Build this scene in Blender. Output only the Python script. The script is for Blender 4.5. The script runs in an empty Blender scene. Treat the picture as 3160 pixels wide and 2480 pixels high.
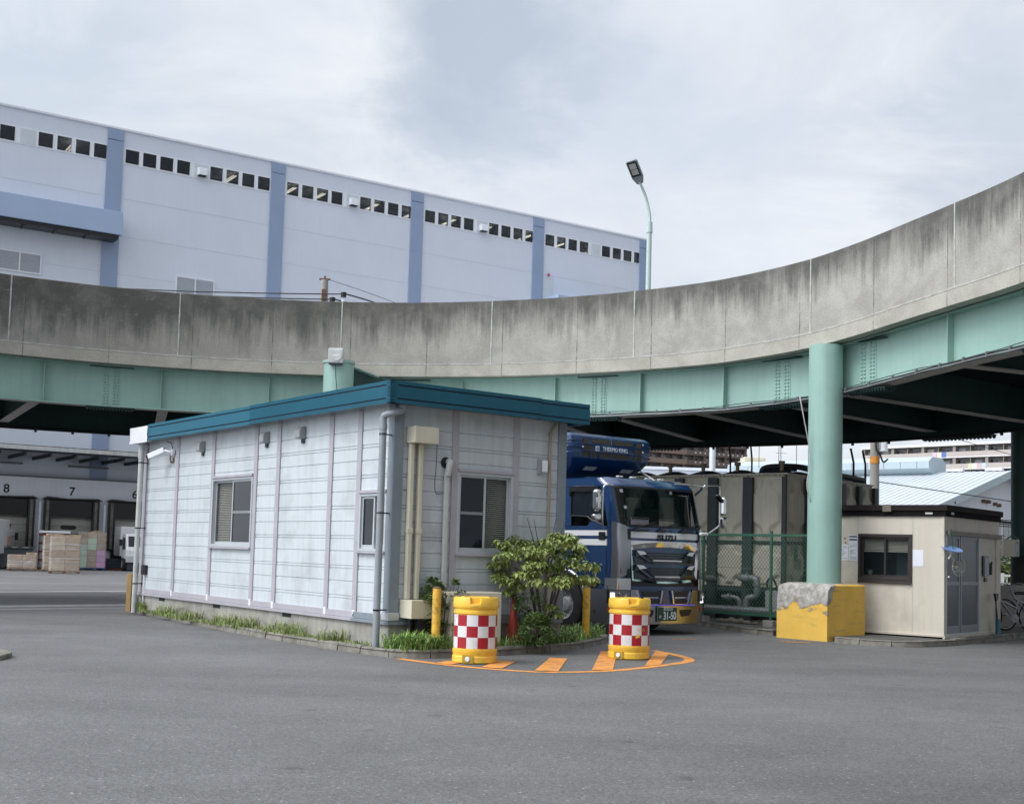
import bpy, bmesh, math, random
from mathutils import Vector, Matrix, noise as mnoise
R = math.radians
random.seed(7)
S = bpy.context.scene
COL = S.collection

# ------------------------------------------------------------------ camera
cam_d = bpy.data.cameras.new('camera'); cam = bpy.data.objects.new('camera', cam_d); COL.objects.link(cam)
def cam_matrix(pitch, roll, h):
    cp, sp, c, s = math.cos(pitch), math.sin(pitch), math.cos(roll), math.sin(roll)
    right, fwd, up = Vector((1, 0, 0)), Vector((0, cp, sp)), Vector((0, -sp, cp))
    X, Y = c*right + s*up, -s*right + c*up
    m = Matrix((X, Y, -fwd)).transposed().to_4x4(); m.translation = (0, 0, h)
    return m
cam.matrix_world = cam_matrix(R(4.053), R(1.605), 1.48)
cam_d.sensor_width = 36.0; cam_d.lens = 36*3820/3160; cam_d.shift_y = 195/3160
cam_d.clip_start = .1; cam_d.clip_end = 3000
S.camera = cam

# ------------------------------------------------------------------ world and sun
W = bpy.data.worlds.new('World'); S.world = W; W.use_nodes = True
SUN_EL, SUN_AZ = R(48), R(-118)          # azimuth measured from +Y clockwise
def world_nodes():
    nt = W.node_tree; nt.nodes.clear(); N = nt.nodes.new; Lk = nt.links.new
    def math_(op, a, b=None, clamp=False):
        n = N('ShaderNodeMath'); n.operation = op; n.use_clamp = clamp
        for i, v in enumerate((a, b)):
            if v is None: continue
            if isinstance(v, (int, float)): n.inputs[i].default_value = v
            else: Lk(v, n.inputs[i])
        return n.outputs[0]
    def mix(f, a, b):
        n = N('ShaderNodeMix'); n.data_type = 'RGBA'
        for s_, v in ((n.inputs[0], f), (n.inputs[6], a), (n.inputs[7], b)):
            if isinstance(v, (int, float)): s_.default_value = v
            elif isinstance(v, tuple): s_.default_value = (*v, 1)
            else: Lk(v, s_)
        return n.outputs[2]
    def ramp(v, p):
        n = N('ShaderNodeValToRGB'); e = n.color_ramp.elements
        while len(e) < len(p): e.new(.5)
        for el, (q, c) in zip(e, p): el.position = q; el.color = (c, c, c, 1) if isinstance(c, float) else (*c, 1)
        Lk(v, n.inputs[0]); return n.outputs[0]
    tc = N('ShaderNodeTexCoord'); sep = N('ShaderNodeSeparateXYZ'); Lk(tc.outputs['Generated'], sep.inputs[0])
    zc = math_('ADD', math_('MAXIMUM', sep.outputs[2], 0.0), .22)
    cmb = N('ShaderNodeCombineXYZ'); Lk(math_('DIVIDE', sep.outputs[0], zc), cmb.inputs[0]); Lk(math_('DIVIDE', sep.outputs[1], zc), cmb.inputs[1])
    def nz(scale, det, off, rough=.55, dist=0.):
        mp = N('ShaderNodeMapping'); mp.inputs['Location'].default_value = off; Lk(cmb.outputs[0], mp.inputs[0])
        n = N('ShaderNodeTexNoise'); n.inputs['Scale'].default_value = scale; n.inputs['Detail'].default_value = det
        n.inputs['Roughness'].default_value = rough; n.inputs['Distortion'].default_value = dist; Lk(mp.outputs[0], n.inputs['Vector']); return n.outputs[0]
    big, mid, fine = nz(1.1, 6, (3.1, 1.7, 0), .55, .4), nz(2.6, 8, (0.4, 7.7, 2), .6, .5), nz(5.5, 6, (9.1, 2.2, 0), .6)
    col = mix(ramp(big, [(.36, 0.), (.60, 1.)]), (.62, .675, .755), (.79, .82, .875))
    col = mix(math_('MULTIPLY', ramp(mid, [(.42, 0.), (.66, 1.)]), .75), col, (.865, .885, .925))
    # one heavier grey cloud high in front, a fainter bank to the right (world directions)
    def blob(d, r0, r1, wob=.3):
        v = Vector(d).normalized(); n = N('ShaderNodeVectorMath'); n.operation = 'DISTANCE'; Lk(tc.outputs['Generated'], n.inputs[0]); n.inputs[1].default_value = v
        dd = math_('ADD', n.outputs['Value'], math_('MULTIPLY', math_('SUBTRACT', math_('ADD', math_('MULTIPLY', mid, .6), math_('MULTIPLY', fine, .4)), .5), wob))
        return ramp(dd, [(r0, 1.), (r1, 0.)])
    col = mix(math_('MULTIPLY', blob((-.035, 1, .43), .015, .115, .36), .8), col, (.43, .50, .59))
    col = mix(math_('MULTIPLY', blob((.09, 1, .36), .03, .22), .45), col, (.50, .58, .70))
    col = mix(math_('MULTIPLY', blob((-.42, 1, .40), .02, .16), .35), col, (.56, .65, .76))
    col = mix(math_('MULTIPLY', blob((.40, 1, .235), .02, .13, .4), .7), col, (.50, .555, .64))
    sky = N('ShaderNodeTexSky'); sky.sky_type = 'NISHITA'; sky.sun_disc = False; sky.sun_elevation = SUN_EL; sky.sun_rotation = SUN_AZ
    bg1 = N('ShaderNodeBackground'); Lk(sky.outputs[0], bg1.inputs[0]); bg1.inputs[1].default_value = .1
    bg2 = N('ShaderNodeBackground'); Lk(col, bg2.inputs[0])
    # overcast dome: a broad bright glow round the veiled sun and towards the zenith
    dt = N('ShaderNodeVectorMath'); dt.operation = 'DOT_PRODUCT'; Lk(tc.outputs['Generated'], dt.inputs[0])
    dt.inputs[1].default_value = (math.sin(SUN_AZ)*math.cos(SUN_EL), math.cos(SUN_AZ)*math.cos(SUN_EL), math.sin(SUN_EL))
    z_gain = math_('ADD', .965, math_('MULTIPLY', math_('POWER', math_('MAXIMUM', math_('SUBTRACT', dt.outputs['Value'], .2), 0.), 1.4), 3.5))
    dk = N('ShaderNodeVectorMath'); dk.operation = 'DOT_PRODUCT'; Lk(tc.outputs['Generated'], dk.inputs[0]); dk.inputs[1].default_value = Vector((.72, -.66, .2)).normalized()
    z_gain = math_('MULTIPLY', z_gain, ramp(dk.outputs['Value'], [(.0, 1.), (.55, .58)]))  # sky dimmed behind right, out of view, added to deepen right-hand faces
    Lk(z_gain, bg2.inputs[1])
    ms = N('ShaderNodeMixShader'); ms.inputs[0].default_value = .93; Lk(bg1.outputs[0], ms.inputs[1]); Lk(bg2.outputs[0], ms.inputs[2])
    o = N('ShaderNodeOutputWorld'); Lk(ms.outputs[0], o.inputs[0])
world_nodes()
sd = bpy.data.lights.new('sun', 'SUN'); sd.energy = 1.5; sd.angle = R(25); sd.color = (1, .965, .91)
sun = bpy.data.objects.new('sun', sd); COL.objects.link(sun)
sdir = Vector((math.sin(SUN_AZ)*math.cos(SUN_EL), math.cos(SUN_AZ)*math.cos(SUN_EL), math.sin(SUN_EL)))
sun.rotation_euler = sdir.to_track_quat('Z', 'Y').to_euler()
S.view_settings.view_transform = 'Standard'; S.view_settings.look = 'None'
S.view_settings.exposure = 0.22; S.view_settings.gamma = 1.0; S.view_settings.use_curve_mapping = False
S.cycles.max_bounces = 8; S.cycles.transparent_max_bounces = 12

# ------------------------------------------------------------------ materials
def mat(name, col, rough=.6, metal=0., var=.10, vs=3., bump=0., bs=60., coat=0., alpha=1., emit=None, streak=0., dirt=None, spec=.5, island=0., trans=0.):
    """Principled material; colour is varied by noise in object space, optional vertical weather streaks and dirt patches."""
    m = bpy.data.materials.new(name); m.use_nodes = True; nt = m.node_tree; N = nt.nodes.new; Lk = nt.links.new
    p = nt.nodes['Principled BSDF']
    p.inputs['Roughness'].default_value = rough; p.inputs['Metallic'].default_value = metal
    p.inputs['Coat Weight'].default_value = coat; p.inputs['Coat Roughness'].default_value = .04
    p.inputs['Alpha'].default_value = alpha; p.inputs['Specular IOR Level'].default_value = spec
    p.inputs['Transmission Weight'].default_value = trans
    tc = N('ShaderNodeTexCoord')
    c = N('ShaderNodeRGB'); c.outputs[0].default_value = (*col, 1); cur = c.outputs[0]
    def noise_(scale, det=5, vec=None, rough_=.6):
        n = N('ShaderNodeTexNoise'); n.inputs['Scale'].default_value = scale; n.inputs['Detail'].default_value = det; n.inputs['Roughness'].default_value = rough_
        Lk(vec or tc.outputs['Object'], n.inputs['Vector']); return n.outputs[0]
    def mulv(cur, fac_socket, lo, hi, a=.3, b=.7):
        mr = N('ShaderNodeMapRange'); Lk(fac_socket, mr.inputs[0]); mr.inputs[1].default_value = a; mr.inputs[2].default_value = b; mr.inputs[3].default_value = lo; mr.inputs[4].default_value = hi
        v = N('ShaderNodeVectorMath'); v.operation = 'SCALE'; Lk(cur, v.inputs[0]); Lk(mr.outputs[0], v.inputs['Scale']); return v.outputs[0]
    if var: cur = mulv(cur, noise_(vs), 1-var, 1+var)
    if streak:
        mp = N('ShaderNodeMapping'); mp.inputs['Scale'].default_value = (9, 9, .5); Lk(tc.outputs['Object'], mp.inputs[0])
        cur = mulv(cur, noise_(1.0, 6, mp.outputs[0]), 1-streak, 1., .25, .55)
    if dirt:
        dc, amt, ds = dirt
        mx = N('ShaderNodeMix'); mx.data_type = 'RGBA'; mr = N('ShaderNodeMapRange'); Lk(noise_(ds, 8), mr.inputs[0])
        mr.inputs[1].default_value = .5; mr.inputs[2].default_value = .72; mr.inputs[3].default_value = 0; mr.inputs[4].default_value = amt
        Lk(mr.outputs[0], mx.inputs[0]); Lk(cur, mx.inputs[6]); mx.inputs[7].default_value = (*dc, 1); cur = mx.outputs[2]
    if island:
        g = N('ShaderNodeNewGeometry'); cur = mulv(cur, g.outputs['Random Per Island'], 1-island, 1+island, 0, 1)
    Lk(cur, p.inputs['Base Color'])
    if emit: p.inputs['Emission Color'].default_value = (*emit[0], 1); p.inputs['Emission Strength'].default_value = emit[1]
    if bump:
        b = N('ShaderNodeBump'); b.inputs['Strength'].default_value = bump; b.inputs['Distance'].default_value = .01
        Lk(noise_(bs, 4), b.inputs['Height']); Lk(b.outputs[0], p.inputs['Normal'])
    m.cycles.use_transparent_shadow = True
    return m

def asphalt_mat(name, base, stones=.5):
    m = bpy.data.materials.new(name); m.use_nodes = True; nt = m.node_tree; N = nt.nodes.new; Lk = nt.links.new
    p = nt.nodes['Principled BSDF']; p.inputs['Roughness'].default_value = .82; p.inputs['Specular IOR Level'].default_value = .35
    tc = N('ShaderNodeTexCoord')
    def nz(s, d, r=.6, dist=0):
        n = N('ShaderNodeTexNoise'); n.inputs['Scale'].default_value = s; n.inputs['Detail'].default_value = d; n.inputs['Roughness'].default_value = r; n.inputs['Distortion'].default_value = dist
        Lk(tc.outputs['Object'], n.inputs['Vector']); return n.outputs[0]
    def mr(v, a, b, lo, hi):
        n = N('ShaderNodeMapRange'); Lk(v, n.inputs[0])
        for i, q in enumerate((a, b, lo, hi)): n.inputs[i+1].default_value = q
        return n.outputs[0]
    def mul(a, b):
        n = N('ShaderNodeMath'); n.operation = 'MULTIPLY'; Lk(a, n.inputs[0]); Lk(b, n.inputs[1]); return n.outputs[0]
    vo = N('ShaderNodeTexVoronoi'); vo.inputs['Scale'].default_value = 62; Lk(tc.outputs['Object'], vo.inputs['Vector'])
    sp = N('ShaderNodeSeparateColor'); Lk(vo.outputs['Color'], sp.inputs[0])
    v = mul(mr(nz(.35, 4, .55, .3), .3, .7, .86, 1.12), mr(nz(2.2, 5), .3, .7, .93, 1.07))
    v = mul(v, mr(nz(38, 4, .7), .3, .7, .72, 1.28))
    v = mul(v, mr(sp.outputs[0], 0, 1, 1-.42*stones, 1+.42*stones))
    mp = N('ShaderNodeMapping'); mp.inputs['Scale'].default_value = (.10, .42, 1); mp.inputs['Rotation'].default_value = (0, 0, R(24)); Lk(tc.outputs['Object'], mp.inputs[0])
    sw = N('ShaderNodeTexNoise'); sw.inputs['Scale'].default_value = 1.4; sw.inputs['Detail'].default_value = 5; Lk(mp.outputs[0], sw.inputs['Vector']); v = mul(v, mr(sw.outputs[0], .35, .6, .86, 1.04))
    dr = N('ShaderNodeTexVoronoi'); dr.inputs['Scale'].default_value = 1.1; Lk(tc.outputs['Object'], dr.inputs['Vector'])
    ad = N('ShaderNodeMath'); ad.operation = 'ADD'; Lk(dr.outputs['Distance'], ad.inputs[0]); Lk(mr(nz(9, 3), .3, .7, -.05, .05), ad.inputs[1]); v = mul(v, mr(ad.outputs[0], .03, .11, .70, 1.0))
    pale = N('ShaderNodeMath'); pale.operation = 'GREATER_THAN'; Lk(sp.outputs[1], pale.inputs[0]); pale.inputs[1].default_value = .993
    mx = N('ShaderNodeMix'); mx.data_type = 'RGBA'; rgb = N('ShaderNodeRGB'); rgb.outputs[0].default_value = (*base, 1)
    sc = N('ShaderNodeVectorMath'); sc.operation = 'SCALE'; Lk(rgb.outputs[0], sc.inputs[0]); Lk(v, sc.inputs['Scale'])
    Lk(pale.outputs[0], mx.inputs[0]); Lk(sc.outputs[0], mx.inputs[6]); mx.inputs[7].default_value = (.27, .27, .265, 1)
    Lk(mx.outputs[2], p.inputs['Base Color'])
    b = N('ShaderNodeBump'); b.inputs['Strength'].default_value = .55; b.inputs['Distance'].default_value = .006; Lk(vo.outputs['Distance'], b.inputs['Height']); Lk(b.outputs[0], p.inputs['Normal'])
    return m

def parapet_mat():
    """weathered cast concrete in UV space: u = metres along the ramp, v = metres above the slab's lower edge"""
    m = bpy.data.materials.new('weathered_concrete'); m.use_nodes = True; nt = m.node_tree; N = nt.nodes.new; Lk = nt.links.new
    p = nt.nodes['Principled BSDF']; p.inputs['Roughness'].default_value = .9; p.inputs['Specular IOR Level'].default_value = .25
    uv = N('ShaderNodeUVMap'); sep = N('ShaderNodeSeparateXYZ'); Lk(uv.outputs[0], sep.inputs[0])
    def nz(scale, det, sc=(1, 1, 1), r=.6, dist=0.):
        mp = N('ShaderNodeMapping'); mp.inputs['Scale'].default_value = sc; Lk(uv.outputs[0], mp.inputs[0])
        n = N('ShaderNodeTexNoise'); n.inputs['Scale'].default_value = scale; n.inputs['Detail'].default_value = det; n.inputs['Roughness'].default_value = r; n.inputs['Distortion'].default_value = dist
        Lk(mp.outputs[0], n.inputs['Vector']); return n.outputs[0]
    def mr(v, a, b, lo, hi):
        n = N('ShaderNodeMapRange'); n.interpolation_type = 'SMOOTHSTEP'; Lk(v, n.inputs[0])
        for i, q in enumerate((a, b, lo, hi)):
            if isinstance(q, (int, float)): n.inputs[i+1].default_value = q
            else: Lk(q, n.inputs[i+1])
        return n.outputs[0]
    def mt(op, a, b):
        n = N('ShaderNodeMath'); n.operation = op
        for i, v in enumerate((a, b)):
            if isinstance(v, (int, float)): n.inputs[i].default_value = v
            else: Lk(v, n.inputs[i])
        return n.outputs[0]
    def mix(f, a, b):
        n = N('ShaderNodeMix'); n.data_type = 'RGBA'
        for s_, v in ((n.inputs[0], f), (n.inputs[6], a), (n.inputs[7], b)):
            if isinstance(v, (int, float)): s_.default_value = v
            elif isinstance(v, tuple): s_.default_value = (*v, 1)
            else: Lk(v, s_)
        return n.outputs[2]
    streak, streak2 = nz(1., 7, (7., .5, 1), .72), nz(1., 6, (1.3, .6, 1), .6)
    cloud, grain = nz(1.7, 7, (1, 1, 1), .65, .4), nz(30, 5)
    # mould creeping down from the coping: reach varies along the wall; heavier towards the shaded end (large u)
    reach = mt('ADD', mr(streak, .25, .75, 1.12, .55), mr(streak2, .3, .7, .18, -.30))
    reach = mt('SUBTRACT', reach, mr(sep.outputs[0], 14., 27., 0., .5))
    soot = mt('MULTIPLY', mr(sep.outputs[1], reach, mt('ADD', reach, 1.0), 0., 1.), mr(cloud, .25, .6, .6, 1.))
    col = mix(mr(cloud, .3, .7, 0., 1.), (.30, .29, .262), (.40, .388, .352))
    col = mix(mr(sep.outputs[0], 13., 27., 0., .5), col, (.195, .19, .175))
    col = mix(mt('MULTIPLY', mr(streak2, .5, .75, 0., .45), mr(sep.outputs[1], .3, 1.5, .4, 1.)), col, (.19, .185, .17))
    col = mix(mt('MULTIPLY', soot, .9), col, (.068, .068, .064))
    pale = mt('MULTIPLY', mr(nz(1., 5, (14., 1.2, 1), .6), .66, .74, 0., .65), mr(nz(1.1, 3), .45, .6, 0., 1.))
    col = mix(pale, col, (.48, .47, .44))
    # patchy efflorescence on the old end
    col = mix(mt('MULTIPLY', mr(nz(4.5, 8, (1, 1.6, 1), .75), .56, .70, 0., .45), mr(sep.outputs[0], 21., 25., 0., 1.)), col, (.40, .39, .36))
    # slab edge below the joint stays cleaner and warmer
    col = mix(mr(sep.outputs[1], .285, .295, .55, 0.), col, mix(mr(cloud, .3, .7, 0., 1.), (.36, .345, .295), (.46, .44, .385)))
    # thin formwork lines
    fr = mt('FRACT', mt('MULTIPLY', sep.outputs[0], 1/1.86), 0)
    line = mt('LESS_THAN', mt('ABSOLUTE', mt('SUBTRACT', fr, .5), 0), .006)
    col = mix(mt('MULTIPLY', line, mr(nz(1., 3, (.3, 3., 1)), .35, .6, .15, .8)), col, (.09, .088, .08))
    g = N('ShaderNodeVectorMath'); g.operation = 'SCALE'; Lk(col, g.inputs[0]); Lk(mr(grain, .3, .7, .9, 1.1), g.inputs['Scale'])
    Lk(g.outputs[0], p.inputs['Base Color'])
    b = N('ShaderNodeBump'); b.inputs['Strength'].default_value = .3; b.inputs['Distance'].default_value = .01; Lk(mt('ADD', grain, cloud), b.inputs['Height']); Lk(b.outputs[0], p.inputs['Normal'])
    return m

M = {}
M['asphalt'] = asphalt_mat('asphalt', (.136, .137, .138))
M['yard'] = asphalt_mat('yard_concrete', (.165, .165, .167), .3)
M['paint_white'] = mat('road_paint_white', (.42, .42, .42), .8, var=.25, vs=5, dirt=((.2, .2, .2), .7, 3))
M['paint_orange'] = mat('road_paint_orange', (.66, .27, .055), .8, var=.15, vs=6, dirt=((.16, .13, .11), .85, 5.5))
M['kerb'] = mat('kerb_concrete', (.20, .19, .165), .9, var=.3, vs=4, bump=.5, bs=40, dirt=((.05, .06, .03), .7, 3.5))
M['soil'] = mat('soil', (.075, .07, .06), .95, var=.35, vs=12, bump=.8, bs=60)
M['pave'] = mat('old_pavement', (.10, .10, .098), .9, var=.3, vs=5, bump=.6, bs=70, dirt=((.05, .06, .03), .6, 2))
M['found'] = mat('foundation_concrete', (.34, .33, .30), .9, var=.15, vs=3, streak=.25, bump=.3, bs=50, dirt=((.12, .11, .09), .5, 1.6))
M['panel'] = mat('wall_panel', (.55, .595, .63), .5, var=.035, vs=2, bump=.06, bs=220, streak=.13, dirt=((.30, .31, .32), .5, 1.3))
M['panel_end'] = mat('wall_panel_grimy_shaded', (.51, .55, .58), .5, var=.05, vs=1.5, bump=.06, bs=220, streak=.16, dirt=((.22, .23, .24), .6, 1.5))  # grime, plus a darker base colour for the shaded end wall
M['batten'] = mat('batten_mauve', (.385, .37, .41), .45, var=.08)
M['post'] = mat('post_slate', (.20, .235, .27), .45, var=.08)
M['fascia'] = mat('fascia_teal', (.003, .085, .135), .35, var=.10, vs=1.5, streak=.12)
M['fascia_dk'] = mat('fascia_shadowline', (.012, .028, .06), .5, var=0)
M['whitemetal'] = mat('white_sheet_metal', (.76, .78, .82), .4, var=.05, bump=.3, bs=6)
M['alu'] = mat('window_aluminium', (.50, .53, .56), .4, metal=.3, var=.05)
M['alu_dk'] = mat('dull_aluminium', (.27, .29, .31), .45, metal=.4, var=.05)
M['pvc'] = mat('grey_pvc', (.27, .295, .33), .4, var=.08, streak=.1)
M['pvc_pale'] = mat('pale_pvc', (.50, .52, .51), .45, var=.12, streak=.25)
M['beige'] = mat('beige_duct', (.62, .585, .47), .45, var=.05, streak=.08)
M['blind'] = mat('blind_slats', (.50, .495, .43), .6, var=.05)
M['blind_dk'] = mat('blind_slats_grey', (.20, .225, .235), .6, var=.05)
M['dark'] = mat('dark_interior', (.012, .014, .016), .8, var=0)
M['black'] = mat('black_rubber', (.016, .016, .017), .65, var=.1)
M['blackpl'] = mat('black_plastic', (.012, .012, .014), .35, var=.05)
M['glass'] = mat('window_glass', (.015, .022, .026), .03, alpha=.22, var=0, spec=.6)
M['glass_dk'] = mat('dark_glass', (.008, .014, .022), .02, alpha=.82, var=0, spec=.45)
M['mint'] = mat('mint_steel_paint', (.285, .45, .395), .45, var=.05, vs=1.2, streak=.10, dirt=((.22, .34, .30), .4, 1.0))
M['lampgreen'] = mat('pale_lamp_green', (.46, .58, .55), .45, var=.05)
M['mint_dk'] = mat('mint_steel_shaded', (.018, .052, .048), .6, var=.15, vs=1.5, streak=.15)  # mint paint darkened for steel in the shade of the deck
M['flange'] = mat('bounce_lit_flange', (.42, .40, .37), .8, var=.12, vs=2)  # pale tone stands for ground light on the undersides
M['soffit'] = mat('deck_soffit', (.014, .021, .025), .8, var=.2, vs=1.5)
M['parapet'] = parapet_mat()
M['conc'] = mat('plain_concrete', (.30, .29, .265), .9, var=.15, vs=2, bump=.3, bs=40)
M['caulk'] = mat('white_joint_sealant', (.41, .41, .39), .7, var=.3, vs=6)
M['yellow'] = mat('yellow_paint_post', (.76, .45, .055), .45, var=.08, vs=6, dirt=((.12, .07, .02), .9, 9))
M['drum'] = mat('yellow_plastic', (.88, .535, .06), .38, var=.04, vs=5, dirt=((.36, .24, .07), .5, 4.5))
M['st_red'] = mat('reflective_red', (.36, .008, .020), .35, var=.06)
M['st_white'] = mat('reflective_white', (.70, .72, .73), .35, var=.05, dirt=((.36, .36, .35), .55, 6))
M['white'] = mat('white_paint', (.74, .75, .76), .4, var=.05)
M['cone'] = mat('faded_red_cone', (.42, .045, .03), .5, var=.15)
M['bark'] = mat('bark', (.085, .07, .055), .9, var=.3, vs=20, bump=.8, bs=80)
M['leaf'] = mat('dogwood_leaf', (.255, .315, .10), .5, var=.15, island=.45, vs=8, spec=.4)
M['leaf2'] = mat('dark_shrub_leaf', (.115, .185, .065), .5, var=.1, island=.45, vs=8)
M['leaf3'] = mat('round_bush_leaf', (.12, .19, .06), .55, var=.1, island=.4, vs=8)
M['grass'] = mat('grass_blade', (.19, .30, .075), .6, var=.1, island=.6, vs=3)
M['weed'] = mat('weed_blade', (.235, .29, .095), .65, var=.15, island=.5, vs=3)
M['blue'] = mat('truck_blue_paint', (.002, .033, .118), .26, metal=.1, var=.0, coat=1.)
M['blue_dk'] = mat('truck_unit_blue', (.002, .032, .11), .33, metal=.1, var=.04, coat=.6)
M['bumperchrome'] = mat('bumper_chrome', (.34, .35, .38), .22, metal=1., var=0)
M['chrome'] = mat('chrome', (.62, .63, .64), .06, metal=1., var=0)
M['chrome_dk'] = mat('darkened_chrome', (.075, .08, .09), .10, metal=1., var=0)  # chrome with dark reflections put into its base colour
M['silver'] = mat('silver_stripe', (.72, .73, .755), .35, var=.02)
M['tyre'] = mat('tyre_rubber', (.018, .018, .019), .8, var=.2, vs=9)
M['lamp'] = mat('lamp_lens', (.75, .78, .8), .08, var=0, alpha=.8, spec=.8)
M['drl'] = mat('running_light', (.9, .92, .9), .3, var=0, emit=((1, .98, .92), 2.0))
M['led_blue'] = mat('blue_led_strip', (.12, .08, .6), .3, var=0, emit=((.18, .12, .9), .3))
M['amber'] = mat('amber_red_lens', (.42, .05, .03), .2, var=.1)
M['plate'] = mat('green_number_plate', (.008, .055, .030), .45, var=.05)
M['interior'] = mat('cab_interior', (.035, .04, .042), .8, var=.2)
M['curtain'] = mat('cab_curtain', (.05, .07, .065), .9, var=.2)
M['seatgrey'] = mat('pale_cab_panel', (.62, .68, .57), .7, var=.1)
M['pinksign'] = mat('pink_sign', (.75, .58, .68), .6, var=.1)
M['whwall'] = mat('warehouse_panel', (.65, .70, .79), .5, var=.03, vs=.4, streak=.03)
M['whjoint'] = mat('warehouse_joint', (.50, .545, .63), .6, var=.05)
M['whpil'] = mat('warehouse_blue', (.27, .345, .495), .5, var=.04, vs=.5)
M['whcan'] = mat('canopy_blue', (.36, .465, .64), .45, var=.04, vs=.5)
M['whwhite'] = mat('warehouse_trim', (.76, .79, .84), .5, var=.03)
M['whpale'] = mat('warehouse_blank', (.58, .635, .68), .5, var=.03)
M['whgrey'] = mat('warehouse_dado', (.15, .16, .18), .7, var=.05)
M['whdock'] = mat('dock_wall', (.80, .825, .89), .6, var=.04, vs=.6, streak=.06)
M['roller'] = mat('dock_door_panel', (.42, .41, .37), .5, var=.06, vs=1)
M['tube'] = mat('fluorescent_tube', (1, 1, .9), .5, var=0, emit=((1, .96, .80), 20.))
M['louvre'] = mat('louvre_metal', (.50, .535, .58), .5, var=.04)
M['ink'] = mat('black_lettering', (.015, .015, .02), .6, var=0)
M['grey'] = mat('grey_metal', (.30, .31, .32), .5, var=.08)
M['galv'] = mat('galvanised_pipe', (.21, .225, .235), .45, metal=.3, var=.12)
M['tank'] = mat('water_tank_panel', (.50, .47, .395), .65, var=.08, vs=1.5, streak=.15)
M['tankpost'] = mat('tank_frame', (.030, .038, .045), .6, var=.15)
M['fence'] = mat('green_fence', (.035, .115, .075), .5, var=.12)
M['hut'] = mat('hut_cream_panel', (.62, .575, .49), .6, var=.05, vs=1.2, streak=.08, dirt=((.30, .27, .23), .5, 1.1))
M['hutroof'] = mat('hut_brown_roof', (.026, .020, .019), .85, spec=.15, var=.12)
M['hutdark'] = mat('hut_eave_black', (.010, .009, .011), .85, var=.1, spec=.1)
M['brown'] = mat('bronze_frame', (.035, .027, .025), .4, var=.05)
M['doorgrey'] = mat('frosted_door_panel', (.085, .095, .105), .35, var=.06)
M['paper'] = mat('white_paper', (.74, .77, .84), .8, var=.03)
M['blockp'] = None
M['carton'] = mat('cardboard', (.36, .245, .155), .8, var=.2, vs=3)
M['carton2'] = mat('cardboard_pale', (.48, .37, .26), .8, var=.15, vs=4)
M['mintbox'] = mat('pale_green_box', (.52, .66, .54), .7, var=.06)
M['pinkbox'] = mat('pink_box', (.62, .30, .60), .7, var=.06)
M['wrap'] = mat('stretch_wrap', (.72, .72, .70), .15, var=.1, alpha=.22, spec=.9)
M['wrapfold'] = mat('stretch_wrap_fold', (.75, .73, .70), .25, var=.2, vs=4, alpha=.5)
M['palblue'] = mat('blue_pallet', (.02, .06, .20), .6, var=.1)
M['palwood'] = mat('wood_pallet', (.25, .17, .11), .8, var=.2)
M['palred'] = mat('dark_red_pallet', (.12, .035, .03), .7, var=.2)
M['bin'] = mat('grey_container', (.085, .10, .105), .6, var=.1)
M['facwhite'] = mat('factory_white', (.66, .68, .74), .6, var=.03, vs=.5, streak=.06)
M['facroof'] = mat('factory_roof', (.50, .545, .585), .45, var=.06, vs=.6, streak=.1)
M['monitor'] = mat('roof_monitor', (.43, .515, .56), .5, var=.04)
M['apt1'] = mat('brown_tile', (.235, .175, .145), .7, var=.06, vs=.5)
M['apt1b'] = mat('dark_brown_tile', (.135, .105, .095), .7, var=.06, vs=.5)
M['apt2'] = mat('beige_render', (.46, .42, .39), .7, var=.04, vs=.5)
M['aptw'] = mat('apartment_white', (.68, .67, .67), .6, var=.03)
M['aptgrey'] = mat('apartment_grey', (.27, .255, .24), .7, var=.05)
M['aptdk'] = mat('balcony_back_wall', (.17, .155, .145), .7, var=.1, vs=.3)
M['cable'] = mat('black_cable', (.015, .015, .017), .5, var=0)
M['bikegrey'] = mat('bicycle_silver', (.30, .31, .33), .3, metal=.7, var=.05)
M['teal'] = mat('teal_plastic', (.02, .16, .20), .5, var=.1)
M['wood'] = mat('pale_wood', (.40, .26, .10), .7, var=.15)
M['blueplastic'] = mat('pale_blue_plastic', (.22, .36, .66), .35, var=.05)
M['ramproad'] = asphalt_mat('ramp_asphalt', (.09, .09, .095))
M['rust'] = mat('rusty_bracket', (.14, .08, .05), .8, var=.2)
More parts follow.
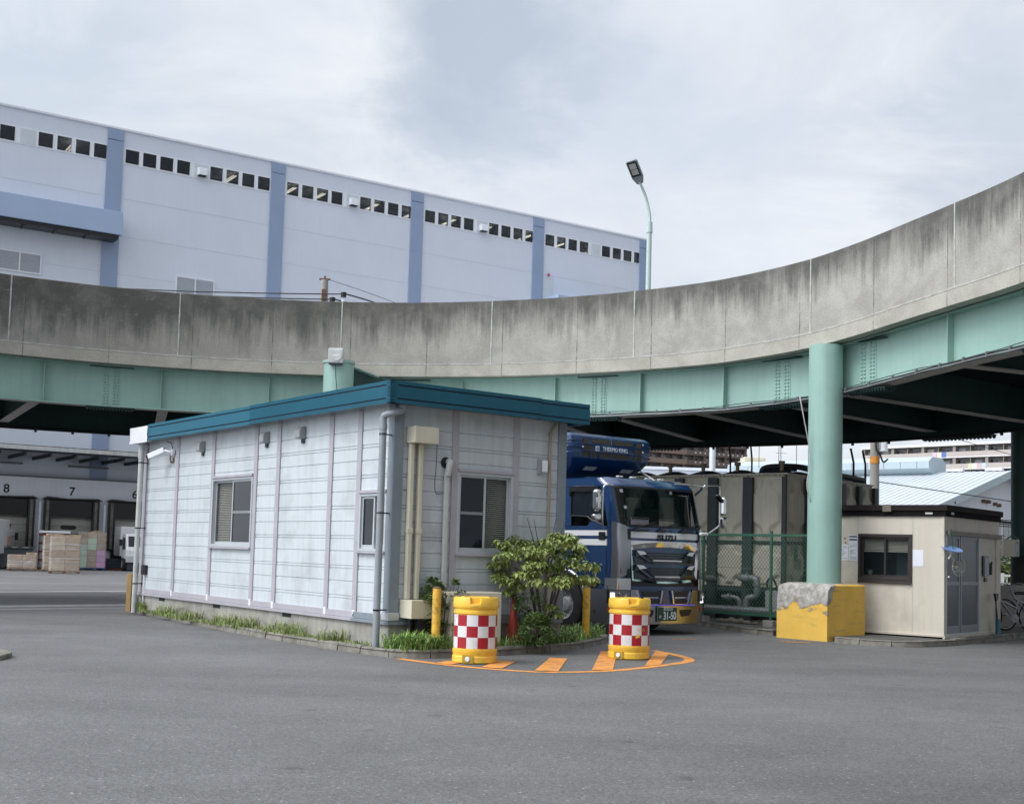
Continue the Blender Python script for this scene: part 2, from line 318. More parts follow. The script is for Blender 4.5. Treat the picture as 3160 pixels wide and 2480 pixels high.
def block_mat():
    """yellow painted concrete footing, paint knocked off the upper edge of the road side"""
    m = bpy.data.materials.new('chipped_yellow_concrete'); m.use_nodes = True; nt = m.node_tree; N = nt.nodes.new; Lk = nt.links.new
    p = nt.nodes['Principled BSDF']; p.inputs['Roughness'].default_value = .75
    tc = N('ShaderNodeTexCoord'); sep = N('ShaderNodeSeparateXYZ'); Lk(tc.outputs['Object'], sep.inputs[0])
    def nz(s, d, sc=(1, 1, 1)):
        mp = N('ShaderNodeMapping'); mp.inputs['Scale'].default_value = sc; Lk(tc.outputs['Object'], mp.inputs[0])
        n = N('ShaderNodeTexNoise'); n.inputs['Scale'].default_value = s; n.inputs['Detail'].default_value = d; n.inputs['Roughness'].default_value = .65; Lk(mp.outputs[0], n.inputs['Vector']); return n.outputs[0]
    def mt(op, a, b):
        n = N('ShaderNodeMath'); n.operation = op
        for i, v in enumerate((a, b)):
            if isinstance(v, (int, float)): n.inputs[i].default_value = v
            else: Lk(v, n.inputs[i])
        return n.outputs[0]
    def mr(v, a, b, lo, hi):
        n = N('ShaderNodeMapRange'); Lk(v, n.inputs[0])
        for i, q in enumerate((a, b, lo, hi)): n.inputs[i+1].default_value = q
        return n.outputs[0]
    def mix(f, a, b):
        n = N('ShaderNodeMix'); n.data_type = 'RGBA'
        for s_, v in ((n.inputs[0], f), (n.inputs[6], a), (n.inputs[7], b)):
            if isinstance(v, (int, float)): s_.default_value = v
            elif isinstance(v, tuple): s_.default_value = (*v, 1)
            else: Lk(v, s_)
        return n.outputs[2]
    edge = mt('ADD', mt('ADD', sep.outputs[2], mt('MULTIPLY', mt('SUBTRACT', nz(3.2, 8, (1, 1, 2.2)), .5), .95)), mt('MULTIPLY', mt('MAXIMUM', mt('ADD', sep.outputs[0], .55), 0.), -2.2))
    bare = mr(edge, .60, .64, 0, 1)
    top = mr(sep.outputs[2], 1.055, 1.07, 0, 1)
    yel = mix(mr(nz(3, 5, (1, 1, .6)), .35, .7, 0, 1), (.80, .51, .10), (.70, .43, .075))
    yel = mix(mr(nz(2., 8, (1, 1, 5)), .56, .66, 0, .5), yel, (.34, .24, .13))
    con = mix(mr(nz(9, 8), .35, .7, 0, 1), (.22, .21, .195), (.52, .50, .47))
    Lk(mix(mt('MAXIMUM', bare, top), yel, con), p.inputs['Base Color'])
    b = N('ShaderNodeBump'); b.inputs['Distance'].default_value = .03; Lk(mt('MULTIPLY', nz(11, 8), bare), b.inputs['Height']); b.inputs['Strength'].default_value = .8; Lk(b.outputs[0], p.inputs['Normal'])
    return m
M['blockp'] = block_mat()

# ------------------------------------------------------------------ mesh helpers
class MB:
    def __init__(s): s.b = bmesh.new(); s.mi = 0; s.uv = None
    def f(s, pts):
        try: fc = s.b.faces.new([s.b.verts.new(p) for p in pts])
        except ValueError: return None
        fc.material_index = s.mi; return fc
    def box(s, x0, y0, z0, x1, y1, z1, mtx=None):
        x0, x1 = min(x0, x1), max(x0, x1); y0, y1 = min(y0, y1), max(y0, y1); z0, z1 = min(z0, z1), max(z0, z1)
        v = [Vector((x, y, z)) for z in (z0, z1) for y in (y0, y1) for x in (x0, x1)]
        if mtx: v = [mtx @ q for q in v]
        v = [s.b.verts.new(q) for q in v]
        for i in ((0, 2, 3, 1), (4, 5, 7, 6), (0, 1, 5, 4), (2, 6, 7, 3), (0, 4, 6, 2), (1, 3, 7, 5)):
            s.b.faces.new([v[j] for j in i]).material_index = s.mi
        return s
    def bar(s, p, q, w, h, up=(0, 0, 1)):
        """box of section w x h running from p to q"""
        p, q = Vector(p), Vector(q); d = (q-p); L = d.length; d.normalize(); up = Vector(up)
        x = d.cross(up)
        if x.length < 1e-4: x = d.cross(Vector((1, 0, 0)))
        x.normalize(); u = x.cross(d)
        return s.box(-w/2, 0, -h/2, w/2, L, h/2, Matrix((x, d, u)).transposed().to_4x4() if False else Matrix.Translation(p) @ Matrix((x, d, u)).transposed().to_4x4())
    def prism(s, poly, a0, a1, axis='z'):
        """extrude a polygon: axis z -> poly in xy; y -> poly in xz; x -> poly in yz"""
        P = {'z': lambda u, v, w: (u, v, w), 'y': lambda u, v, w: (u, w, v), 'x': lambda u, v, w: (w, u, v)}[axis]
        A = [s.b.verts.new(P(u, v, a0)) for u, v in poly]; B = [s.b.verts.new(P(u, v, a1)) for u, v in poly]; n = len(poly)
        for L in (A[::-1], B): s.b.faces.new(L).material_index = s.mi
        for i in range(n): s.b.faces.new((A[i], A[(i+1) % n], B[(i+1) % n], B[i])).material_index = s.mi
        return s
    def tube(s, pts, r, n=8, caps=True):
        pts = [Vector(p) for p in pts]; rs = r if isinstance(r, (list, tuple)) else [r]*len(pts)
        t = [(pts[min(i+1, len(pts)-1)]-pts[max(i-1, 0)]).normalized() for i in range(len(pts))]
        x = t[0].cross(Vector((0, 0, 1)));
        if x.length < 1e-3: x = t[0].cross(Vector((1, 0, 0)))
        x.normalize(); rings = []
        for p, d, rr in zip(pts, t, rs):
            x = (x-d*x.dot(d))
            if x.length < 1e-5: x = d.orthogonal()
            x.normalize(); y = d.cross(x)
            rings.append([s.b.verts.new(p+rr*(math.cos(k*2*math.pi/n)*x+math.sin(k*2*math.pi/n)*y)) for k in range(n)])
        for a, b in zip(rings, rings[1:]):
            for k in range(n): s.b.faces.new((a[k], a[(k+1) % n], b[(k+1) % n], b[k])).material_index = s.mi
        if caps:
            for L in (rings[0][::-1], rings[-1]): s.b.faces.new(L).material_index = s.mi
        return s
    def cyl(s, p, q, r0, r1=None, n=16): return s.tube([p, q], [r0, r0 if r1 is None else r1], n)
    def lathe(s, prof, n=32, c=(0, 0, 0), fn=None, mtx=None):
        rings = []
        for k in range(n):
            a = 2*math.pi*k/n; pr = fn(a) if fn else prof
            ring = [Vector((c[0]+r*math.cos(a), c[1]+r*math.sin(a), c[2]+z)) for r, z in pr]
            rings.append([s.b.verts.new(mtx @ q if mtx else q) for q in ring])
        for k in range(n):
            A, B = rings[k], rings[(k+1) % n]
            for i in range(len(A)-1):
                try: s.b.faces.new((A[i], B[i], B[i+1], A[i+1])).material_index = s.mi
                except ValueError: pass
        return s
    def ball(s, c, r, n=10, sz=1.):
        m = len([0]); prof = [(max(1e-4, r*math.sin(math.pi*i/n)), -r*sz*math.cos(math.pi*i/n)) for i in range(n+1)]
        return s.lathe(prof, max(6, n), c)
    def build(s, name, mats, parent=None, smooth=0, bevel=0., weld=True, seg=2, recalc=True):
        if weld: bmesh.ops.remove_doubles(s.b, verts=s.b.verts, dist=1e-5)
        if recalc: bmesh.ops.recalc_face_normals(s.b, faces=s.b.faces)
        me = bpy.data.meshes.new(name); s.b.to_mesh(me); s.b.free()
        for m_ in (mats if isinstance(mats, (list, tuple)) else [mats]): me.materials.append(M[m_] if isinstance(m_, str) else m_)
        o = bpy.data.objects.new(name, me); COL.objects.link(o)
        if parent: o.parent = parent
        if smooth:
            me.shade_smooth(); me.set_sharp_from_angle(angle=R(smooth))
        if bevel:
            b = o.modifiers.new('bevel', 'BEVEL'); b.width = bevel; b.segments = seg; b.limit_method = 'ANGLE'; b.angle_limit = R(40); b.harden_normals = False
        return o
def tag(o, label=None, cat=None, group=None, kind=None):
    for k, v in (('label', label), ('category', cat), ('group', group), ('kind', kind)):
        if v: o[k] = v
    return o
def thing(name, label, cat, loc=(0, 0, 0), rz=0., group=None, mtx=None):
    e = bpy.data.objects.new(name, None); e.empty_display_size = .2; COL.objects.link(e)
    if mtx is not None: e.matrix_world = mtx
    else: e.location = loc; e.rotation_euler = (0, 0, rz)
    return tag(e, label, cat, group)
def structure(o): o['kind'] = 'structure'; return o
def copy_tree(o, parent=None):
    c = o.copy(); COL.objects.link(c)
    if parent: c.parent = parent
    for ch in list(o.children): copy_tree(ch, c)
    return c
def text_mesh(name, s, size, mat_, parent, mtx, depth=.002, align='CENTER', sx=1., bold=0.):
    cu = bpy.data.curves.new(name, 'FONT'); cu.body = s; cu.size = size; cu.align_x = align; cu.align_y = 'CENTER'; cu.extrude = depth; cu.offset = bold; cu.resolution_u = 4
    o = bpy.data.objects.new(name+'_c', cu); COL.objects.link(o)
    me = bpy.data.meshes.new_from_object(o.evaluated_get(bpy.context.evaluated_depsgraph_get()))
    bpy.data.objects.remove(o); bpy.data.curves.remove(cu); me.name = name
    me.transform(mtx @ Matrix.Diagonal((sx, 1, 1, 1))); me.materials.clear(); me.materials.append(M[mat_])
    q = bpy.data.objects.new(name, me); COL.objects.link(q); q.parent = parent
    return q
FACE_Y = Matrix.Rotation(R(90), 4, 'X')                      # text standing up, readable from -y
def at(x, y, z): return Matrix.Translation((x, y, z))

# ------------------------------------------------------------------ ground
def sheet(name, poly, z, m): 
    b = MB(); b.f([(x, y, z) for x, y in poly]); return structure(b.build(name, m, recalc=False))
sheet('ground', [(-900, -200), (900, -200), (900, 1500), (-900, 1500)], 0, 'yard')
sheet('asphalt_road', [(-90, -60), (90, -60), (90, 70), (3.5, 70), (-8.0, 26.25), (-10.31, 25.31), (-90, -8)], .004, 'asphalt')
def stripe(poly, name='painted_line', m='paint_white', z=.004, lab=None):
    b = MB(); b.f([(x, y, z) for x, y in poly]); o = b.build(name, m, recalc=False); return structure(o)
d1, d2 = Vector((2.4, 2.92)), Vector((2.2, 2.25))
def band(p, d, w, l0, l1):
    d = d.normalized(); n = Vector((-d.y, d.x)); p = Vector(p)
    return [tuple(p+d*l0), tuple(p+d*l1), tuple(p+d*l1+n*w), tuple(p+d*l0+n*w)]
stripe(band((-14.07, 34.45), d1, .45, -30, 20))
stripe(band((-10.75, 27.15), d2, .75, -30, 14))
sheet('pale_patch', band((-9.9, 26.6), d2, .55, -30, 14), .003, mat('worn_concrete', (.26, .26, .265), .8, var=.15))

# orange hatched nose in front of the planted island
def smooth_curve(pts, n=8, closed=False):
    out = []; P = [Vector(p) for p in pts]; m = len(P)
    rng = range(m if closed else m-1)
    for i in rng:
        p0 = P[(i-1) % m] if closed or i > 0 else P[i]; p1 = P[i]; p2 = P[(i+1) % m]; p3 = P[(i+2) % m] if closed or i+2 < m else p2
        for k in range(n):
            t = k/n; out.append(.5*((2*p1)+(-p0+p2)*t+(2*p0-5*p1+4*p2-p3)*t*t+(-p0+3*p1-3*p2+p3)*t**3))
    if not closed: out.append(P[-1])
    return out
def ribbon(b, pts, w, z):
    P = [Vector((p[0], p[1])) for p in pts]; L = []; Rr = []
    for i, p in enumerate(P):
        d = (P[min(i+1, len(P)-1)]-P[max(i-1, 0)]).normalized(); n = Vector((-d.y, d.x))
        ww = w[i] if isinstance(w, list) else w
        L.append(b.b.verts.new((*(p+n*ww/2), z))); Rr.append(b.b.verts.new((*(p-n*ww/2), z)))
    for i in range(len(P)-1): b.b.faces.new((L[i], Rr[i], Rr[i+1], L[i+1]))
b = MB()
ribbon(b, smooth_curve([(-1.47, 16.98), (-.72, 16.22), (.15, 15.70), (.70, 15.70), (1.42, 16.15), (2.18, 17.15), (2.62, 17.95), (2.62, 18.75), (2.32, 19.75)], 8), .15, .008)
for q in ([(-.96, 16.42), (-.72, 16.33), (-.52, 16.75), (-.80, 16.80)], [(-.32, 16.05), (-.06, 15.93), (.12, 16.95), (-.12, 17.1)], [(.36, 15.78), (.66, 15.77), (.86, 17.72), (.62, 17.8)],
          [(1.10, 16.05), (1.38, 16.18), (1.72, 19.35), (1.45, 19.25)], [(1.86, 16.85), (2.12, 17.15), (2.50, 19.2), (2.32, 19.5)]):
    b.f([(x, y, .012) for x, y in q])
structure(b.build('hatched_road_marking', 'paint_orange', recalc=False))
sheet('worn_orange_dash', [(3.0, 22.62), (3.45, 22.75), (3.46, 22.83), (3.0, 22.72)], .008, 'paint_orange')
sheet('worn_orange_dash', [(5.0, 22.75), (5.5, 22.6), (5.52, 22.7), (5.0, 22.85)], .008, 'paint_orange')

def kerb(name, pts, w=.13, h=.115, seglen=.6, m='kerb', jitter=.012, side=1):
    """kerbstones laid end to end along the line (outer edge on pts)"""
    P = [Vector((p[0], p[1])) for p in pts]; b = MB(); acc = []
    for a, c in zip(P, P[1:]): acc.append((c-a).length)
    tot = sum(acc)
    def pos(s_):
        for (a, c), l in zip(zip(P, P[1:]), acc):
            if s_ <= l: return a+(c-a)*(s_/l), (c-a).normalized()
            s_ -= l
        return P[-1], (P[-1]-P[-2]).normalized()
    s0 = 0
    while s0 < tot-.05:
        s1 = min(s0+seglen*random.uniform(.95, 1.05), tot); steps = 3; hh = h+random.uniform(-jitter, jitter); o = random.uniform(-.008, .008)
        prev = None
        for k in range(steps+1):
            p, d = pos(s0+.008+(s1-s0-.016)*k/steps); n = Vector((-d.y, d.x))*side; p = p+n*o
            prof = [(0, 0), (.012, hh*.8), (.03, hh), (w, hh), (w, 0)]
            ring = [b.b.verts.new((*(p+n*q), z)) for q, z in prof]
            if prev:
                for i in range(4): b.b.faces.new((prev[i], prev[i+1], ring[i+1], ring[i]))
            else: b.b.faces.new(ring)
            prev = ring
        b.b.faces.new(prev[::-1]); s0 = s1
    o = b.build(name, m, smooth=50); return structure(o)
isl = smooth_curve([(-8.45, 27.6), (-8.04, 26.5), (-6.2, 23.6), (-4.31, 20.61), (-2.70, 18.41), (-1.80, 17.32), (-1.30, 17.12), (-.74, 17.37), (.17, 18.23), (1.10, 19.60), (1.66, 21.1), (1.74, 22.1), (1.35, 22.9), (.6, 23.3)], 6)
kerb('kerb', isl, side=1)
inner = [(p.x, p.y) for p in isl]
sheet('planting_soil', inner+[(-5.3, 29.4)], .09, 'soil')
rk0 = smooth_curve([(2.5, 31.5), (4.16, 27.4), (4.70, 25.4), (5.20, 24.45)], 6)
kerb('kerb', rk0, side=1)
rk = smooth_curve([(6.02, 22.95), (6.25, 22.55), (6.60, 22.28), (7.33, 22.25), (8.36, 23.15), (9.53, 24.5), (10.76, 25.95), (13.5, 29.2)], 6)
kerb('kerb', rk, side=1)
sheet('pavement', [(p.x, p.y) for p in rk0]+[(5.6, 24.2), (6.1, 23.3)]+[(p.x, p.y) for p in rk]+[(15, 34), (3, 36)], .10, 'pave')
# end of another raised island just entering the frame on the left
b = MB(); nose = [(-6.15+.55*math.cos(a)-.55, 15.35+.75*math.sin(a)) for a in [R(-90+15*i) for i in range(13)]]+[(-9.5, 16.1), (-9.5, 14.6)]
b.prism(nose, 0, .07); structure(b.build('kerb_island', 'kerb', bevel=.015))

# ------------------------------------------------------------------ grass and weeds
def blades(name, n, area, hgt, m, lab, lean=.5, wid=.010):
    b = MB()
    for _ in range(n):
        x, y, k = area(); h = random.uniform(*hgt)*k; a = random.uniform(0, 6.283); w = wid*random.uniform(.6, 1.3)
        d = Vector((math.cos(a), math.sin(a), 0)); s_ = Vector((-d.y, d.x, 0))*w; p = Vector((x, y, .085)); L = random.uniform(.2, 1.)*lean
        q = p+Vector((0, 0, h*.6))+d*h*L*.35; t = p+Vector((0, 0, h*(1-.35*L)))+d*h*L
        b.f([p-s_, p+s_, q+s_*.8, q-s_*.8]); b.f([q-s_*.8, q+s_*.8, t])
    o = b.build(name, m, weld=False, recalc=False); return tag(o, lab, 'grass', kind='stuff')
A7 = R(36.7); UR = Vector((math.cos(A7), math.sin(A7))); UL = Vector((-math.sin(A7), math.cos(A7))); P0 = Vector((-1.70, 17.83))
def off(x, y): q = P0+UR*x+UL*y; return q.x, q.y
def weed_area():
    y = random.uniform(.1, 10.4); k = .22+.8*max(0, mnoise.noise(Vector((y*1.7, 3.1, 0)))+.25)*random.random()
    if random.random() < .35: y = random.choice([1.2, 2.6, 3.1, 4.3, 5.2, 6.6, 8.0, 9.6])+random.gauss(0, .1); k = 1.05
    x = random.uniform(-.44 if y < 7 else -.44+.11*(y-7), -.03); q = off(x, y); return q[0], q[1], k
blades('weed_strip', 4300, weed_area, (.05, .27), 'weed', 'thin weeds and grass growing along the white office base', .8, .006)
KSEG = []
for a_, c_ in zip(isl, isl[1:]):
    if a_.x > -1.45 and a_.y > 17.0 and a_.y < 22.4 and c_.x > a_.x-.2:
        d_ = (c_-a_).normalized(); KSEG += [(a_.lerp(c_, k/4), Vector((-d_.y, d_.x))) for k in range(4)]
def patch_area():
    while True:
        r = random.random()
        if r < .32:   # clump at the near corner
            q = Vector((-1.30, 17.50))+Vector((random.gauss(0, .15), random.gauss(0, .14))); return q.x, q.y, random.uniform(.7, 1.25)
        q = random.choice(KSEG); p_, n_ = q; t = .14+.62*random.random()**1.3
        p_ = p_+n_*t+Vector((random.gauss(0, .05), random.gauss(0, .05))); return p_.x, p_.y, random.uniform(.4, 1.)
blades('grass_patch', 7000, patch_area, (.07, .32), 'grass', 'bright green grass growing on the planted kerb island', 1.4, .009)

def leaf_cloud(b, centres, n, size, droop=.5, squash=1., up=.3):
    for _ in range(n):
        c, r = random.choice(centres); c = Vector(c)
        d = Vector((random.gauss(0, 1), random.gauss(0, 1), random.gauss(0, 1)*squash)); d.normalize()
        p = c+Vector((d.x*r, d.y*r, d.z*r*squash))*random.uniform(.35, 1.)**.5
        a = random.uniform(0, 6.283); out = Vector((math.cos(a), math.sin(a), -random.uniform(0, 2*droop)+up*random.random())).normalized()
        side = out.cross(Vector((0, 0, 1))).normalized(); side = (side+Vector((0, 0, random.uniform(-.5, .5)))).normalized()
        l = size*random.uniform(.7, 1.25); w = l*.30; m_ = p+out*l*.45-Vector((0, 0, .04*l))
        tip = p+out*l-Vector((0, 0, l*.25*droop)); fold = Vector((0, 0, w*.35))
        A, B, Cc, D, E_ = p, m_+side*w+fold, tip, m_-side*w+fold, m_
        va, vb, vc, vd, ve = [b.b.verts.new(q) for q in (A, B, Cc, D, E_)]
        b.b.faces.new((va, ve, vb)); b.b.faces.new((vb, ve, vc)); b.b.faces.new((va, vd, ve)); b.b.faces.new((vd, vc, ve))
tr = thing('small_tree', 'small leafy tree with layered branches in front of the blue truck', 'tree', (.54, 18.85, .09))
b = MB(); tips = []
for k in range(7):
    a = k*.9+random.uniform(-.3, .3); l = random.uniform(.45, .85); z1 = random.uniform(.95, 1.35)
    p0 = Vector((random.uniform(-.05, .05), random.uniform(-.05, .05), 0)); p1 = Vector((.12*math.cos(a), .12*math.sin(a), .45)); p2 = Vector((l*.55*math.cos(a), l*.55*math.sin(a), z1*.85)); p3 = Vector((l*math.cos(a), l*math.sin(a), z1))
    C_ = smooth_curve([p0, p1, p2, p3], 4); b.tube(C_, [.024-.019*i/len(C_) for i in range(len(C_))], 6); tips.append((p2, p3, a, l))
for a, l in ((.5, .35), (2.2, .3), (3.9, .4), (5.2, .3)):
    b.tube([(0.05*math.cos(a), .05*math.sin(a), 1.1), (l*.6*math.cos(a), l*.6*math.sin(a), 1.55), (l*math.cos(a), l*math.sin(a), 1.92)], [.016, .010, .004], 5)
b.build('trunk', 'bark', tr, smooth=60)
b = MB(); cl = []
for i in range(64):
    a = random.uniform(0, 6.283); rr = .74*math.sqrt(random.random()); lay = random.choice([1.10, 1.22, 1.36, 1.50, 1.60, 1.68]); lay -= .28*rr*rr
    cl.append(((rr*math.cos(a)-.0, rr*math.sin(a)*.8, lay), random.uniform(.09, .17)))
for a in (2.6, 3.0, 3.5, .2, 5.9, .5): cl.append(((.72*math.cos(a), .5*math.sin(a), 1.0+.1*random.random()), .13))
cl += [((-.42, -.1, .90), .12), ((-.55, -.1, .82), .10), ((-.50, -.1, .98), .12), ((.12, -.15, .62), .09), ((.22, -.1, .5), .07)]
leaf_cloud(b, cl, 5600, .080, .75, .55, .2); b.build('crown', 'leaf', tr, weld=False, recalc=False)
sh = thing('shrub', 'upright dark green shrub between the beige duct box and the yellow post', 'shrub', (-.935, 17.95, .09))
b = MB(); cl = []
for i in range(34):
    a = random.uniform(0, 6.283); z = random.uniform(.12, .80); rr = .30*math.sqrt(random.random())*(1.15-.4*abs(z-.5)); cl.append(((rr*math.cos(a), rr*math.sin(a), z), random.uniform(.06, .13)))
for k in range(9):
    a = random.uniform(0, 6.283); cl.append(((.22*math.cos(a), .22*math.sin(a), random.uniform(.82, .97)), .05))
leaf_cloud(b, cl, 3800, .058, .1, 1., .9); b.build('foliage', 'leaf2', sh, weld=False, recalc=False)
b = MB()
for k in range(12):
    a = k*.55; b.tube([(0, 0, 0), (.1*math.cos(a), .1*math.sin(a), .4), (.22*math.cos(a), .22*math.sin(a), .9)], [.012, .008, .003], 5)
b.build('stem', 'bark', sh)
bs_ = thing('round_bush', 'low rounded dark bush under the small tree', 'bush', (.44, 18.5, .09))
b = MB(); cl = []
for i in range(40):
    a = random.uniform(0, 6.283); e = random.uniform(.05, 1.45); cl.append(((.27*math.cos(a)*math.cos(e), .27*math.sin(a)*math.cos(e), .08+.36*math.sin(e)), .085))
leaf_cloud(b, cl, 3000, .042, .1, 1., .9); b.build('foliage', 'leaf3', bs_, weld=False, recalc=False)
b = MB()
for k in range(8):
    a = k*.8; b.tube([(0, 0, 0), (.12*math.cos(a), .12*math.sin(a), .2), (.2*math.cos(a), .2*math.sin(a), .33)], [.01, .006, .003], 5)
b.build('stem', 'bark', bs_)
sp_ = thing('leafy_sapling', 'sparse leafy sapling rising behind the low rounded bush', 'shrub', (.28, 18.75, .09))
b = MB(); cl = [((random.uniform(-.2, .25), random.uniform(-.15, .15), random.uniform(.35, .75)), .10) for _ in range(12)]
leaf_cloud(b, cl, 380, .07, .5, 1., .6); b.build('foliage', 'leaf2', sp_, weld=False, recalc=False)
b = MB(); b.tube([(0, 0, 0), (.03, 0, .4), (.0, 0, .75)], [.012, .008, .003], 5); b.build('stem', 'bark', sp_)

# ------------------------------------------------------------------ prefab office
OFF = thing('prefab_office', 'white single storey prefab office with teal roof fascia', 'office', (P0.x, P0.y, 0), A7)
OW, OL, ZB, ZT = 3.17, 9.98, .44, 3.60     # width (x), length (y), sill and eaves heights
b = MB(); b.box(.0, .0, 0, OW, OL, .41); b.build('foundation', 'found', OFF, bevel=.01)
def groove_levels():
    g = []
    for k in range(7):
        z = 3.03-.4525*k; g += [z, z-.043, z+.22]
    return sorted(q for q in g if ZB+.12 < q < ZT-.03)
GL = groove_levels()
def clad(b, a0, a1, z0, z1, fn):
    """ribbed metal cladding between a0..a1 along the wall; fn maps (along, depth, z)"""
    prof = [(0, z0)]
    for g in GL:
        if z0+.02 < g < z1-.02: prof += [(0, g-.009), (.012, g-.005), (.012, g+.005), (0, g+.009)]
    prof.append((0, z1))
    A = [b.b.verts.new(fn(a0, d, z)) for d, z in prof]; B = [b.b.verts.new(fn(a1, d, z)) for d, z in prof]
    for i in range(len(prof)-1): b.b.faces.new((A[i], B[i], B[i+1], A[i+1]))
fl = lambda a, d, z: (d+.0, a, z)                 # left wall
fr_ = lambda a, d, z: (a, d, z)                   # end wall
def wall(name, bays, holes, fn, m='panel'):
    b = MB()
    for a0, a1 in bays:
        hs = [h for h in holes if h[0] < a1-.01 and h[1] > a0+.01]
        if not hs: clad(b, a0, a1, ZB, ZT, fn); continue
        h = hs[0]
        clad(b, a0, a1, ZB, h[2], fn); clad(b, a0, a1, h[3], ZT, fn)
        if h[0] > a0+.005: clad(b, a0, h[0], h[2], h[3], fn)
        if h[1] < a1-.005: clad(b, h[1], a1, h[2], h[3], fn)
    return b.build(name, m, OFF, recalc=False)
W1, W2, W3 = (4.67, 6.40, 1.45, 2.69), (.14, .92, 1.45, 2.30), (1.10, 2.14, 1.45, 2.67)
bl = [9.92, 8.175, 6.43, 4.595, 3.72, 1.885, .99, .06]
wall('side_wall', [(c, a) for a, c in zip(bl, bl[1:])], [W1, W2], fl)
br = [.06, 1.05, 2.19, 3.10]
wall('end_wall', list(zip(br, br[1:])), [W3], fr_, 'panel_end')
b = MB(); b.box(.02, OL-.03, ZB, OW-.02, OL, ZT); b.box(OW-.03, .03, ZB, OW, OL-.03, ZT); b.build('rear_wall', 'panel', OFF)
b = MB(); b.box(.10, .10, .45, OW-.05, OL-.05, 3.52)
b.build('room_lining', 'dark', OFF)
for c in bl[1:-1]:
    b = MB(); b.box(-.022, c-.065, .50, .004, c+.065, ZT); b.build('batten', 'batten', OFF, bevel=.004)
    b = MB(); b.box(-.030, c-.035, .455, -.023, c+.035, .565); b.cyl((-.034, c, .52), (-.030, c, .52), .014, n=10); b.build('fixing_plate', 'whitemetal', OFF, bevel=.003)
b = MB(); b.box(-.022, 9.83, .46, .02, 10.0, ZT); b.build('batten', 'batten', OFF, bevel=.004)
for c in br[1:-1]:
    b = MB(); b.box(c-.055, -.022, .50, c+.055, .004, ZT); b.build('batten', 'batten', OFF, bevel=.004)
b = MB(); b.box(-.035, -.035, .44, .13, .13, ZT); b.build('corner_post', 'post', OFF, bevel=.006)
b = MB(); b.box(OW-.15, -.035, .44, OW+.01, .12, ZT); b.build('corner_post', 'post', OFF, bevel=.006)
b = MB(); b.box(-.05, -.05, .47, .14, .14, .58); b.build('post_shoe', 'alu', OFF, bevel=.004)
b = MB(); b.box(-.026, 1.02, .455, .0, OL, .545); b.box(-.05, 1.02, .405, .0, OL, .452); b.build('base_rail', 'batten', OFF, bevel=.004)
b = MB(); b.box(-.03, .14, .455, .0, 1.02, .545); b.box(-.055, -.055, .405, .0, 1.02, .452); b.box(.0, -.055, .405, .24, .0, .452); b.box(.14, -.03, .455, 3.02, .0, .545); b.box(.24, -.05, .405, OW, .0, .452)
b.build('base_rail', 'post', OFF, bevel=.004)
for y0 in (8.54, 5.87, 3.06):
    b = MB(); b.box(-.004, y0, .335, .02, y0+.31, .415-.012); b.build('vent_opening', 'dark', OFF)
b = MB(); prof = [(.35*math.cos(R(a)), .10+.17*math.sin(R(a))**.6 if 0 < a < 180 else .10) for a in range(0, 181, 15)]
b.prism([(7.55+u, z) for u, z in prof], -.006, .005, 'x'); b.build('mortar_patch', 'kerb', OFF)
# fascia: teal sheet with two shadow lines, white replacement sheet at the far end
FX, FY0, FY1, FR = -.30, -.33, 9.15, 3.40
def fascia(name, segs, m, z0=3.555, z1=3.875):
    b = MB()
    for (p, q, dz) in segs:
        (x0, y0), (x1, y1) = p, q; z0_, z1_ = z0+dz, z1+dz; h = z1-z0
        n = Vector((y1-y0, -(x1-x0), 0)).normalized() if False else None
        ox, oy = (1, 0) if abs(x1-x0) < 1e-6 else (0, 1)
        prof = [(0, 0), (0, h*.2-.012), (.014, h*.2-.004), (.014, h*.2+.004), (0, h*.2+.012), (0, h*.80-.012), (.014, h*.80-.004), (.014, h*.8+.004), (0, h*.8+.012), (0, h), (.12, h), (.12, 0)]
        A = [b.b.verts.new((x0+d*ox, y0+d*oy, z0_+z)) for d, z in prof]; B = [b.b.verts.new((x1+d*ox, y1+d*oy, z0_+z)) for d, z in prof]
        k = len(prof)
        for i in range(k):
            f_ = b.b.faces.new((A[i], A[(i+1) % k], B[(i+1) % k], B[i])); f_.material_index = 1 if i in (1, 2, 3, 5, 6, 7) else 0
        b.b.faces.new(A[::-1]); b.b.faces.new(B)
    return b.build(name, [m, 'fascia_dk'], OFF)
fascia('roof_fascia', [((FX, FY0), (FX, 4.33), 0.)], 'fascia')
fascia('roof_fascia', [((FX+.006, 4.33), (FX+.006, FY1), -.006)], mat('fascia_teal_lit', (.018, .125, .19), .38, var=.08, vs=1.5))  # lighter teal: stronger light on this run put into the colour
fascia('roof_fascia', [((FX, FY0), (2.42, FY0), 0.)], 'fascia')
fascia('roof_fascia', [((2.42, FY0+.006), (FR, FY0+.006), -.008)], 'fascia')
fascia('roof_fascia', [((FR-.12, FY0+.13), (FR-.12, OL+.3), -.01)], 'fascia')
b = MB()
nx = 7
def wz(i, j): return FX-.012+.02*mnoise.noise(Vector((i*.9, j*1.3, 2.)))
for i in range(nx):
    for j in range(4):
        q = []
        for di, dj in ((0, 0), (1, 0), (1, 1), (0, 1)):
            y = FY1-.03+(10.13-FY1)*(i+di)/nx; z = 3.515+.33*(j+dj)/4; q.append((wz(i+di, j+dj), y, z))
        b.f(q)
b.box(FX+.02, FY1+.01, 3.53, FX+.10, 10.1, 3.84); b.box(FX+.02, 10.06, 3.53, 1.2, 10.12, 3.83)
b.build('white_corner_sheet', 'whitemetal', OFF, smooth=50)
b = MB(); b.box(FX+.13, FY0+.13, 3.605, FR-.13, OL+.25, 3.80); b.build('roof', 'grey', OFF)
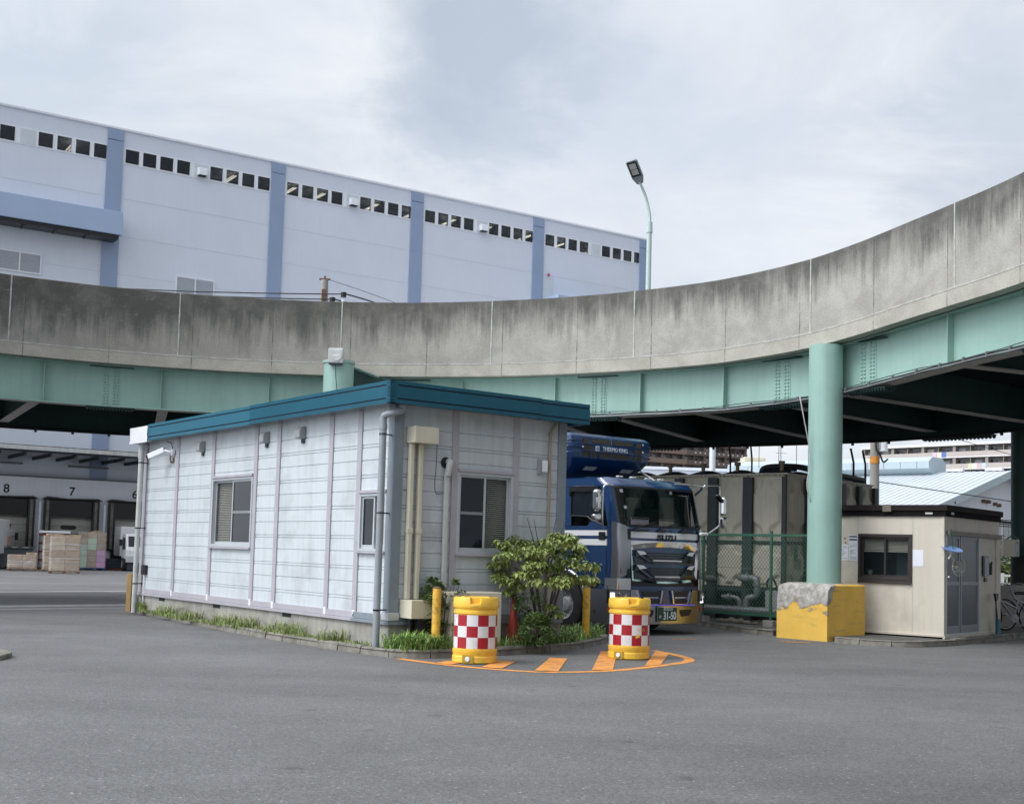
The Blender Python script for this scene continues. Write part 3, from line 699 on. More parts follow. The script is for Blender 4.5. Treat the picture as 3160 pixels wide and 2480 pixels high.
def window(prefix, w, fn, lite_first, blind_a='blind', blind_b='blind_dk', screen=True):
    """two-leaf sliding window; fn maps (along, depth, z); lite_first: which leaf shows the pale blind"""
    a0, a1, z0, z1 = w; B_ = lambda b, p, q, r_, s_, t, u: b.box(*fn(p, q, r_), *fn(s_, t, u))
    b = MB()
    B_(b, a0, -.03, z0, a0+.045, .09, z1); B_(b, a1-.045, -.03, z0, a1, .09, z1); B_(b, a0+.045, -.03, z1-.04, a1-.045, .09, z1); B_(b, a0+.045, -.03, z0, a1-.045, .09, z0+.04)
    fr = b.build('window_frame', 'alu', OFF, bevel=.004)
    b = MB(); B_(b, a0-.02, -.065, z0-.035, a1+.02, -.0, z0-.003); b.build('sill', 'batten', fr, bevel=.004)
    b = MB(); B_(b, a0-.0, -.05, z1+.003, a1+.0, -.0, z1+.05); b.build('head_trim', 'batten', fr, bevel=.004)
    mid = (a0+a1)/2
    for k, (p, q) in enumerate(((a0+.045, mid+.02), (mid-.02, a1-.045))):
        front = (k == 0) != lite_first; d0 = .0 if front else .035
        b = MB()
        B_(b, p, d0, z0+.04, p+.035, d0+.03, z1-.04); B_(b, q-.035, d0, z0+.04, q, d0+.03, z1-.04); B_(b, p+.035, d0, z0+.04, q-.035, d0+.03, z0+.09); B_(b, p+.035, d0, z1-.075, q-.035, d0+.03, z1-.04)
        sash = b.build('sash', 'alu' if not (front and screen) else 'alu', fr, bevel=.003)
        if front and screen and a1-a0 > 1:
            b = MB(); B_(b, p+.037, d0-.004, (z0+z1)/2-.022, q-.037, d0+.010, (z0+z1)/2+.022); b.build('screen_bar', 'alu_dk', sash)
        b = MB(); B_(b, p+.035, d0+.012, z0+.09, q-.035, d0+.018, z1-.075); b.build('pane', 'glass_dk' if front else 'glass', sash)
        b = MB(); zz = z0+.06
        while zz < z1-.09:
            pts = [fn(p+.01, .075, zz), fn(q-.01, .075, zz), fn(q-.01, .09, zz+.019), fn(p+.01, .09, zz+.019)]; b.f(pts); zz += .031
        b.build('blind', blind_b if front else blind_a, sash, weld=False, recalc=False)
    return fr
window('w', W1, fl, False); window('w', W2, fl, True); window('w', W3, fr_, False)
# lift the front leaf of W1: right leaf (towards the near corner) is the dark screened one
def hood(y, z, s=1.):
    b = MB(); h, w, d = .19*s, .17*s, .13*s
    prof = [(0, z-h*.55), (-d, z-h*.5), (-d, z+h*.15), (-d*.75, z+h*.42), (0, z+h*.55)]
    b.prism([(u, v) for u, v in prof], y-w/2, y+w/2, 'y'); o = b.build('vent_hood', 'grey', OFF, bevel=.02); 
    b = MB(); b.box(-.02*s, y-.05, z-h*.9, -.006, y+.05, z-h*.56); b.build('flap', 'blackpl', o)
for y, z in ((6.95, 3.325), (4.20, 3.34), (2.86, 3.34)): hood(y, z)
# downpipes
def clip(p, r=.06, d=(1, 0)):
    b = MB(); b.tube([(p[0], p[1], p[2]-.012), (p[0], p[1], p[2]+.012)], r, 14); b.bar((p[0]+.03*d[0], p[1]+.03*d[1], p[2]), (p[0]+.2*d[0], p[1]+.2*d[1], p[2]), .02, .02); return b
dp = MB(); dp.tube(smooth_curve([(.02, -.17, 3.50), (-.02, -.175, 3.475), (-.12, -.16, 3.44), (-.19, -.05, 3.41), (-.205, .0, 3.36), (-.205, .0, 3.2)], 5), .052, 14)
dp.tube([(-.205, .0, 3.2), (-.205, .0, .08)], .052, 14); dp.tube([(.02, -.17, 3.50), (.02, -.17, 3.56)], .06, 14); dp.tube([(-.205, 0, 3.20), (-.205, 0, 3.27)], .058, 14)
dpo = dp.build('downpipe', 'pvc', OFF, smooth=40)
for z in (3.13, 2.0, .62): clip((-.205, 0, z), .058, (.9, .2)).build('pipe_clip', 'chrome_dk', dpo, smooth=40)
dp = MB(); dp.tube([(-.16, 9.80, 3.54), (-.16, 9.80, 3.22)], .062, 14); dp.tube([(-.16, 9.80, 3.22), (-.16, 9.80, .05)], .052, 14); dpo = dp.build('downpipe', 'pvc_pale', OFF, smooth=40)
for z in (3.13, 1.78, .64): clip((-.16, 9.80, z), .058, (1, 0)).build('pipe_clip', 'blackpl', dpo, smooth=40)
# beige refrigerant ducting on the end wall
b = MB(); b.box(.19, -.24, 3.03, .60, -.012, 3.27); b.build('duct_box', 'beige', OFF, bevel=.006)
b = MB(); b.box(.16, -.34, .51, .585, -.012, .77); b.build('duct_box', 'beige', OFF, bevel=.006)
for x in (.255, .41):
    b = MB(); b.box(x-.04, -.09, .77, x+.04, -.012, 3.03); o = b.build('duct', 'beige', OFF, bevel=.02, seg=3)
    b = MB(); b.box(x-.045, -.097, 1.72, x+.045, -.02, 1.80); b.build('duct_joint', 'beige', o, bevel=.008)
b = MB(); b.box(.85, -.07, .3, .925, -.012, 2.62); o = b.build('duct', 'pvc_pale', OFF, bevel=.015)
b = MB(); b.tube(smooth_curve([(.93, .0, 2.80), (.92, -.07, 2.80), (.895, -.09, 2.72), (.888, -.07, 2.60)], 4), .05, 12); b.build('duct_elbow', 'pvc_pale', o, smooth=50)
b = MB(); b.tube([(.885, -.012, 2.79), (.885, -.004, 2.79)], .085, 16); b.build('wall_hole', 'dark', o)
b = MB(); b.tube(smooth_curve([(.72, -.01, 3.23), (.72, -.012, 2.8), (.70, -.012, 2.45), (.74, -.012, 2.32), (.86, -.02, 2.34)], 6), .004, 5); b.ball((.72, -.012, 3.24), .012, 6); b.build('loose_wire', 'cable', OFF)
b = MB(); b.tube(smooth_curve([(2.97, -.08, 3.60), (2.93, -.05, 3.52), (2.87, -.035, 3.42), (2.845, -.03, 3.30), (2.84, -.03, 3.0), (2.84, -.03, 2.0), (2.84, -.03, .5)], 4), .022, 10); o = b.build('conduit', 'wood', OFF, smooth=50); o.data.materials[0] = mat('tan_conduit', (.30, .25, .19), .5, var=.1)
for z in (3.37, 2.45, 1.6):
    b = MB(); b.box(2.81, -.055, z-.012, 2.875, -.0, z+.012); b.build('conduit_clip', 'grey', o)
b = MB(); b.box(2.61, -.035, 2.72, 2.67, -.0, 2.96); b.mi = 1; b.box(2.675, -.09, 2.76, 2.76, -.035, 2.94); b.build('wall_lamp', ['grey', 'whitemetal'], OFF, bevel=.006)
b = MB(); b.box(-.06, 9.545, .83, -.004, 9.785, .995+.03); b.build('meter_box', 'blackpl', OFF, bevel=.008)
b = MB(); b.tube([(-.03, 9.66, .83), (-.03, 9.66, .05)], .014, 8); b.build('conduit', 'whitemetal', OFF)
b = MB()   # corrugated black hose under the lower duct box
for k in range(24): b.tube([(.25, -.17, .09+.018*k), (.25, -.17, .102+.018*k)], .05 if k % 2 else .042, 10)
b.box(.30, -.30, .09, .56, -.03, .50); b.build('hose_bundle', 'blackpl', OFF)

cc = thing('security_camera', 'white bullet security camera under the office roof edge', 'camera', off(-.02, 8.40)+(3.28,), A7)
b = MB(); b.cyl((0, 0, 0), (-.05, 0, 0), .075, .07, 20); b.tube([(-.05, 0, 0), (-.12, .05, .03), (-.15, .14, .035)], .028, 10); b.build('bracket', 'whitemetal', cc, smooth=40)
b = MB(); b.mi = 0; b.prism([(-.055, -.05), (.055, -.05), (.06, 0), (.055, .05), (-.055, .05), (-.06, 0)], 0, .42)
o = b.build('body', 'whitemetal', cc, bevel=.012); o.location = (-.14, .10, .05); o.rotation_euler = Vector((-.42, .80, -.30)).to_track_quat('Z', 'X').to_euler()
b = MB(); b.cyl((0, 0, .42), (0, 0, .455), .058, .05, 16); q = b.build('lens_hood', 'blackpl', o)
b = MB(); b.tube(smooth_curve([(-.02, 0, -.02), (-.06, 0, -.09), (-.06, -.02, -.17), (-.015, -.03, -.2), (-.0, -.01, -.1)], 5), .016, 8); b.build('cable_loop', 'rust', cc)
b = MB(); b.tube(smooth_curve([(-.02, 0, .05), (-.03, .05, .17), (-.05, .25, .24)], 5), .009, 6); b.build('cable', 'cable', cc)

ac = thing('air_conditioner', 'beige outdoor air conditioner unit against the office end wall', 'air conditioner', off(.70, -.40)+(.10,), A7)
b = MB(); b.box(0, -.17, .06, .88, .17, .80); b.build('casing', 'beige', ac, bevel=.015)
b = MB(); 
for k in range(9): b.cyl((.38, -.176, .43), (.38, -.172, .43), .03+.03*k, .03+.03*k, 28) if k == 8 else None
b.build('fan_guard', 'grey', ac)
b = MB(); b.box(.72, -.176, .585, .83, -.171, .62); b.build('badge', 'teal', ac)
text_mesh('lettering', 'FUJITSU', .035, 'grey', ac, at(.775, -.173, .66) @ FACE_Y)
b = MB(); b.box(.08, -.15, 0, .14, .15, .06); b.box(.74, -.15, 0, .80, .15, .06); b.build('foot', 'blackpl', ac)

# ------------------------------------------------------------------ traffic drums, bollards, cone
def drum(name, label, loc, rz, phase, scuff):
    t = thing(name, label, 'traffic drum', loc, rz, 'red and white chequered yellow traffic drums')
    base = [(.0, .0), (.285, .0), (.302, .015), (.302, .085), (.292, .097), (.292, .118), (.300, .130), (.300, .185), (.288, .19), (.288, .645), (.300, .655), (.300, .685), (.287, .695), (.287, .715), (.300, .725), (.306, .735)]
    notches = [R(270), R(30), R(150)]
    def prof(a):
        near = min(abs((a-n_+math.pi) % (2*math.pi)-math.pi) for n_ in notches); cut = near < R(13)
        if cut: return base+[(.306, .775), (.300, .785), (.235, .79), (.235, .86), (.0, .86)]
        return base+[(.306, .775), (.304, .845), (.292, .87), (.235, .87), (.235, .86), (.0, .86)]
    def prof2(a):
        p = prof(a); return p if len(p) == 21 else p[:16]+[(.306, .775), (.300, .785), (.27, .788), (.235, .79), (.235, .86), (.0, .86)][:max(0, 22-16)]
    L = max(len(prof(R(k))) for k in range(360))
    def prof3(a):
        near = min(abs((a-n_+math.pi) % (2*math.pi)-math.pi) for n_ in notches)
        return base+([(.306, .770), (.301, .782), (.268, .786), (.236, .79), (.235, .86), (.0, .86)] if near < R(13) else [(.306, .770), (.304, .845), (.292, .87), (.236, .87), (.235, .86), (.0, .86)])
    b = MB(); b.lathe(None, 144, fn=prof3); b.build('body', 'drum', t, smooth=35)
    b = MB(); n = 96
    for row in range(3):
        z0 = .197+.147*row; z1 = z0+.147
        for k in range(n):
            a0, a1 = 2*math.pi*k/n+phase, 2*math.pi*(k+1)/n+phase; cell = int(k//(n/12)); b.mi = (cell+row) % 2; r = .2905
            b.f([(r*math.cos(a0), r*math.sin(a0), z0), (r*math.cos(a1), r*math.sin(a1), z0), (r*math.cos(a1), r*math.sin(a1), z1), (r*math.cos(a0), r*math.sin(a0), z1)])
    b.build('chequered_sleeve', ['st_white', 'st_red'], t, smooth=30)
    b = MB(); a = R(270-16 if not scuff else 270-40); b.cyl((.29*math.cos(a), .29*math.sin(a), .06), (.325*math.cos(a), .325*math.sin(a), .06), .036, .032, 14); b.build('filler_cap', 'whitemetal', t, bevel=.006)
    b = MB(); b.box(-.075, -.010, -.052, .075, .004, .052, Matrix.Rotation(a+math.pi/2, 4, 'Z') @ at(0, -.300, .06)); b.build('cap_recess_shade', mat('drum_recess_shade', (.42, .26, .02), .5), t)  # darker yellow plate paints the shaded recess round the cap
    b = MB(); b.tube([(.306*math.cos(R(q)), .306*math.sin(R(q)), .752) for q in range(262, 279, 4)], .004, 5); b.build('moulding_shadow', mat('drum_shadow', (.3, .18, .02), .5), t)  # thin dark line paints the shadow of a moulding
    if scuff:
        b = MB(); aa = R(282)
        def cylpt(a, z, r=.2925): return (r*math.cos(a), r*math.sin(a), z)
        shp = [(-.03, 0), (-.11, .02), (-.06, .035), (-.07, .065), (-.02, .05), (.04, .07), (.10, .035), (.16, .04), (.10, .015), (.05, .02)]
        b.f([cylpt(aa+u*1.1, .30+v) for u, v in shp])
        for u in (0., .10, .19, .30, .40): b.f([cylpt(aa+u, .40), cylpt(aa+u+.02, .398), cylpt(aa+u+.035, .44), cylpt(aa+u+.01, .445)])
        b.build('torn_patch', 'drum', t)
    return t
drum('traffic_drum', 'chequered yellow traffic drum in front of the planted island with the air conditioner behind', (-.43, 16.76, .008), R(0), R(8), False)
drum('traffic_drum', 'scuffed chequered yellow traffic drum standing in front of the blue truck', (1.77, 18.12, .008), R(6), R(-4), True)
for p, lab in (((-1.01, 17.60), 'rusty topped yellow steel post beside the dark shrub'), ((1.30, 20.68), 'yellow steel post with grey top standing before the truck wheel')):
    t = thing('bollard', lab, 'bollard', (*p, .09), group='yellow steel posts on the planted island')
    b = MB(); b.cyl((0, 0, 0), (0, 0, .86), .062, n=24); b.build('post', 'yellow', t, smooth=40)
    b = MB(); b.lathe([(.062, .86), (.062, .868), (.045, .885), (0.001, .892)], 24); b.build('cap', 'rust' if p[0] < 0 else 'pave', t, smooth=40)
t = tag(MB().box(-.05, -.04, 0, .05, .04, .78).build('wooden_stake', 'wood', bevel=.006), 'weathered yellow wooden stake beside the far downpipe', 'stake'); t.location = (*off(-.13, 10.20), .05)
cn = thing('traffic_cone', 'faded red traffic cone standing beside the air conditioner', 'cone', (.09, 18.85, .09))
b = MB(); b.box(-.17, -.17, 0, .17, .17, .035); b.build('base', 'cone', cn, bevel=.02)
b = MB(); b.lathe([(.125, .035), (.115, .06), (.030, .70), (.024, .71), (.001, .71)], 24); b.build('cone_body', 'cone', cn, smooth=40)

# ------------------------------------------------------------------ curved elevated ramp
BC = Vector((-4.45, 16.65)); RI, RO, GI, GO = 12.75, 21.1, 13.2, 20.55
PROF = [(-90, .95), (-30, .62), (0, .50), (12, .385), (20, .36), (25, .305), (28, .25), (31, .185), (36, .09), (40, .05), (47, .0), (210, .0)]
def dz(t):
    for (a, p), (c, q) in zip(PROF, PROF[1:]):
        if a <= t <= c: return p+(q-p)*(t-a)/(c-a)
    return PROF[0][1] if t < PROF[0][0] else PROF[-1][1]
ZC = 5.60                                    # lower edge of the slab
def bp(t, r, z): return (BC.x+r*math.cos(R(t)), BC.y+r*math.sin(R(t)), z+dz(t))
T0, T1 = -82, 165
TH = [T0+1.5*i for i in range(int((T1-T0)/1.5)+1)]
ramp = thing('elevated_ramp', 'curved elevated ramp with stained concrete parapet on green steel girders', 'ramp', (BC.x, BC.y, 0))
IV = Matrix.Translation((-BC.x, -BC.y, 0))
def sweep(name, prof, m, parent, uvf=None, ths=TH, smooth=30, closed=True):
    """sweep an (r, z) profile along the ramp"""
    b = MB(); rings = []; uvl = b.b.loops.layers.uv.new('UVMap') if uvf else None
    for t in ths: rings.append([b.b.verts.new(IV @ Vector(bp(t, r, z))) for r, z in prof])
    n = len(prof); acc = [0]
    for i in range(n): acc.append(acc[-1])
    for i in range(len(ths)-1):
        for k in range(n if closed else n-1):
            f_ = b.b.faces.new((rings[i][k], rings[i+1][k], rings[i+1][(k+1) % n], rings[i][(k+1) % n]))
            if uvl:
                for lp, (tt, kk) in zip(f_.loops, ((ths[i], k), (ths[i+1], k), (ths[i+1], (k+1) % n), (ths[i], (k+1) % n))):
                    r, z = prof[kk]; lp[uvl].uv = (R(tt)*RI, z-ZC)
    if closed:
        for rg in (rings[0], rings[-1][::-1]): b.b.faces.new(rg)
    return b.build(name, m, parent, smooth=smooth, weld=False)
ZTOP = 7.385
par = sweep('parapet', [(RI, ZC), (RI, ZC+.285), (RI+.012, ZC+.288), (RI+.012, ZTOP-.01), (RI+.03, ZTOP), (RI+.23, ZTOP), (RI+.25, ZTOP-.02), (RI+.25, 6.2), (GI-.2, 6.1), (GI-.2, ZC)], 'parapet', ramp, True)
sweep('parapet', [(RO, ZC), (RO, ZTOP), (RO-.25, ZTOP), (RO-.25, 6.1), (GO+.2, 6.1), (GO+.2, ZC)], 'conc', ramp)
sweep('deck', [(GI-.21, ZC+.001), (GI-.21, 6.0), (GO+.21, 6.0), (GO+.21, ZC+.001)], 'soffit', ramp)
sweep('carriageway', [(RI+.24, 6.004), (RI+.24, 6.06), (RO-.24, 6.06), (RO-.24, 6.004)], 'ramproad', ramp)
b = MB()
rr = GI+.5
while rr < GO-.4:     # troughs of the steel deck formwork
    A = []
    for t in TH: A.append([b.b.verts.new(IV @ Vector(bp(t, rr+q, z))) for q, z in ((0, ZC-.0), (.02, ZC-.06), (.08, ZC-.06), (.10, ZC-.0))])
    for p, q in zip(A, A[1:]):
        for k in range(3): b.b.faces.new((p[k], q[k], q[k+1], p[k+1]))
    rr += .22
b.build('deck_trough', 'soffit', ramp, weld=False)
sweep('joint_seal', [(RI-.006, ZC+.278), (RI-.006, ZC+.300), (RI+.012, ZC+.300), (RI+.012, ZC+.278)], 'caulk', ramp)
for t in (139.3, 122.6, 105.9, 88.8, 72.3, 56.3, 36.4, 20.1, 3.5, -13, -29, -46, -62):
    b = MB(); w = .065
    A = [IV @ Vector(bp(t+s_*w, RI+.004, z)) for s_, z in ((-1, ZC+.30), (1, ZC+.30), (1, ZTOP-.005), (-1, ZTOP-.005))]
    B = [IV @ Vector(bp(t+s_*w, RI+.03, z)) for s_, z in ((-1, ZC+.30), (1, ZC+.30), (1, ZTOP-.005), (-1, ZTOP-.005))]
    b.f(A); b.f([A[0], A[3], B[3], B[0]]); b.f([A[1], B[1], B[2], A[2]]); b.build('joint_seal', 'caulk', ramp)
ZG = 4.62
def girder(r, sgn, m):
    """plate girder: web, two flanges (sgn: side facing the viewer inside the curve)"""
    w = sweep('girder', [(r-.17, ZG), (r-.17, ZG+.028), (r-.008, ZG+.028), (r-.008, ZC-.03), (r-.15, ZC-.03), (r-.15, ZC-.002), (r+.15, ZC-.002), (r+.15, ZC-.03), (r+.008, ZC-.03), (r+.008, ZG+.028), (r+.17, ZG+.028), (r+.17, ZG)], m, ramp)
    return w
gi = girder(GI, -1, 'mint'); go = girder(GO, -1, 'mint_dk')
b = MB()      # inner flange underside, light from the ground put into its paler colour
A = [(IV @ Vector(bp(t, GI-.165, ZG-.003)), IV @ Vector(bp(t, GI+.165, ZG-.003))) for t in TH]
for p, q in zip(A, A[1:]): b.f([p[0], q[0], q[1], p[1]])
b.build('flange_underside', 'flange', gi, weld=False, recalc=False)
ST = [-10, -21, -32, -43, -54, -65, 150, 139.5, 129, 118.8, 107.4, 96.4, 86, 75.8, 65.6, 56.2, 47.0, 22.4, 11.5, 1]
for t in ST:
    b = MB(); d = R(t); rad = Vector((math.cos(d), math.sin(d), 0)); tan = Vector((-rad.y, rad.x, 0)); p = IV @ Vector(bp(t, GI, 0)); z0 = ZG+.03+dz(t)
    mm = Matrix((rad, tan, Vector((0, 0, 1)))).transposed().to_4x4(); mm.translation = p
    b.box(-.15, -.009, z0-p.z+.0, -.009, .009, ZC-.032-0+dz(t)-p.z, mm); b.build('stiffener', 'mint', gi)
for t in (150, 131, 112.3, 81.5, 61.0, 40.9, 31.6, 12):
    d = R(t); rad = Vector((math.cos(d), math.sin(d), 0)); tan = Vector((-rad.y, rad.x, 0)); p = IV @ Vector(bp(t, GI, 0)); p.z = dz(t)
    mm = Matrix((rad, tan, Vector((0, 0, 1)))).transposed().to_4x4(); mm.translation = p
    b = MB(); b.box(-.020, -.20, ZG+.05, -.009, .20, ZC-.05, mm); sp = b.build('splice_plate', 'mint', gi)
    for cxs in ((-.15, -.075), (.075, .15)):
      b = MB()
      for cx in cxs:
        for k in range(12):
            z = ZG+.10+(ZC-.05-ZG-.15)*k/11; c = mm @ Vector((-.020, cx, z))
            b.lathe([(.0255, 0), (.0255, .010), (.018, .022), (.0001, .027)], 8, mtx=mm @ at(-.020, cx, z) @ Matrix.Rotation(R(-90), 4, 'Y'))
      b.build('bolt_row', 'mint', sp, smooth=85, weld=False)
    b = MB(); b.box(-.16, -.55, ZG-.022, .16, .55, ZG-.004, mm)
    for k in range(15):
        for cx in (-.12, -.06, .06, .12): b.lathe([(.024, 0), (.024, .03), (.012, .05), (.0001, .05)], 7, mtx=mm @ at(cx, -.50+k*1.0/14, ZG-.022) @ Matrix.Rotation(R(180), 4, 'X'))
    b.build('flange_splice', 'mint_dk', gi, weld=False)
    b = MB(); b.box(-.15, -.5, ZC-.045, -.02, .5, ZC-.032, mm); b.build('flange_splice', 'mint_dk', gi)
for t in (75, 66, 41.5):
    d = R(t); rad = Vector((math.cos(d), math.sin(d), 0)); tan = Vector((-rad.y, rad.x, 0)); p = IV @ Vector(bp(t, GO, 0)); p.z = dz(t)
    mm = Matrix((rad, tan, Vector((0, 0, 1)))).transposed().to_4x4(); mm.translation = p
    b = MB(); b.box(-.2, -.9, ZG-.022, .2, .9, ZG-.004, mm)
    for k in range(18):
        for cx in (-.14, .14): b.lathe([(.045, 0), (.045, .05), (.02, .08), (.0001, .08)], 8, mtx=mm @ at(cx, -.85+k*1.7/17, ZG-.022) @ Matrix.Rotation(R(180), 4, 'X'))
    b.build('flange_splice', 'mint_dk', go, weld=False)
for t in (-70, -57, -44, -31, -18, -5, 140, 129, 118.8, 107.0, 96.4, 86, 75.8, 69, 61.5, 52.5, 43.2, 36.0, 23.5, 11.5):
    d = R(t); rad = Vector((math.cos(d), math.sin(d), 0)); tan = Vector((-rad.y, rad.x, 0)); p = Vector((0, 0, dz(t)))
    mm = Matrix((rad, tan, Vector((0, 0, 1)))).transposed().to_4x4(); mm.translation = p
    b = MB(); b.box(GI+.01, -.008, ZG+.14, GO-.01, .008, ZC-.065, mm); cb = b.build('cross_beam', 'mint_dk', ramp)
    b = MB(); b.box(GI+.18, -.125, ZG+.112, GO-.18, .125, ZG+.138, mm); b.build('bottom_flange', 'flange', cb)  # paler flange colour paints in light from the ground
# cables clipped along the inner flange
for i, (rr, zz, rad_, m_) in enumerate(((GI-.19, ZG+.05, .016, 'black'), (GI-.20, ZG+.015, .016, 'galv'), (GI-.185, ZG+.085, .008, 'cable'))):
    b = MB(); pts = []
    for k in range(80):
        t = 64-64*k/79*1.15; pts.append(IV @ Vector(bp(t, rr, zz+.004*math.sin(k*.9+i)+(.02*math.sin(k*.37) if i == 2 else 0))))
    b.tube(pts, rad_, 6)
    if i == 1:
        for k in range(24): b.box(-.02, -.02, -.05, .03, .02, .05, IV @ at(*bp(62-2.6*k, GI-.195, ZG+.045)))
    b.build('cable', m_, ramp, smooth=60)
b = MB(); b.tube([IV @ Vector(bp(t, GO-.22, ZG-.03)) for t in TH if 10 < t < 130], .03, 6)
for k in range(40): b.box(-.03, -.03, -.06, .03, .03, .02, IV @ at(*bp(122-2.8*k, GO-.22, ZG-.05)))
b.build('cable', 'black', ramp)
# hanger rods and one loose cable under the deck
def px(t, r, z): return Vector(bp(t, r, z))
for x, y in ((6.66, 33.3), (7.15, 33.1), (7.58, 32.9)):
    o = tag(MB().cyl((x, y, 3.95), (x, y, 4.75), .008, n=6).build('hanger_wire', 'cable'), 'thin straight hanger wire hanging below the far edge of the ramp', 'wire', 'hanger wires under the ramp')
o = tag(MB().tube(smooth_curve([(5.53, 23.8, 4.66), (5.56, 23.75, 4.45), (5.63, 23.75, 4.1), (5.72, 23.8, 3.7), (5.74, 23.8, 3.3), (5.69, 23.8, 2.95), (5.77, 23.85, 2.62)], 6), .011, 6).build('loose_cable', 'pvc_pale', smooth=60), 'loose grey cable dangling beside the green column', 'cable')

# columns
c1 = thing('ramp_column', 'pale green steel column standing on a chipped yellow concrete block', 'column', (6.08, 23.98, 0))
b = MB(); b.cyl((0, 0, 1.07), (0, 0, ZC+.08), .325, n=48); b.build('shaft', 'mint', c1, smooth=40)
b = MB(); b.box(-.60, -.58, 0, .60, .58, 1.07)
bk = b.build('footing', 'blockp', c1); bk.rotation_euler = (0, 0, R(40)); bk.location = (-.06, -.02, 0)
bk.data.transform(Matrix.Identity(4))
bm_ = bmesh.new(); bm_.from_mesh(bk.data); bmesh.ops.subdivide_edges(bm_, edges=bm_.edges, cuts=22, use_grid_fill=True)
for v in bm_.verts:
    x, y, z = v.co
    # knocked off upper edge on the road side (-x) and rounded corners
    k = max(0, (z-.72)/.35)*max(0, (-x-.34)/.26); n_ = mnoise.noise(Vector((x*5, y*5, z*5)))
    v.co.x += .07*k*k+.03*k*n_; v.co.z -= .03*k*k+.02*k*abs(n_)
    if z > .6 and x < -.55: v.co.x += .012*mnoise.noise(Vector((y*9, z*9, 1)))
    e = max(0, (abs(y)-.47)/.11); v.co.z -= .035*e*e*(1 if z > 1.0 else 0)
bm_.to_mesh(bk.data); bm_.free(); bk.data.shade_smooth(); bk.data.set_sharp_from_angle(angle=R(45))
c2 = thing('ramp_column', 'pale green steel column rising behind the office roof with a grey box on top', 'column', (-3.95, 27.6, 0))
b = MB(); b.cyl((0, 0, 0), (0, 0, 5.60), .335, n=48); b.build('shaft', 'mint', c2, smooth=40)
b = MB(); b.cyl((0, 0, 5.60), (0, 0, 5.66), .36, n=48); b.build('cap_plate', 'mint', c2, smooth=40)
d = (BC-Vector((-3.95, 27.6))); t2 = math.degrees(math.atan2(27.6-BC.y, -3.95-BC.x))
b = MB(); b.prism([(.30, 4.7), (2.3, 4.7), (2.3, 5.30), (.30, 5.62)], -.012, .012, 'y'); b.mi = 0; q = b.build('bracket_web', 'mint_dk', c2); q.rotation_euler = (0, 0, R(52))
b = MB(); b.prism([(.32, 5.56), (1.15, 5.44), (1.15, 5.47), (.32, 5.59)], -.14, .14, 'y'); b.prism([(.3, 4.67), (2.3, 4.67), (2.3, 4.70), (.3, 4.70)], -.14, .14, 'y'); q = b.build('bracket_flange', 'mint', c2); q.rotation_euler = (0, 0, R(52))
bx = thing('antenna_box', 'square pale grey antenna box with round boss mounted on the column top', 'antenna box', (-3.97, 27.22, 5.56), R(-4))
b = MB(); b.box(-.17, -.06, 0, .17, .06, .335); b.build('housing', 'pvc_pale', bx, bevel=.03, seg=3)
b = MB(); b.cyl((.03, -.085, .165), (.03, -.055, .165), .115, .125, 32); b.build('boss', 'pvc_pale', bx, smooth=40)
b = MB(); b.box(-.05, -.088, .155, .10, -.082, .18); b.build('label_plate', 'paper', bx)
b = MB(); b.box(-.15, -.055, -.03, .15, .05, 0); b.tube(smooth_curve([(0, -.02, -.03), (.02, -.03, -.3), (.06, -.04, -.6)], 5), .008, 6); b.build('bracket', 'blackpl', bx)
c3 = thing('ramp_column', 'dark shaded green column at the right edge behind the hut', 'column', (12.35, 29.6, 0))
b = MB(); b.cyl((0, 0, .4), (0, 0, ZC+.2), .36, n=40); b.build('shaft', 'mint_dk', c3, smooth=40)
b = MB(); b.cyl((0, 0, 1.0), (0, 0, 1.75), .372, n=40); b.build('black_sleeve', 'black', c3, smooth=40)
eb = thing('electrical_box', 'beige electrical box strapped to the dark green column', 'electrical box', (11.72, 28.95, 1.72), R(-8))
b = MB(); b.box(-.21, -.12, 0, .14, .12, .40); b.build('housing', 'beige', eb, bevel=.01)
b = MB(); b.box(.045, -.128, .01, .135, -.115, .39); q = b.build('door_edge', 'pvc_pale', eb, bevel=.004)
b = MB(); b.box(.07, -.14, .30, .115, -.128, .34); b.box(.07, -.14, .07, .115, -.128, .11); b.build('latch', 'grey', eb)
b = MB(); b.tube([(-.12, 0, .40), (.02, .05, .50), (.16, 0, .40)], .02, 6); b.build('strap', 'fence', eb)

# street lamp on the ramp
lp = thing('street_lamp', 'tall pale green street lamp with curved neck standing on the ramp', 'street lamp', (3.93, 36.6, 5.9))
b = MB(); b.cyl((0, 0, 0), (0, 0, 5.45), .085, .075, 20); b.build('pole', 'lampgreen', lp, smooth=40)
b = MB(); b.cyl((0, 0, 5.28), (0, 0, 5.60), .098, .09, 20); b.build('collar', 'lampgreen', lp, smooth=40)
neck = smooth_curve([(0, 0, 5.60), (-.0, 0, 5.80), (-.035, 0, 6.0), (-.13, -.02, 6.36), (-.25, -.08, 6.62), (-.34, -.14, 6.78)], 6)
b = MB(); b.tube(neck, [.05-.013*i/len(neck) for i in range(len(neck))], 14); b.build('neck', 'lampgreen', lp, smooth=60)
hx = Vector((-.42, -.62, .66)).normalized(); hy = Vector((1, -.3, .0)).normalized(); hz = hx.cross(hy).normalized()
hy = hz.cross(hx)
mm = Matrix((hx, hy, hz)).transposed().to_4x4(); mm.translation = Vector((-.33, -.13, 6.75)); mm = mm @ Matrix.Diagonal((.66, .95, .8, 1))
b = MB(); b.prism([(mm.inverted().to_3x3() @ Vector((0, 0, 0)))[:2]] if False else [(-.05, -.10), (.30, -.19), (1.15, -.19), (1.20, -.12), (1.20, .12), (1.15, .19), (.30, .19), (-.05, .10)], -.02, .10); b.b.transform(mm); b.build('lamp_head', 'pvc', lp, bevel=.03)
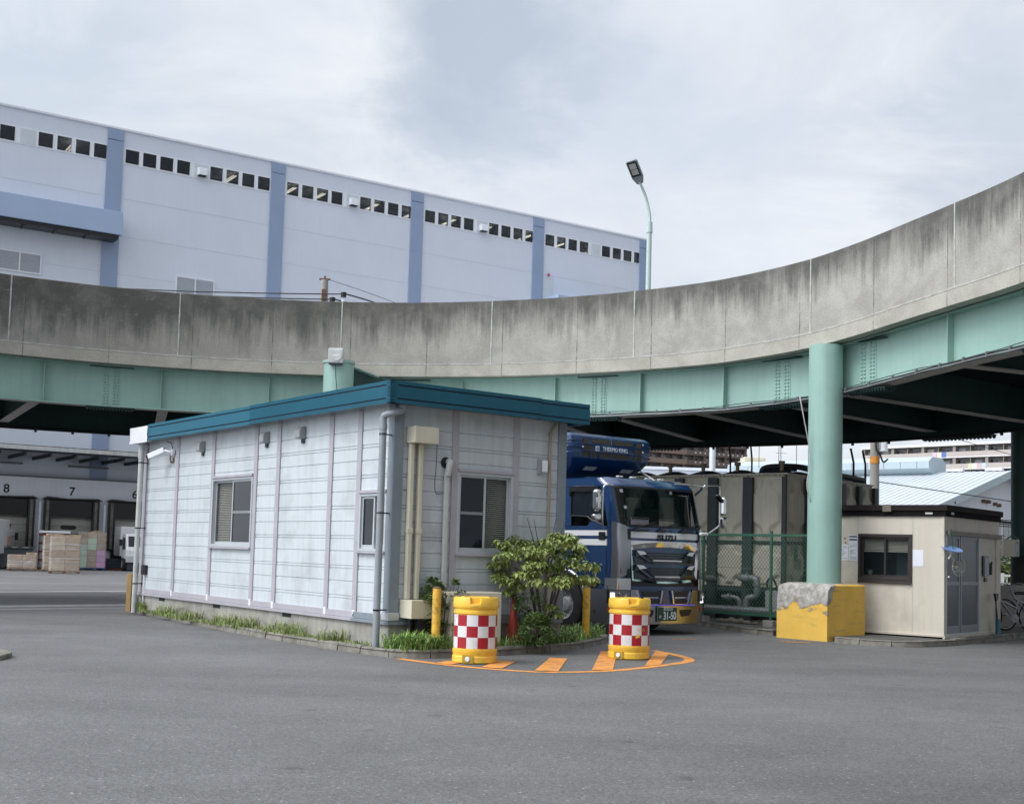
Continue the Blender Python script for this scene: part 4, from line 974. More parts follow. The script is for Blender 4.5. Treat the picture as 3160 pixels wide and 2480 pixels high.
b = MB(); b.box(.38, -.15, -.03, 1.12, .15, -.021); b.b.transform(mm); b.build('lamp_housing', 'blackpl', lp)
b = MB(); b.box(.48, -.11, -.04, .74, .11, -.031); b.box(.77, -.11, -.04, 1.04, .11, -.031); b.b.transform(mm); b.build('lens', 'pvc_pale', lp)

# ------------------------------------------------------------------ warehouse
WB = R(33.5)
wh = thing('warehouse', 'huge pale blue warehouse with a high row of small windows and blue piers', 'warehouse', (-23.37, 66.0, 0), WB)
# local x along the facade, y into the building; facade at y = 0
WX0, WX1, WH = -22., 39.28, 24.25
ZS0, ZS1 = 22.25, 23.17
PX_ = [-18.15, -8.6, .84, 10.39, 19.81, 29.18, 38.42]
b = MB(); b.box(WX0, .25, 4.82, WX1-.02, 45, ZS0); b.box(WX0, 4.02, ZS0+.002, WX1-.02, 45, WH-.12); b.box(WX0, .25, 23.85, WX1-.02, 4.01, WH-.12)
b.build('rear_block', 'whwall', wh)
b = MB(); b.box(WX0, 0, 4.82, WX1, .24, ZS0-.002); b.box(WX0, 0, ZS1+.002, WX1, .24, WH-.15)
b.build('facade', 'whwall', wh)
b = MB(); b.box(WX0-.1, -.10, WH-.15, WX1+.08, .4, WH); b.build('coping', 'whwhite', wh, bevel=.03)
b = MB()
for z in (20.3, 18.2, 16.1, 14.0, 11.9, 9.8): b.box(WX0, -.006, z, WX1, -.001, z+.02)
b.build('panel_joint', 'whjoint', wh)
b = MB(); b.box(WX0, 3.9, ZS0-.5, WX1-.2, 4.0, ZS1+.5); b.box(WX0, .26, ZS0-.5, WX1-.3, 3.9, ZS0-.4) if False else None
b.build('inner_wall', 'dark', wh)
for x in PX_:
    b = MB(); b.box(x, -.10, 0, x+.88, -.0, 23.46); b.box(x, -.10, 23.50, x+.88, -.0, WH-.16); b.build('pier', 'whpil', wh)
# window strip: frame band of each bay, eight windows and a blank panel in the middle
def mk_win():
    b = MB(); w, h = .82, .84
    b.box(0, -.04, 0, w, .06, .035); b.box(0, -.04, h-.035, w, .06, h); b.box(0, -.04, .035, .035, .06, h-.035); b.box(w-.035, -.04, .035, w, .06, h-.035)
    o = b.build('window', 'whwhite', wh); b = MB(); b.box(.035, .01, .035, w-.035, .025, h-.035); b.build('pane', 'glass_dk', o); return o
proto = mk_win(); first = True
lit = {1: [2, 6], 2: [6], 3: [1, 3, 6], 4: [0, 3, 5], 5: [0, 3, 5]}
hoods = []
tube_me = None
for bi in range(len(PX_)-1):
    x0, x1 = PX_[bi]+.88, PX_[bi+1]; pitch = .965
    b = MB(); pos = [x0+.15+pitch*k for k in range(4)]+[x0+4.98+pitch*k for k in range(4)]
    xs = sorted(pos); edges = [x0]+[q for p in xs for q in (p-.041, p+.781)]+[x1]
    b.box(x0, -.025, ZS0, x1, .22, ZS0+.05); b.box(x0, -.025, ZS0+.891, x1, .22, ZS1)
    for k in range(0, len(edges), 2): b.box(edges[k], -.025, ZS0+.05, edges[k+1], .22, ZS0+.891)
    b.build('window_band', 'whwhite', wh)
    b = MB(); b.box(x0+4.05, -.035, ZS0+.06, x0+4.86, -.026, ZS1-.06); b.build('blank_panel', 'whpale', wh)
    for k, p in enumerate(pos):
        o = proto if first else copy_tree(proto, wh); first = False; o.location = (p-.04, 0, ZS0+.05)
    if bi in (3, 4, 5) or bi == 2: hoods.append(x0+4.2)
    b = MB()
    for k in lit.get(bi-1 if False else bi, []):
        p = pos[k]+.37+random.uniform(-.15, .15)
        for s_ in (-.08, .08): b.box(p+s_-.022, 2.0, 23.46, p+s_+.022, 3.6, 23.50)
    if len(b.b.verts): b.build('light_tube', 'tube', wh)
    else: b.b.free()
hoods = [PX_[k]+.88+4.2 for k in (2, 3, 4)]
for x in hoods:
    b = MB(); b.prism([(-.03, .62), (-.36, .56), (-.40, .16), (-.03, .16)], x, x+.52, 'x'); o = b.build('vent_hood', 'whwhite', wh, bevel=.03); o.location = (0, 0, ZS0)
    b = MB(); b.box(x+.04, -.36, .13, x+.48, -.05, .158); b.build('hood_mouth', 'dark', o)
# blue canopy, louvres, far door and lamp
cp = MB(); cp.box(WX0, -1.25, 17.98, 1.56, -.11, 19.24); cp.build('canopy', 'whcan', wh, bevel=.02)
b = MB(); b.box(WX0, -1.12, 17.76, 1.40, -.12, 17.97); 
for k in range(8): b.box(-.2-1.6*k-.06, -1.18, 17.70, -.2-1.6*k+.06, -.2, 17.755)
b.build('canopy_underside', 'blackpl', wh)
def louvre(x0, x1, z0, z1):
    b = MB(); b.box(x0, -.06, z0, x0+.07, 0, z1); b.box(x1-.07, -.06, z0, x1, 0, z1); b.box(x0+.07, -.06, z1-.07, x1-.07, 0, z1); b.box(x0+.07, -.06, z0, x1-.07, 0, z0+.07); m_ = (x0+x1)/2; b.box(m_-.035, -.06, z0+.07, m_+.035, 0, z1-.07)
    o = b.build('louvre_window', 'whwhite', wh); b = MB()
    for p, q in ((x0+.07, m_-.035), (m_+.035, x1-.07)):
        z = z0+.08
        while z < z1-.1: b.f([(p, -.045, z), (q, -.045, z), (q, -.005, z+.055), (p, -.005, z+.055)]); z += .07
    b.build('slats', 'louvre', o, weld=False, recalc=False)
louvre(-4.45, -2.25, 15.45, 16.55); louvre(5.0, 7.25, 15.45, 16.52)
b = MB(); b.box(30.07, -.05, 18.0, 30.88, 0, 20.15); b.build('door', 'whpale', wh, bevel=.01)
b = MB(); b.ball((30.5, -.12, 20.32), .10, 8); b.build('alarm_lamp', 'amber', wh)
b = MB(); b.box(29.98, -2.0, 16.6, 34.8, -.02, 18.62); b.build('canopy', 'whcan', wh, bevel=.03)
# dock level: low canopy, shaded band, dock wall with numbered doors
b = MB(); b.prism([(-4.2, 5.80), (-4.2, 6.12), (-.02, 6.35), (-.02, 6.05)], WX0, 30, 'x'); b.build('dock_canopy', 'tankpost', wh)
b = MB(); b.box(WX0, -4.30, 5.88, 30, -4.21, 6.08); b.build('canopy_gutter', 'pvc_pale', wh)
b = MB()
for x in [WX0+.6+1.2*k for k in range(43)]: b.box(x, -4.1, 5.62, x+.1, -.1, 5.79)
b.build('canopy_purlin', 'tankpost', wh)
b = MB()
for x in (-7., -2.6, 1.8, 6.2): b.box(x-3.7+1.5, -.5, 5.36, x-3.7+3.6, -.3, 5.46)
b.build('strip_light', 'whgrey', wh)
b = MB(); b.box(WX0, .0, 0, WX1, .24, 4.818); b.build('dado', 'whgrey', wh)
DX = [-6.75, -3.42, -.13, 3.2, 6.5, 9.8, 13.1]
b = MB(); zt = 4.72
xs = [WX0]+[q for x in DX for q in (x-1.30, x+1.30)]+[30]
for k in range(0, len(xs), 2): b.box(xs[k], -.35, 0, xs[k+1], -.01, zt)
for x in DX: b.box(x-1.30, -.35, 3.62, x+1.30, -.01, zt); b.box(x-1.30, -.35, 0, x+1.30, -.01, 1.02)
b.build('dock_wall', 'whdock', wh)
b = MB(); b.box(WX0, -.40, 4.725, 30, -.0, 4.80); b.build('dock_capping', 'whgrey', wh)
def dock(x, num):
    b = MB()
    b.box(x-1.42, -.62, 1.05, x-1.06, -.36, 3.60); b.box(x+1.06, -.62, 1.05, x+1.42, -.36, 3.60); b.prism([(x-1.55, 3.62), (x+1.55, 3.62), (x+1.3, 3.74), (x-.2, 3.68), (x-1.3, 3.76)], -.70, -.36, 'y'); b.box(x-1.06, -.50, 2.72, x+1.06, -.40, 3.60)  # head curtain lengthened as a black panel for the shaded recess top
    o = b.build('dock_seal', 'blackpl', wh, bevel=.02)
    b = MB()
    for s_ in (-1.24, 1.24):
        b.box(x+s_-.08, -.626, 1.08, x+s_+.05, -.6205, 3.56)
        for k in range(13): b.box(x+s_-.09, -.634, 1.12+.19*k, x+s_+.06, -.621, 1.22+.19*k)
    b.build('wear_strip', 'kerb', o)
    b = MB()
    for k in range(6): b.box(x-1.28, -.16, 1.05+.40*k, x+1.28, -.10, 1.05+.40*k+.385)
    d_ = b.build('dock_door', 'roller', wh, bevel=.008)
    b = MB(); b.prism([(x-.32+.14*math.cos(R(a)), 2.18+.11*math.sin(R(a))) for a in range(90, 271, 30)]+[(x+.22+.14*math.cos(R(a)), 2.18+.11*math.sin(R(a))) for a in range(-90, 91, 30)], -.18, -.165, 'y'); b.build('door_window', 'blackpl', d_)
    b = MB(); b.box(x-.0, -.19, 1.68, x+.2, -.165, 1.73); b.build('handle', 'blackpl', d_)
    b = MB(); b.box(x-1.2, -.60, .35, x+1.2, -.36, 1.03); b.build('dock_buffer', 'blackpl', wh)
    b = MB(); b.cyl((x-1.62, -.55, .9), (x-1.62, -.55, 3.45), .06, n=10); b.build('guard_pipe', 'whwhite', wh)
    if num: text_mesh('dock_number', num, .62, 'ink', wh, at(x, -.358, 4.06) @ FACE_Y, bold=.012)
for x, n_ in zip(DX, ('9', '8', '7', '6', '5', '4', '3')): dock(x, n_)

# goods in front of the docks
def cartons(name, label, cat, loc, rz, nx, nz_, sz, mats, pal='palwood', wrapped=True, cols=None, group=None, top=None):
    t = thing(name, label, cat, loc, rz, group); w, d, h = sz; W_ = nx*w
    b = MB()
    for y in (-d/2+.05, 0, d/2-.05):
        b.box(-W_/2-.04, y-.05, 0, -W_/2+.10, y+.05, .09); b.box(-.07, y-.05, 0, .07, y+.05, .09); b.box(W_/2-.10, y-.05, 0, W_/2+.04, y+.05, .09)
    b.box(-W_/2-.05, -d/2-.04, .09, W_/2+.05, d/2+.04, .125); b.build('pallet', pal, t)
    for i in range(nx):
        for k in range(nz_):
            b = MB(); j = random.uniform(-.015, .015); b.box(-W_/2+i*w+.008, -d/2+j, .127+k*h+.006, -W_/2+(i+1)*w-.008, d/2+j, .127+(k+1)*h-.004)
            m_ = cols[(i, k)] if cols and (i, k) in cols else random.choice(mats); b.build('carton', m_, t, bevel=.012)
    zt_ = .127+nz_*h
    if top:
        b = MB()
        for _ in range(top): x = random.uniform(-W_/2+.1, W_/2-.25); b.box(x, -d/2+.05, zt_+random.uniform(.003, .05), x+random.uniform(.2, .4), d/2-.1, zt_+random.uniform(.06, .12), Matrix.Rotation(random.uniform(-.06, .06), 4, 'Y') if False else None)
        b.build('loose_flaps', 'carton2', t)
    if wrapped:
        b = MB(); n = 36
        def wp(k, z, o=.03):
            a = 2*math.pi*k/n; x = (W_/2+o)*max(-1, min(1, 1.35*math.cos(a))); y = (d/2+o)*max(-1, min(1, 1.35*math.sin(a))); q = .02*mnoise.noise(Vector((k*.8, z*7, loc[0]))); return (x+q, y+q, z)
        lv = [.10+(zt_-.08)*i/14 for i in range(15)]
        for z0, z1 in zip(lv, lv[1:]):
            for k in range(n): b.f([wp(k, z0), wp(k+1, z0), wp(k+1, z1), wp(k, z1)])
        b.build('stretch_wrap', 'wrap', t, smooth=0)
        b = MB()
        for q in range(9):
            za = random.uniform(.2, zt_-.15); sl = random.uniform(-.10, .10)*zt_/1.6; wd = random.uniform(.012, .05)
            for k in range(n):
                f0, f1 = math.sin(2*math.pi*k/n), math.sin(2*math.pi*(k+1)/n); b.f([wp(k, za+sl*f0, .036), wp(k+1, za+sl*f1, .036), wp(k+1, za+sl*f1+wd, .036), wp(k, za+sl*f0+wd*.7, .036)])
        b.build('wrap_fold', 'wrapfold', t)
    return t
cartons('goods_pallet', 'tall pallet of brown cartons in stretch wrap in front of dock seven', 'pallet load', (-20.0, 55.9, 0), R(20), 2, 5, (.62, .95, .30), ['carton', 'carton2'], top=4, group='loaded pallets at the docks')
cartons('goods_pallet', 'wide pallet of cartons with pale green and pink boxes on a blue pallet', 'pallet load', (-21.55, 64.0, 0), R(22), 3, 6, (.45, .9, .30), ['carton'], 'palblue', True, {(0, 0): 'mintbox', (0, 1): 'mintbox', (0, 2): 'mintbox', (0, 3): 'mintbox', (0, 4): 'carton2', (1, 3): 'mintbox', (1, 4): 'mintbox', (1, 5): 'carton2', (2, 0): 'pinkbox', (2, 1): 'pinkbox', (2, 2): 'pinkbox'}, group='loaded pallets at the docks', top=3)
cartons('goods_pallet', 'low pallet of brown cartons in front of the grey container', 'pallet load', (-22.95, 58.6, 0), R(20), 2, 2, (.62, .9, .31), ['carton'], 'palwood', True, group='loaded pallets at the docks', top=2)
cartons('goods_pallet', 'leaning pallet of cartons wrapped in cloudy film left of the tall brown one', 'pallet load', (-21.55, 58.6, 0), R(24), 2, 5, (.42, .9, .31), ['carton2', 'carton', 'carton'], 'palwood', True, group='loaded pallets at the docks', top=3)
t = thing('tray_stack', 'tall stack of dark trays with a white top board behind the cartons', 'tray stack', (-23.0, 62.6, 0), R(25))
for k in range(13):
    b = MB(); b.box(-.68, -.5, .14*k, .68, .5, .14*k+.115); b.build('tray', 'palred' if k % 3 == 0 else 'alu_dk', t, bevel=.01)
b = MB(); b.box(-.74, -.54, 1.83, .74, .54, 1.95); b.build('top_board', 'whitemetal', t, bevel=.02)
t = thing('waste_container', 'grey lidded container standing by dock eight', 'container', (-24.75, 62.0, 0), R(22))
b = MB(); b.prism([(-.80, .10), (.80, .10), (.90, 1.02), (-.90, 1.02)], -.5, .5, 'y'); b.build('bin_body', 'bin', t, bevel=.02)
b = MB(); b.box(-.98, -.58, 1.03, .98, .58, 1.12); b.mi = 1
for x in (-.6, -.1, .4): b.box(x, -.60, 1.04, x+.28, -.585, 1.11)
b.build('lid', ['bin', 'grey'], t, bevel=.01)
b = MB()
for x in (-.6, .6):
    for y in (-.35, .35): b.cyl((x-.03, y, .06), (x+.03, y, .06), .06, n=10)
b.build('castor', 'black', t)
t = tag(MB().box(-.25, -.2, 0, .25, .2, .48).build('carton_box', 'carton', bevel=.01), 'single brown carton standing on the grey container', 'box'); t.location = (-25.25, 62.0, 1.125); t.rotation_euler = (0, 0, R(35))
for i, (x, y, n_) in enumerate(((-20.85, 65.0, 5),)):
    t = thing('pallet_stack', 'stack of dark empty pallets under the dock six door', 'pallet stack', (x, y, 0), R(30))
    for k in range(n_):
        b = MB(); z = .125*k
        for yy in (-.45, 0, .45): b.box(-.6, yy-.05, z, .6, yy+.05, z+.07)
        b.box(-.6, -.5, z+.072, .6, .5, z+.112); b.build('pallet', 'palred' if k == 0 else 'tankpost', t)
def small_truck(label, loc, rz, rear):
    t = thing('white_truck', label, 'truck', loc, rz, 'white trucks at the docks')
    if rear:
        b = MB(); b.box(-.95, 0, .75, .95, 4.2, 2.45); b.build('cargo_box', 'white', t, bevel=.04)
        b = MB(); b.box(-.9, 4.25, .45, .9, 5.6, 2.0); b.build('cab', 'white', t, bevel=.12)
        for s_ in (-.84, .84):
            for z in (1.02, 1.18):
                b = MB(); b.cyl((s_, -.03, z), (s_, 0, z), .07, n=14); b.build('tail_light', 'amber', t)
        b = MB(); b.box(-.9, -.04, .55, .9, .02, .74); b.build('bumper', 'white', t, bevel=.02)
        b = MB(); b.tube([(.93, 4.8, 1.6), (1.15, 4.8, 1.65)], .015, 6); b.box(1.08, 4.75, 1.45, 1.24, 4.83, 1.80); b.build('mirror', 'blackpl', t, bevel=.02)
        wy = (.9, 4.7)
    else:
        b = MB(); b.prism([(.0, .62), (0, 1.05), (.28, 1.85), (.42, 1.92), (1.45, 1.92), (1.5, .62)], -.85, .85, 'x'); b.build('cab', 'white', t, bevel=.05)
        b = MB(); b.prism([(.045, 1.12), (.27, 1.78), (.25, 1.79), (.03, 1.13)], -.74, .74, 'x'); b.build('windscreen', 'glass_dk', t)
        b = MB(); b.box(-.86, .42, 1.10, -.855, 1.2, 1.72); b.box(.855, .42, 1.10, .86, 1.2, 1.72); b.build('side_window', 'blackpl', t)
        b = MB(); b.box(-.86, -.06, .45, .86, .05, .80); b.build('bumper', 'pvc_pale', t, bevel=.03)
        b = MB(); b.box(-.9, 1.7, .75, .9, 5.2, 2.3); b.build('cargo_box', 'white', t, bevel=.03)
        b = MB(); b.tube([(-.86, .3, 1.2), (-1.1, .1, 1.25), (-1.12, .1, 1.45)], .015, 6); b.box(-1.2, .05, 1.3, -1.04, .12, 1.62); b.build('mirror', 'blackpl', t, bevel=.02)
        wy = (.75, 3.9)
    for y in wy:
        for s_ in (-.82, .82):
            b = MB(); b.cyl((s_-.1, y, .34), (s_+.1, y, .34), .34, n=24); w_ = b.build('wheel', 'tyre', t, bevel=.03)
            b = MB(); b.cyl((s_-.11, y, .34), (s_+.11, y, .34), .19, n=16); b.build('rim', 'grey', w_)
    b = MB(); b.box(-.5, .3, .45, .5, 4.6, .62); b.build('chassis', 'black', t)
small_truck('white truck cut by the left picture edge with round red tail lights', (-25.45, 57.9, 0), R(8), True)
small_truck('white truck cab half hidden behind the pale downpipe of the office', (-18.75, 63.6, 0), R(26), False)

# ------------------------------------------------------------------ utility pole and wires behind the ramp
up = thing('utility_pole', 'concrete utility pole with insulators rising behind the ramp parapet', 'utility pole', (-7.08, 45.0, 0))
b = MB(); b.cyl((0, 0, 0), (0, 0, 11.30), .27, .13, 20); b.build('pole', 'conc', up, smooth=40)
b = MB(); b.box(-.2, -.03, 11.30, .2, .03, 11.36); b.cyl((0, 0, 11.30), (0, 0, 11.45), .04, n=8); b.box(-.05, -.30, 10.2, .1, -.2, 10.9); b.build('top_fitting', 'rust', up)
b = MB(); b.bar((-.1, -.2, 10.30), (1.0, -.5, 10.22), .07, .07); b.build('cross_arm', 'grey', up)
for x, z in ((.37, 10.35), (.77, 10.55)):
    b = MB(); b.lathe([(.03, -.3), (.06, -.25), (.06, -.2), (.03, -.18), (.08, -.12), (.08, -.08), (.03, -.05), (.03, .05)], 12, (x, -.42, z)); o = b.build('insulator', 'whitemetal', up, smooth=40)
    b = MB(); b.cyl((x, -.42, z+.05), (x, -.42, z+.22), .10, .11, 12); b.build('insulator_cover', 'blackpl', o)
def wire(label, pts, r=.022, m='cable', grp=None):
    return tag(MB().tube(smooth_curve(pts, 6), r, 6).build('power_line', m, smooth=60), label, 'power line', grp)
wire('upper thick black power line left of the utility pole insulators', [(-30, 46, 11.3), (-14.7, 45, 10.78), (-10.7, 44.8, 10.70), (-6.9, 44.6, 10.70), (-6.30, 44.58, 10.73)])
wire('lower thick black power line just above the parapet', [(-30, 45.6, 11.0), (-14.7, 44.8, 10.62), (-10.7, 44.7, 10.52), (-7.3, 44.6, 10.50), (-6.7, 44.58, 10.52)])
wire('black power line dropping right from the upper insulator', [(-6.30, 44.58, 10.73), (-5.7, 44.8, 10.62), (-4.95, 45.0, 10.42), (-3.0, 46, 9.9)], .026)
wire('short black power line dropping right from the lower insulator', [(-6.7, 44.58, 10.52), (-6.2, 44.8, 10.45), (-5.8, 45, 10.36), (-4, 46, 9.7)], .026)
wire('thin earth wire falling right from the pole tip', [(-7.05, 45, 11.36), (-5.5, 46, 11.05), (-3.6, 48, 10.72), (2, 52, 9.4)], .009)

# ------------------------------------------------------------------ water tank behind the fence
A5 = R(50); U5 = Vector((math.cos(A5), math.sin(A5))); V5 = Vector((-math.sin(A5), math.cos(A5)))
TK = thing('water_tank', 'beige panelled water tank on a dark steel frame behind the green fence', 'water tank', (6.226, 28.0, 0), A5)
# local: corner at origin, long ribbed face along +y (x = 0), second face along +x (y = 0)
TZ0, TZ1, TM = .87, 3.43, 1.89
def tank_panel(face, a0, a1, z0, z1, emb_up):
    """pressed panel with a raised outline"""
    b = MB(); n, m_ = 26, 30; mid = (a0+a1)/2; w = (a1-a0)/2; hz_ = (z1-z0)/2; zc = (z0+z1)/2
    def hgt(u, v):
        au, av = abs(u), abs(v)
        # bottle shaped embossing: wide body, narrow neck towards top and bottom
        lim = .80 if av < .42 else (.80-.52*min(1, (av-.42)/.22)**1.0 if av < .64 else .28)
        inside = 1 if (au < lim and av < .90) else 0
        e = min(1, max(0, (lim-au)/.10)) * min(1, max(0, (.90-av)/.06))
        return .06*e
    V = [[None]*(m_+1) for _ in range(n+1)]
    for i in range(n+1):
        for j in range(m_+1):
            u, v = -1+2*i/n, -1+2*j/m_; h = hgt(u, v); a, z = mid+u*w, zc+v*hz_
            V[i][j] = b.b.verts.new((-h, a, z) if face == 'x' else (a, -h, z))
    for i in range(n):
        for j in range(m_): b.b.faces.new((V[i][j], V[i+1][j], V[i+1][j+1], V[i][j+1]))
    return b.build('panel', 'tank', TK, smooth=60, weld=False)
NP, NQ = 5, 5
for k in range(NP):
    for z0, z1 in ((TZ0, TM-.03), (TM+.03, TZ1)): tank_panel('x', .04+.93*k, .93+.93*k, z0, z1, True)
for k in range(NQ):
    for z0, z1 in ((TZ0, TM-.03), (TM+.03, TZ1)): tank_panel('y', .04+.93*k, .93+.93*k, z0, z1, True)
b = MB(); b.box(.03, .03, TZ0, .93*NQ, .93*NP, TZ1-.02); b.build('tank_core', 'tank', TK)
for k in range(NP+1):
    b = MB(); b.box(-.13, .93*k-.13 if k else -.05, .1, -.035, .93*k+.115 if k else .05, TZ1-.05); b.build('post', 'tankpost', TK, bevel=.008)
for k in range(1, NQ+1):
    b = MB(); b.box(.93*k-.10, -.12, .1, .93*k+.10, -.035, TZ1-.05); b.build('post', 'tankpost', TK, bevel=.008)
b = MB(); b.box(-.06, .05, TM-.03, -.0, .93*NP, TM+.03); b.box(.05, -.06, TM-.03, .93*NQ, -.0, TM+.03); b.box(-.09, .05, TZ0-.12, -.0, .93*NP, TZ0-.02); b.box(.05, -.09, TZ0-.12, .93*NQ, 0, TZ0-.02)
b.build('frame_rail', 'tankpost', TK)
b = MB(); b.box(-.05, -.05, TZ1, .0, .93*NP, TZ1+.035); b.box(0, -.05, TZ1, .93*NQ, .0, TZ1+.035)
for k in range(NP*9):
    a = .05+.103*k; b.box(-.075, a, TZ1-.025, -.048, a+.03, TZ1+.02)
b.build('top_rail', 'tank', TK, weld=False)
for i in range(NQ):
    for k in range(NP):
        b = MB(); cx, cy = .465+.93*i, .465+.93*k; n = 8
        for u in range(n):
            for v in range(n):
                q = [((cx-.465+.93*(u+du)/n), (cy-.465+.93*(v+dv)/n), TZ1+.035+.13*math.sin(math.pi*(u+du)/n)*math.sin(math.pi*(v+dv)/n)) for du, dv in ((0, 0), (1, 0), (1, 1), (0, 1))]; b.f(q)
        b.build('roof_panel', 'tankpost', TK, smooth=60)
for k in range(4):
    b = MB(); c = (.25, .93*k+.47 if k else .25); b.cyl((*c, TZ1+.1), (*c, TZ1+.27), .045, n=12); b.cyl((*c, TZ1+.25), (*c, TZ1+.33), .075, n=14); b.build('vent_cap', 'hut', TK, smooth=40).data.materials[0] = mat('vent_tan', (.20, .165, .11), .7)
b = MB(); b.tube(smooth_curve([(.55, .9, TZ1), (.55, .9, TZ1+.16), (.62, .7, TZ1+.23), (.9, .2, TZ1+.24), (1.8, .12, TZ1+.20), (4.4, .12, TZ1+.14)], 6), .07, 12); b.box(.75, .25, TZ1+.14, 1.0, .5, TZ1+.30); b.build('top_pipe', 'black', TK, smooth=40)
for y in (1.05, 1.62): 
    b = MB(); b.tube([(.3, y, TZ1+.05), (.3, y, TZ1+.40), (.0, y-.12, TZ1+.78)], .022, 8); b.build('bent_post', 'black', TK)
for x in (3.75, 4.45):
    b = MB(); b.tube([(x, .1, TZ0), (x, .1, 3.98), (x-.28, .05, 4.30)], .028, 8); b.build('bent_post', 'black', TK)
b = MB(); b.box(.3, -.075, 1.30, .62, -.06, 1.52); b.mi = 1; b.box(.30, -.085, 1.50, .42, -.07, 1.80); b.build('notice_plate', ['found', 'plate'], TK)
# pipework under the tank: belongs to it
b = MB(); b.tube([(-.85, -2.2, .36), (-.85, 4.0, .36)], .085, 14); b.build('main_pipe', 'galv', TK, smooth=40)
b = MB(); b.tube(smooth_curve([(-.1, .95, 1.07), (-.45, .88, 1.07), (-.52, .55, 1.07), (-.55, .42, 1.02), (-.55, .40, .8), (-.55, .44, .66), (-.58, .62, .60), (-.62, .66, .35)], 5), .075, 14); b.tube([(-.5, .78, 1.06), (-.52, .60, 1.06)], .095, 14); b.tube([(-.55, .40, .95), (-.55, .40, .90)], .095, 14); b.cyl((-.5, .7, 1.1), (-.5, .7, 1.28), .02, n=8); b.cyl((-.5, .7, 1.27), (-.5, .7, 1.29), .08, n=14)
b.build('elbow_pipe', 'galv', TK, smooth=50)
b = MB(); b.tube(smooth_curve([(-.6, 1.25, .62), (-.6, .95, .62), (-.6, .82, .55), (-.6, .80, .36)], 5), .055, 12); b.tube([(-.6, 1.12, .62), (-.6, 1.04, .62)], .085, 14); b.build('elbow_pipe', 'galv', TK, smooth=50)
b = MB(); b.tube(smooth_curve([(-.1, 1.78, 1.02), (-.5, 1.85, 1.02), (-.56, 2.0, 1.0), (-.56, 2.05, .8), (-.56, 2.05, .2)], 5), .07, 12); b.build('elbow_pipe', 'galv', TK, smooth=50)
b = MB(); b.box(-.52, -.10, .33, -.30, .22, .80); b.build('valve_box', 'grey', TK, bevel=.01)
b = MB(); b.tube(smooth_curve([(-.55, -.12, .8), (-.55, -.02, 1.03), (-.55, .08, 1.08), (-.55, .16, .98), (-.55, .14, .85)], 6), .022, 8); b.build('black_hose', 'black', TK, smooth=50)
b = MB(); b.box(.2, .3, .08, .93*NQ, .93*NP, .86) ; b.build('dark_infill', 'dark', TK)  # near-black box filling the space under the tank

# chain link fence: green, along the kerb in front of the tank
fnc = thing('chain_link_fence', 'green chain link fence between the truck and the yellow column block', 'fence', (5.55, 25.92, .1), math.atan2(1.5, -1.28))
FLn, FH = 5.2, 1.93
for x in (.10, 1.95, 3.8):
    b = MB(); b.cyl((x, 0, -.05), (x, 0, FH+.06), .034, n=10); b.build('post', 'fence', fnc)
    b = MB(); b.box(x-.13, -.10, -.04, x+.13, .10, .13); b.build('post_base', 'conc', fnc, bevel=.01)
b = MB(); b.box(-1.05, -.02, FH-.05, FLn, .02, FH); b.box(-1.05, -.02, .20, FLn, .02, .255); b.build('rail', 'fence', fnc)
b = MB()
for k in range(48): b.box(-.6+.12*k, -.026, FH-.04, -.585+.12*k, -.021, FH-.01); b.box(-.6+.12*k, -.026, .21, -.585+.12*k, -.021, .245)
b.build('rail_clip', 'blackpl', fnc, weld=False)
b = MB(); cs = .085; z0, z1 = .24, FH-.04; H_ = z1-z0
n = int((FLn+1.05)/cs)
for s_ in (1, -1):
    for k in range(-int(H_/cs)-1, n+int(H_/cs)+1):
        xa = -1.05+k*cs; xb = xa+s_*H_*.85; p, q = Vector((xa, 0, z0)), Vector((xb, .0, z1))
        # clip to the fence span
        t0_, t1_ = 0., 1.
        for lim, sg in ((-1.05, 1), (FLn, -1)):
            fa, fb = sg*(p.x-lim), sg*(q.x-lim)
            if fa < 0 and fb < 0: t1_ = -1; break
            if fa < 0: t0_ = max(t0_, fa/(fa-fb))
            elif fb < 0: t1_ = min(t1_, fa/(fa-fb))
        if t1_ <= t0_: continue
        b.tube([p.lerp(q, t0_)+Vector((0, .002*s_, 0)), p.lerp(q, t1_)+Vector((0, .002*s_, 0))], .0045, 4, False)
for z in (.75, 1.2): b.tube([(-1.05, -.004, z), (FLn, -.004, z)], .004, 4, False)
b.build('wire_mesh', 'fence', fnc, weld=False)
b = MB()
for _ in range(26):
    x = random.uniform(-.3, 3.2); y = random.uniform(.2, .9); s_ = random.uniform(.04, .12); b.ball((x, y, .02), s_, 6, .6)
o = b.build('rubble', 'kerb', None, smooth=0); tag(o, 'scattered stones and debris at the foot of the green fence', 'rubble', kind='stuff'); o.matrix_world = Matrix.Translation((5.55, 25.92, .1)) @ Matrix.Rotation(math.atan2(1.5, -1.28)+math.pi, 4, 'Z') @ Matrix.Translation((-3, 0, 0))

# ------------------------------------------------------------------ guard hut
HUT = thing('guard_hut', 'small cream guard hut with flat dark brown roof and grey folding door', 'hut', (8.178, 23.357, .1), A5)
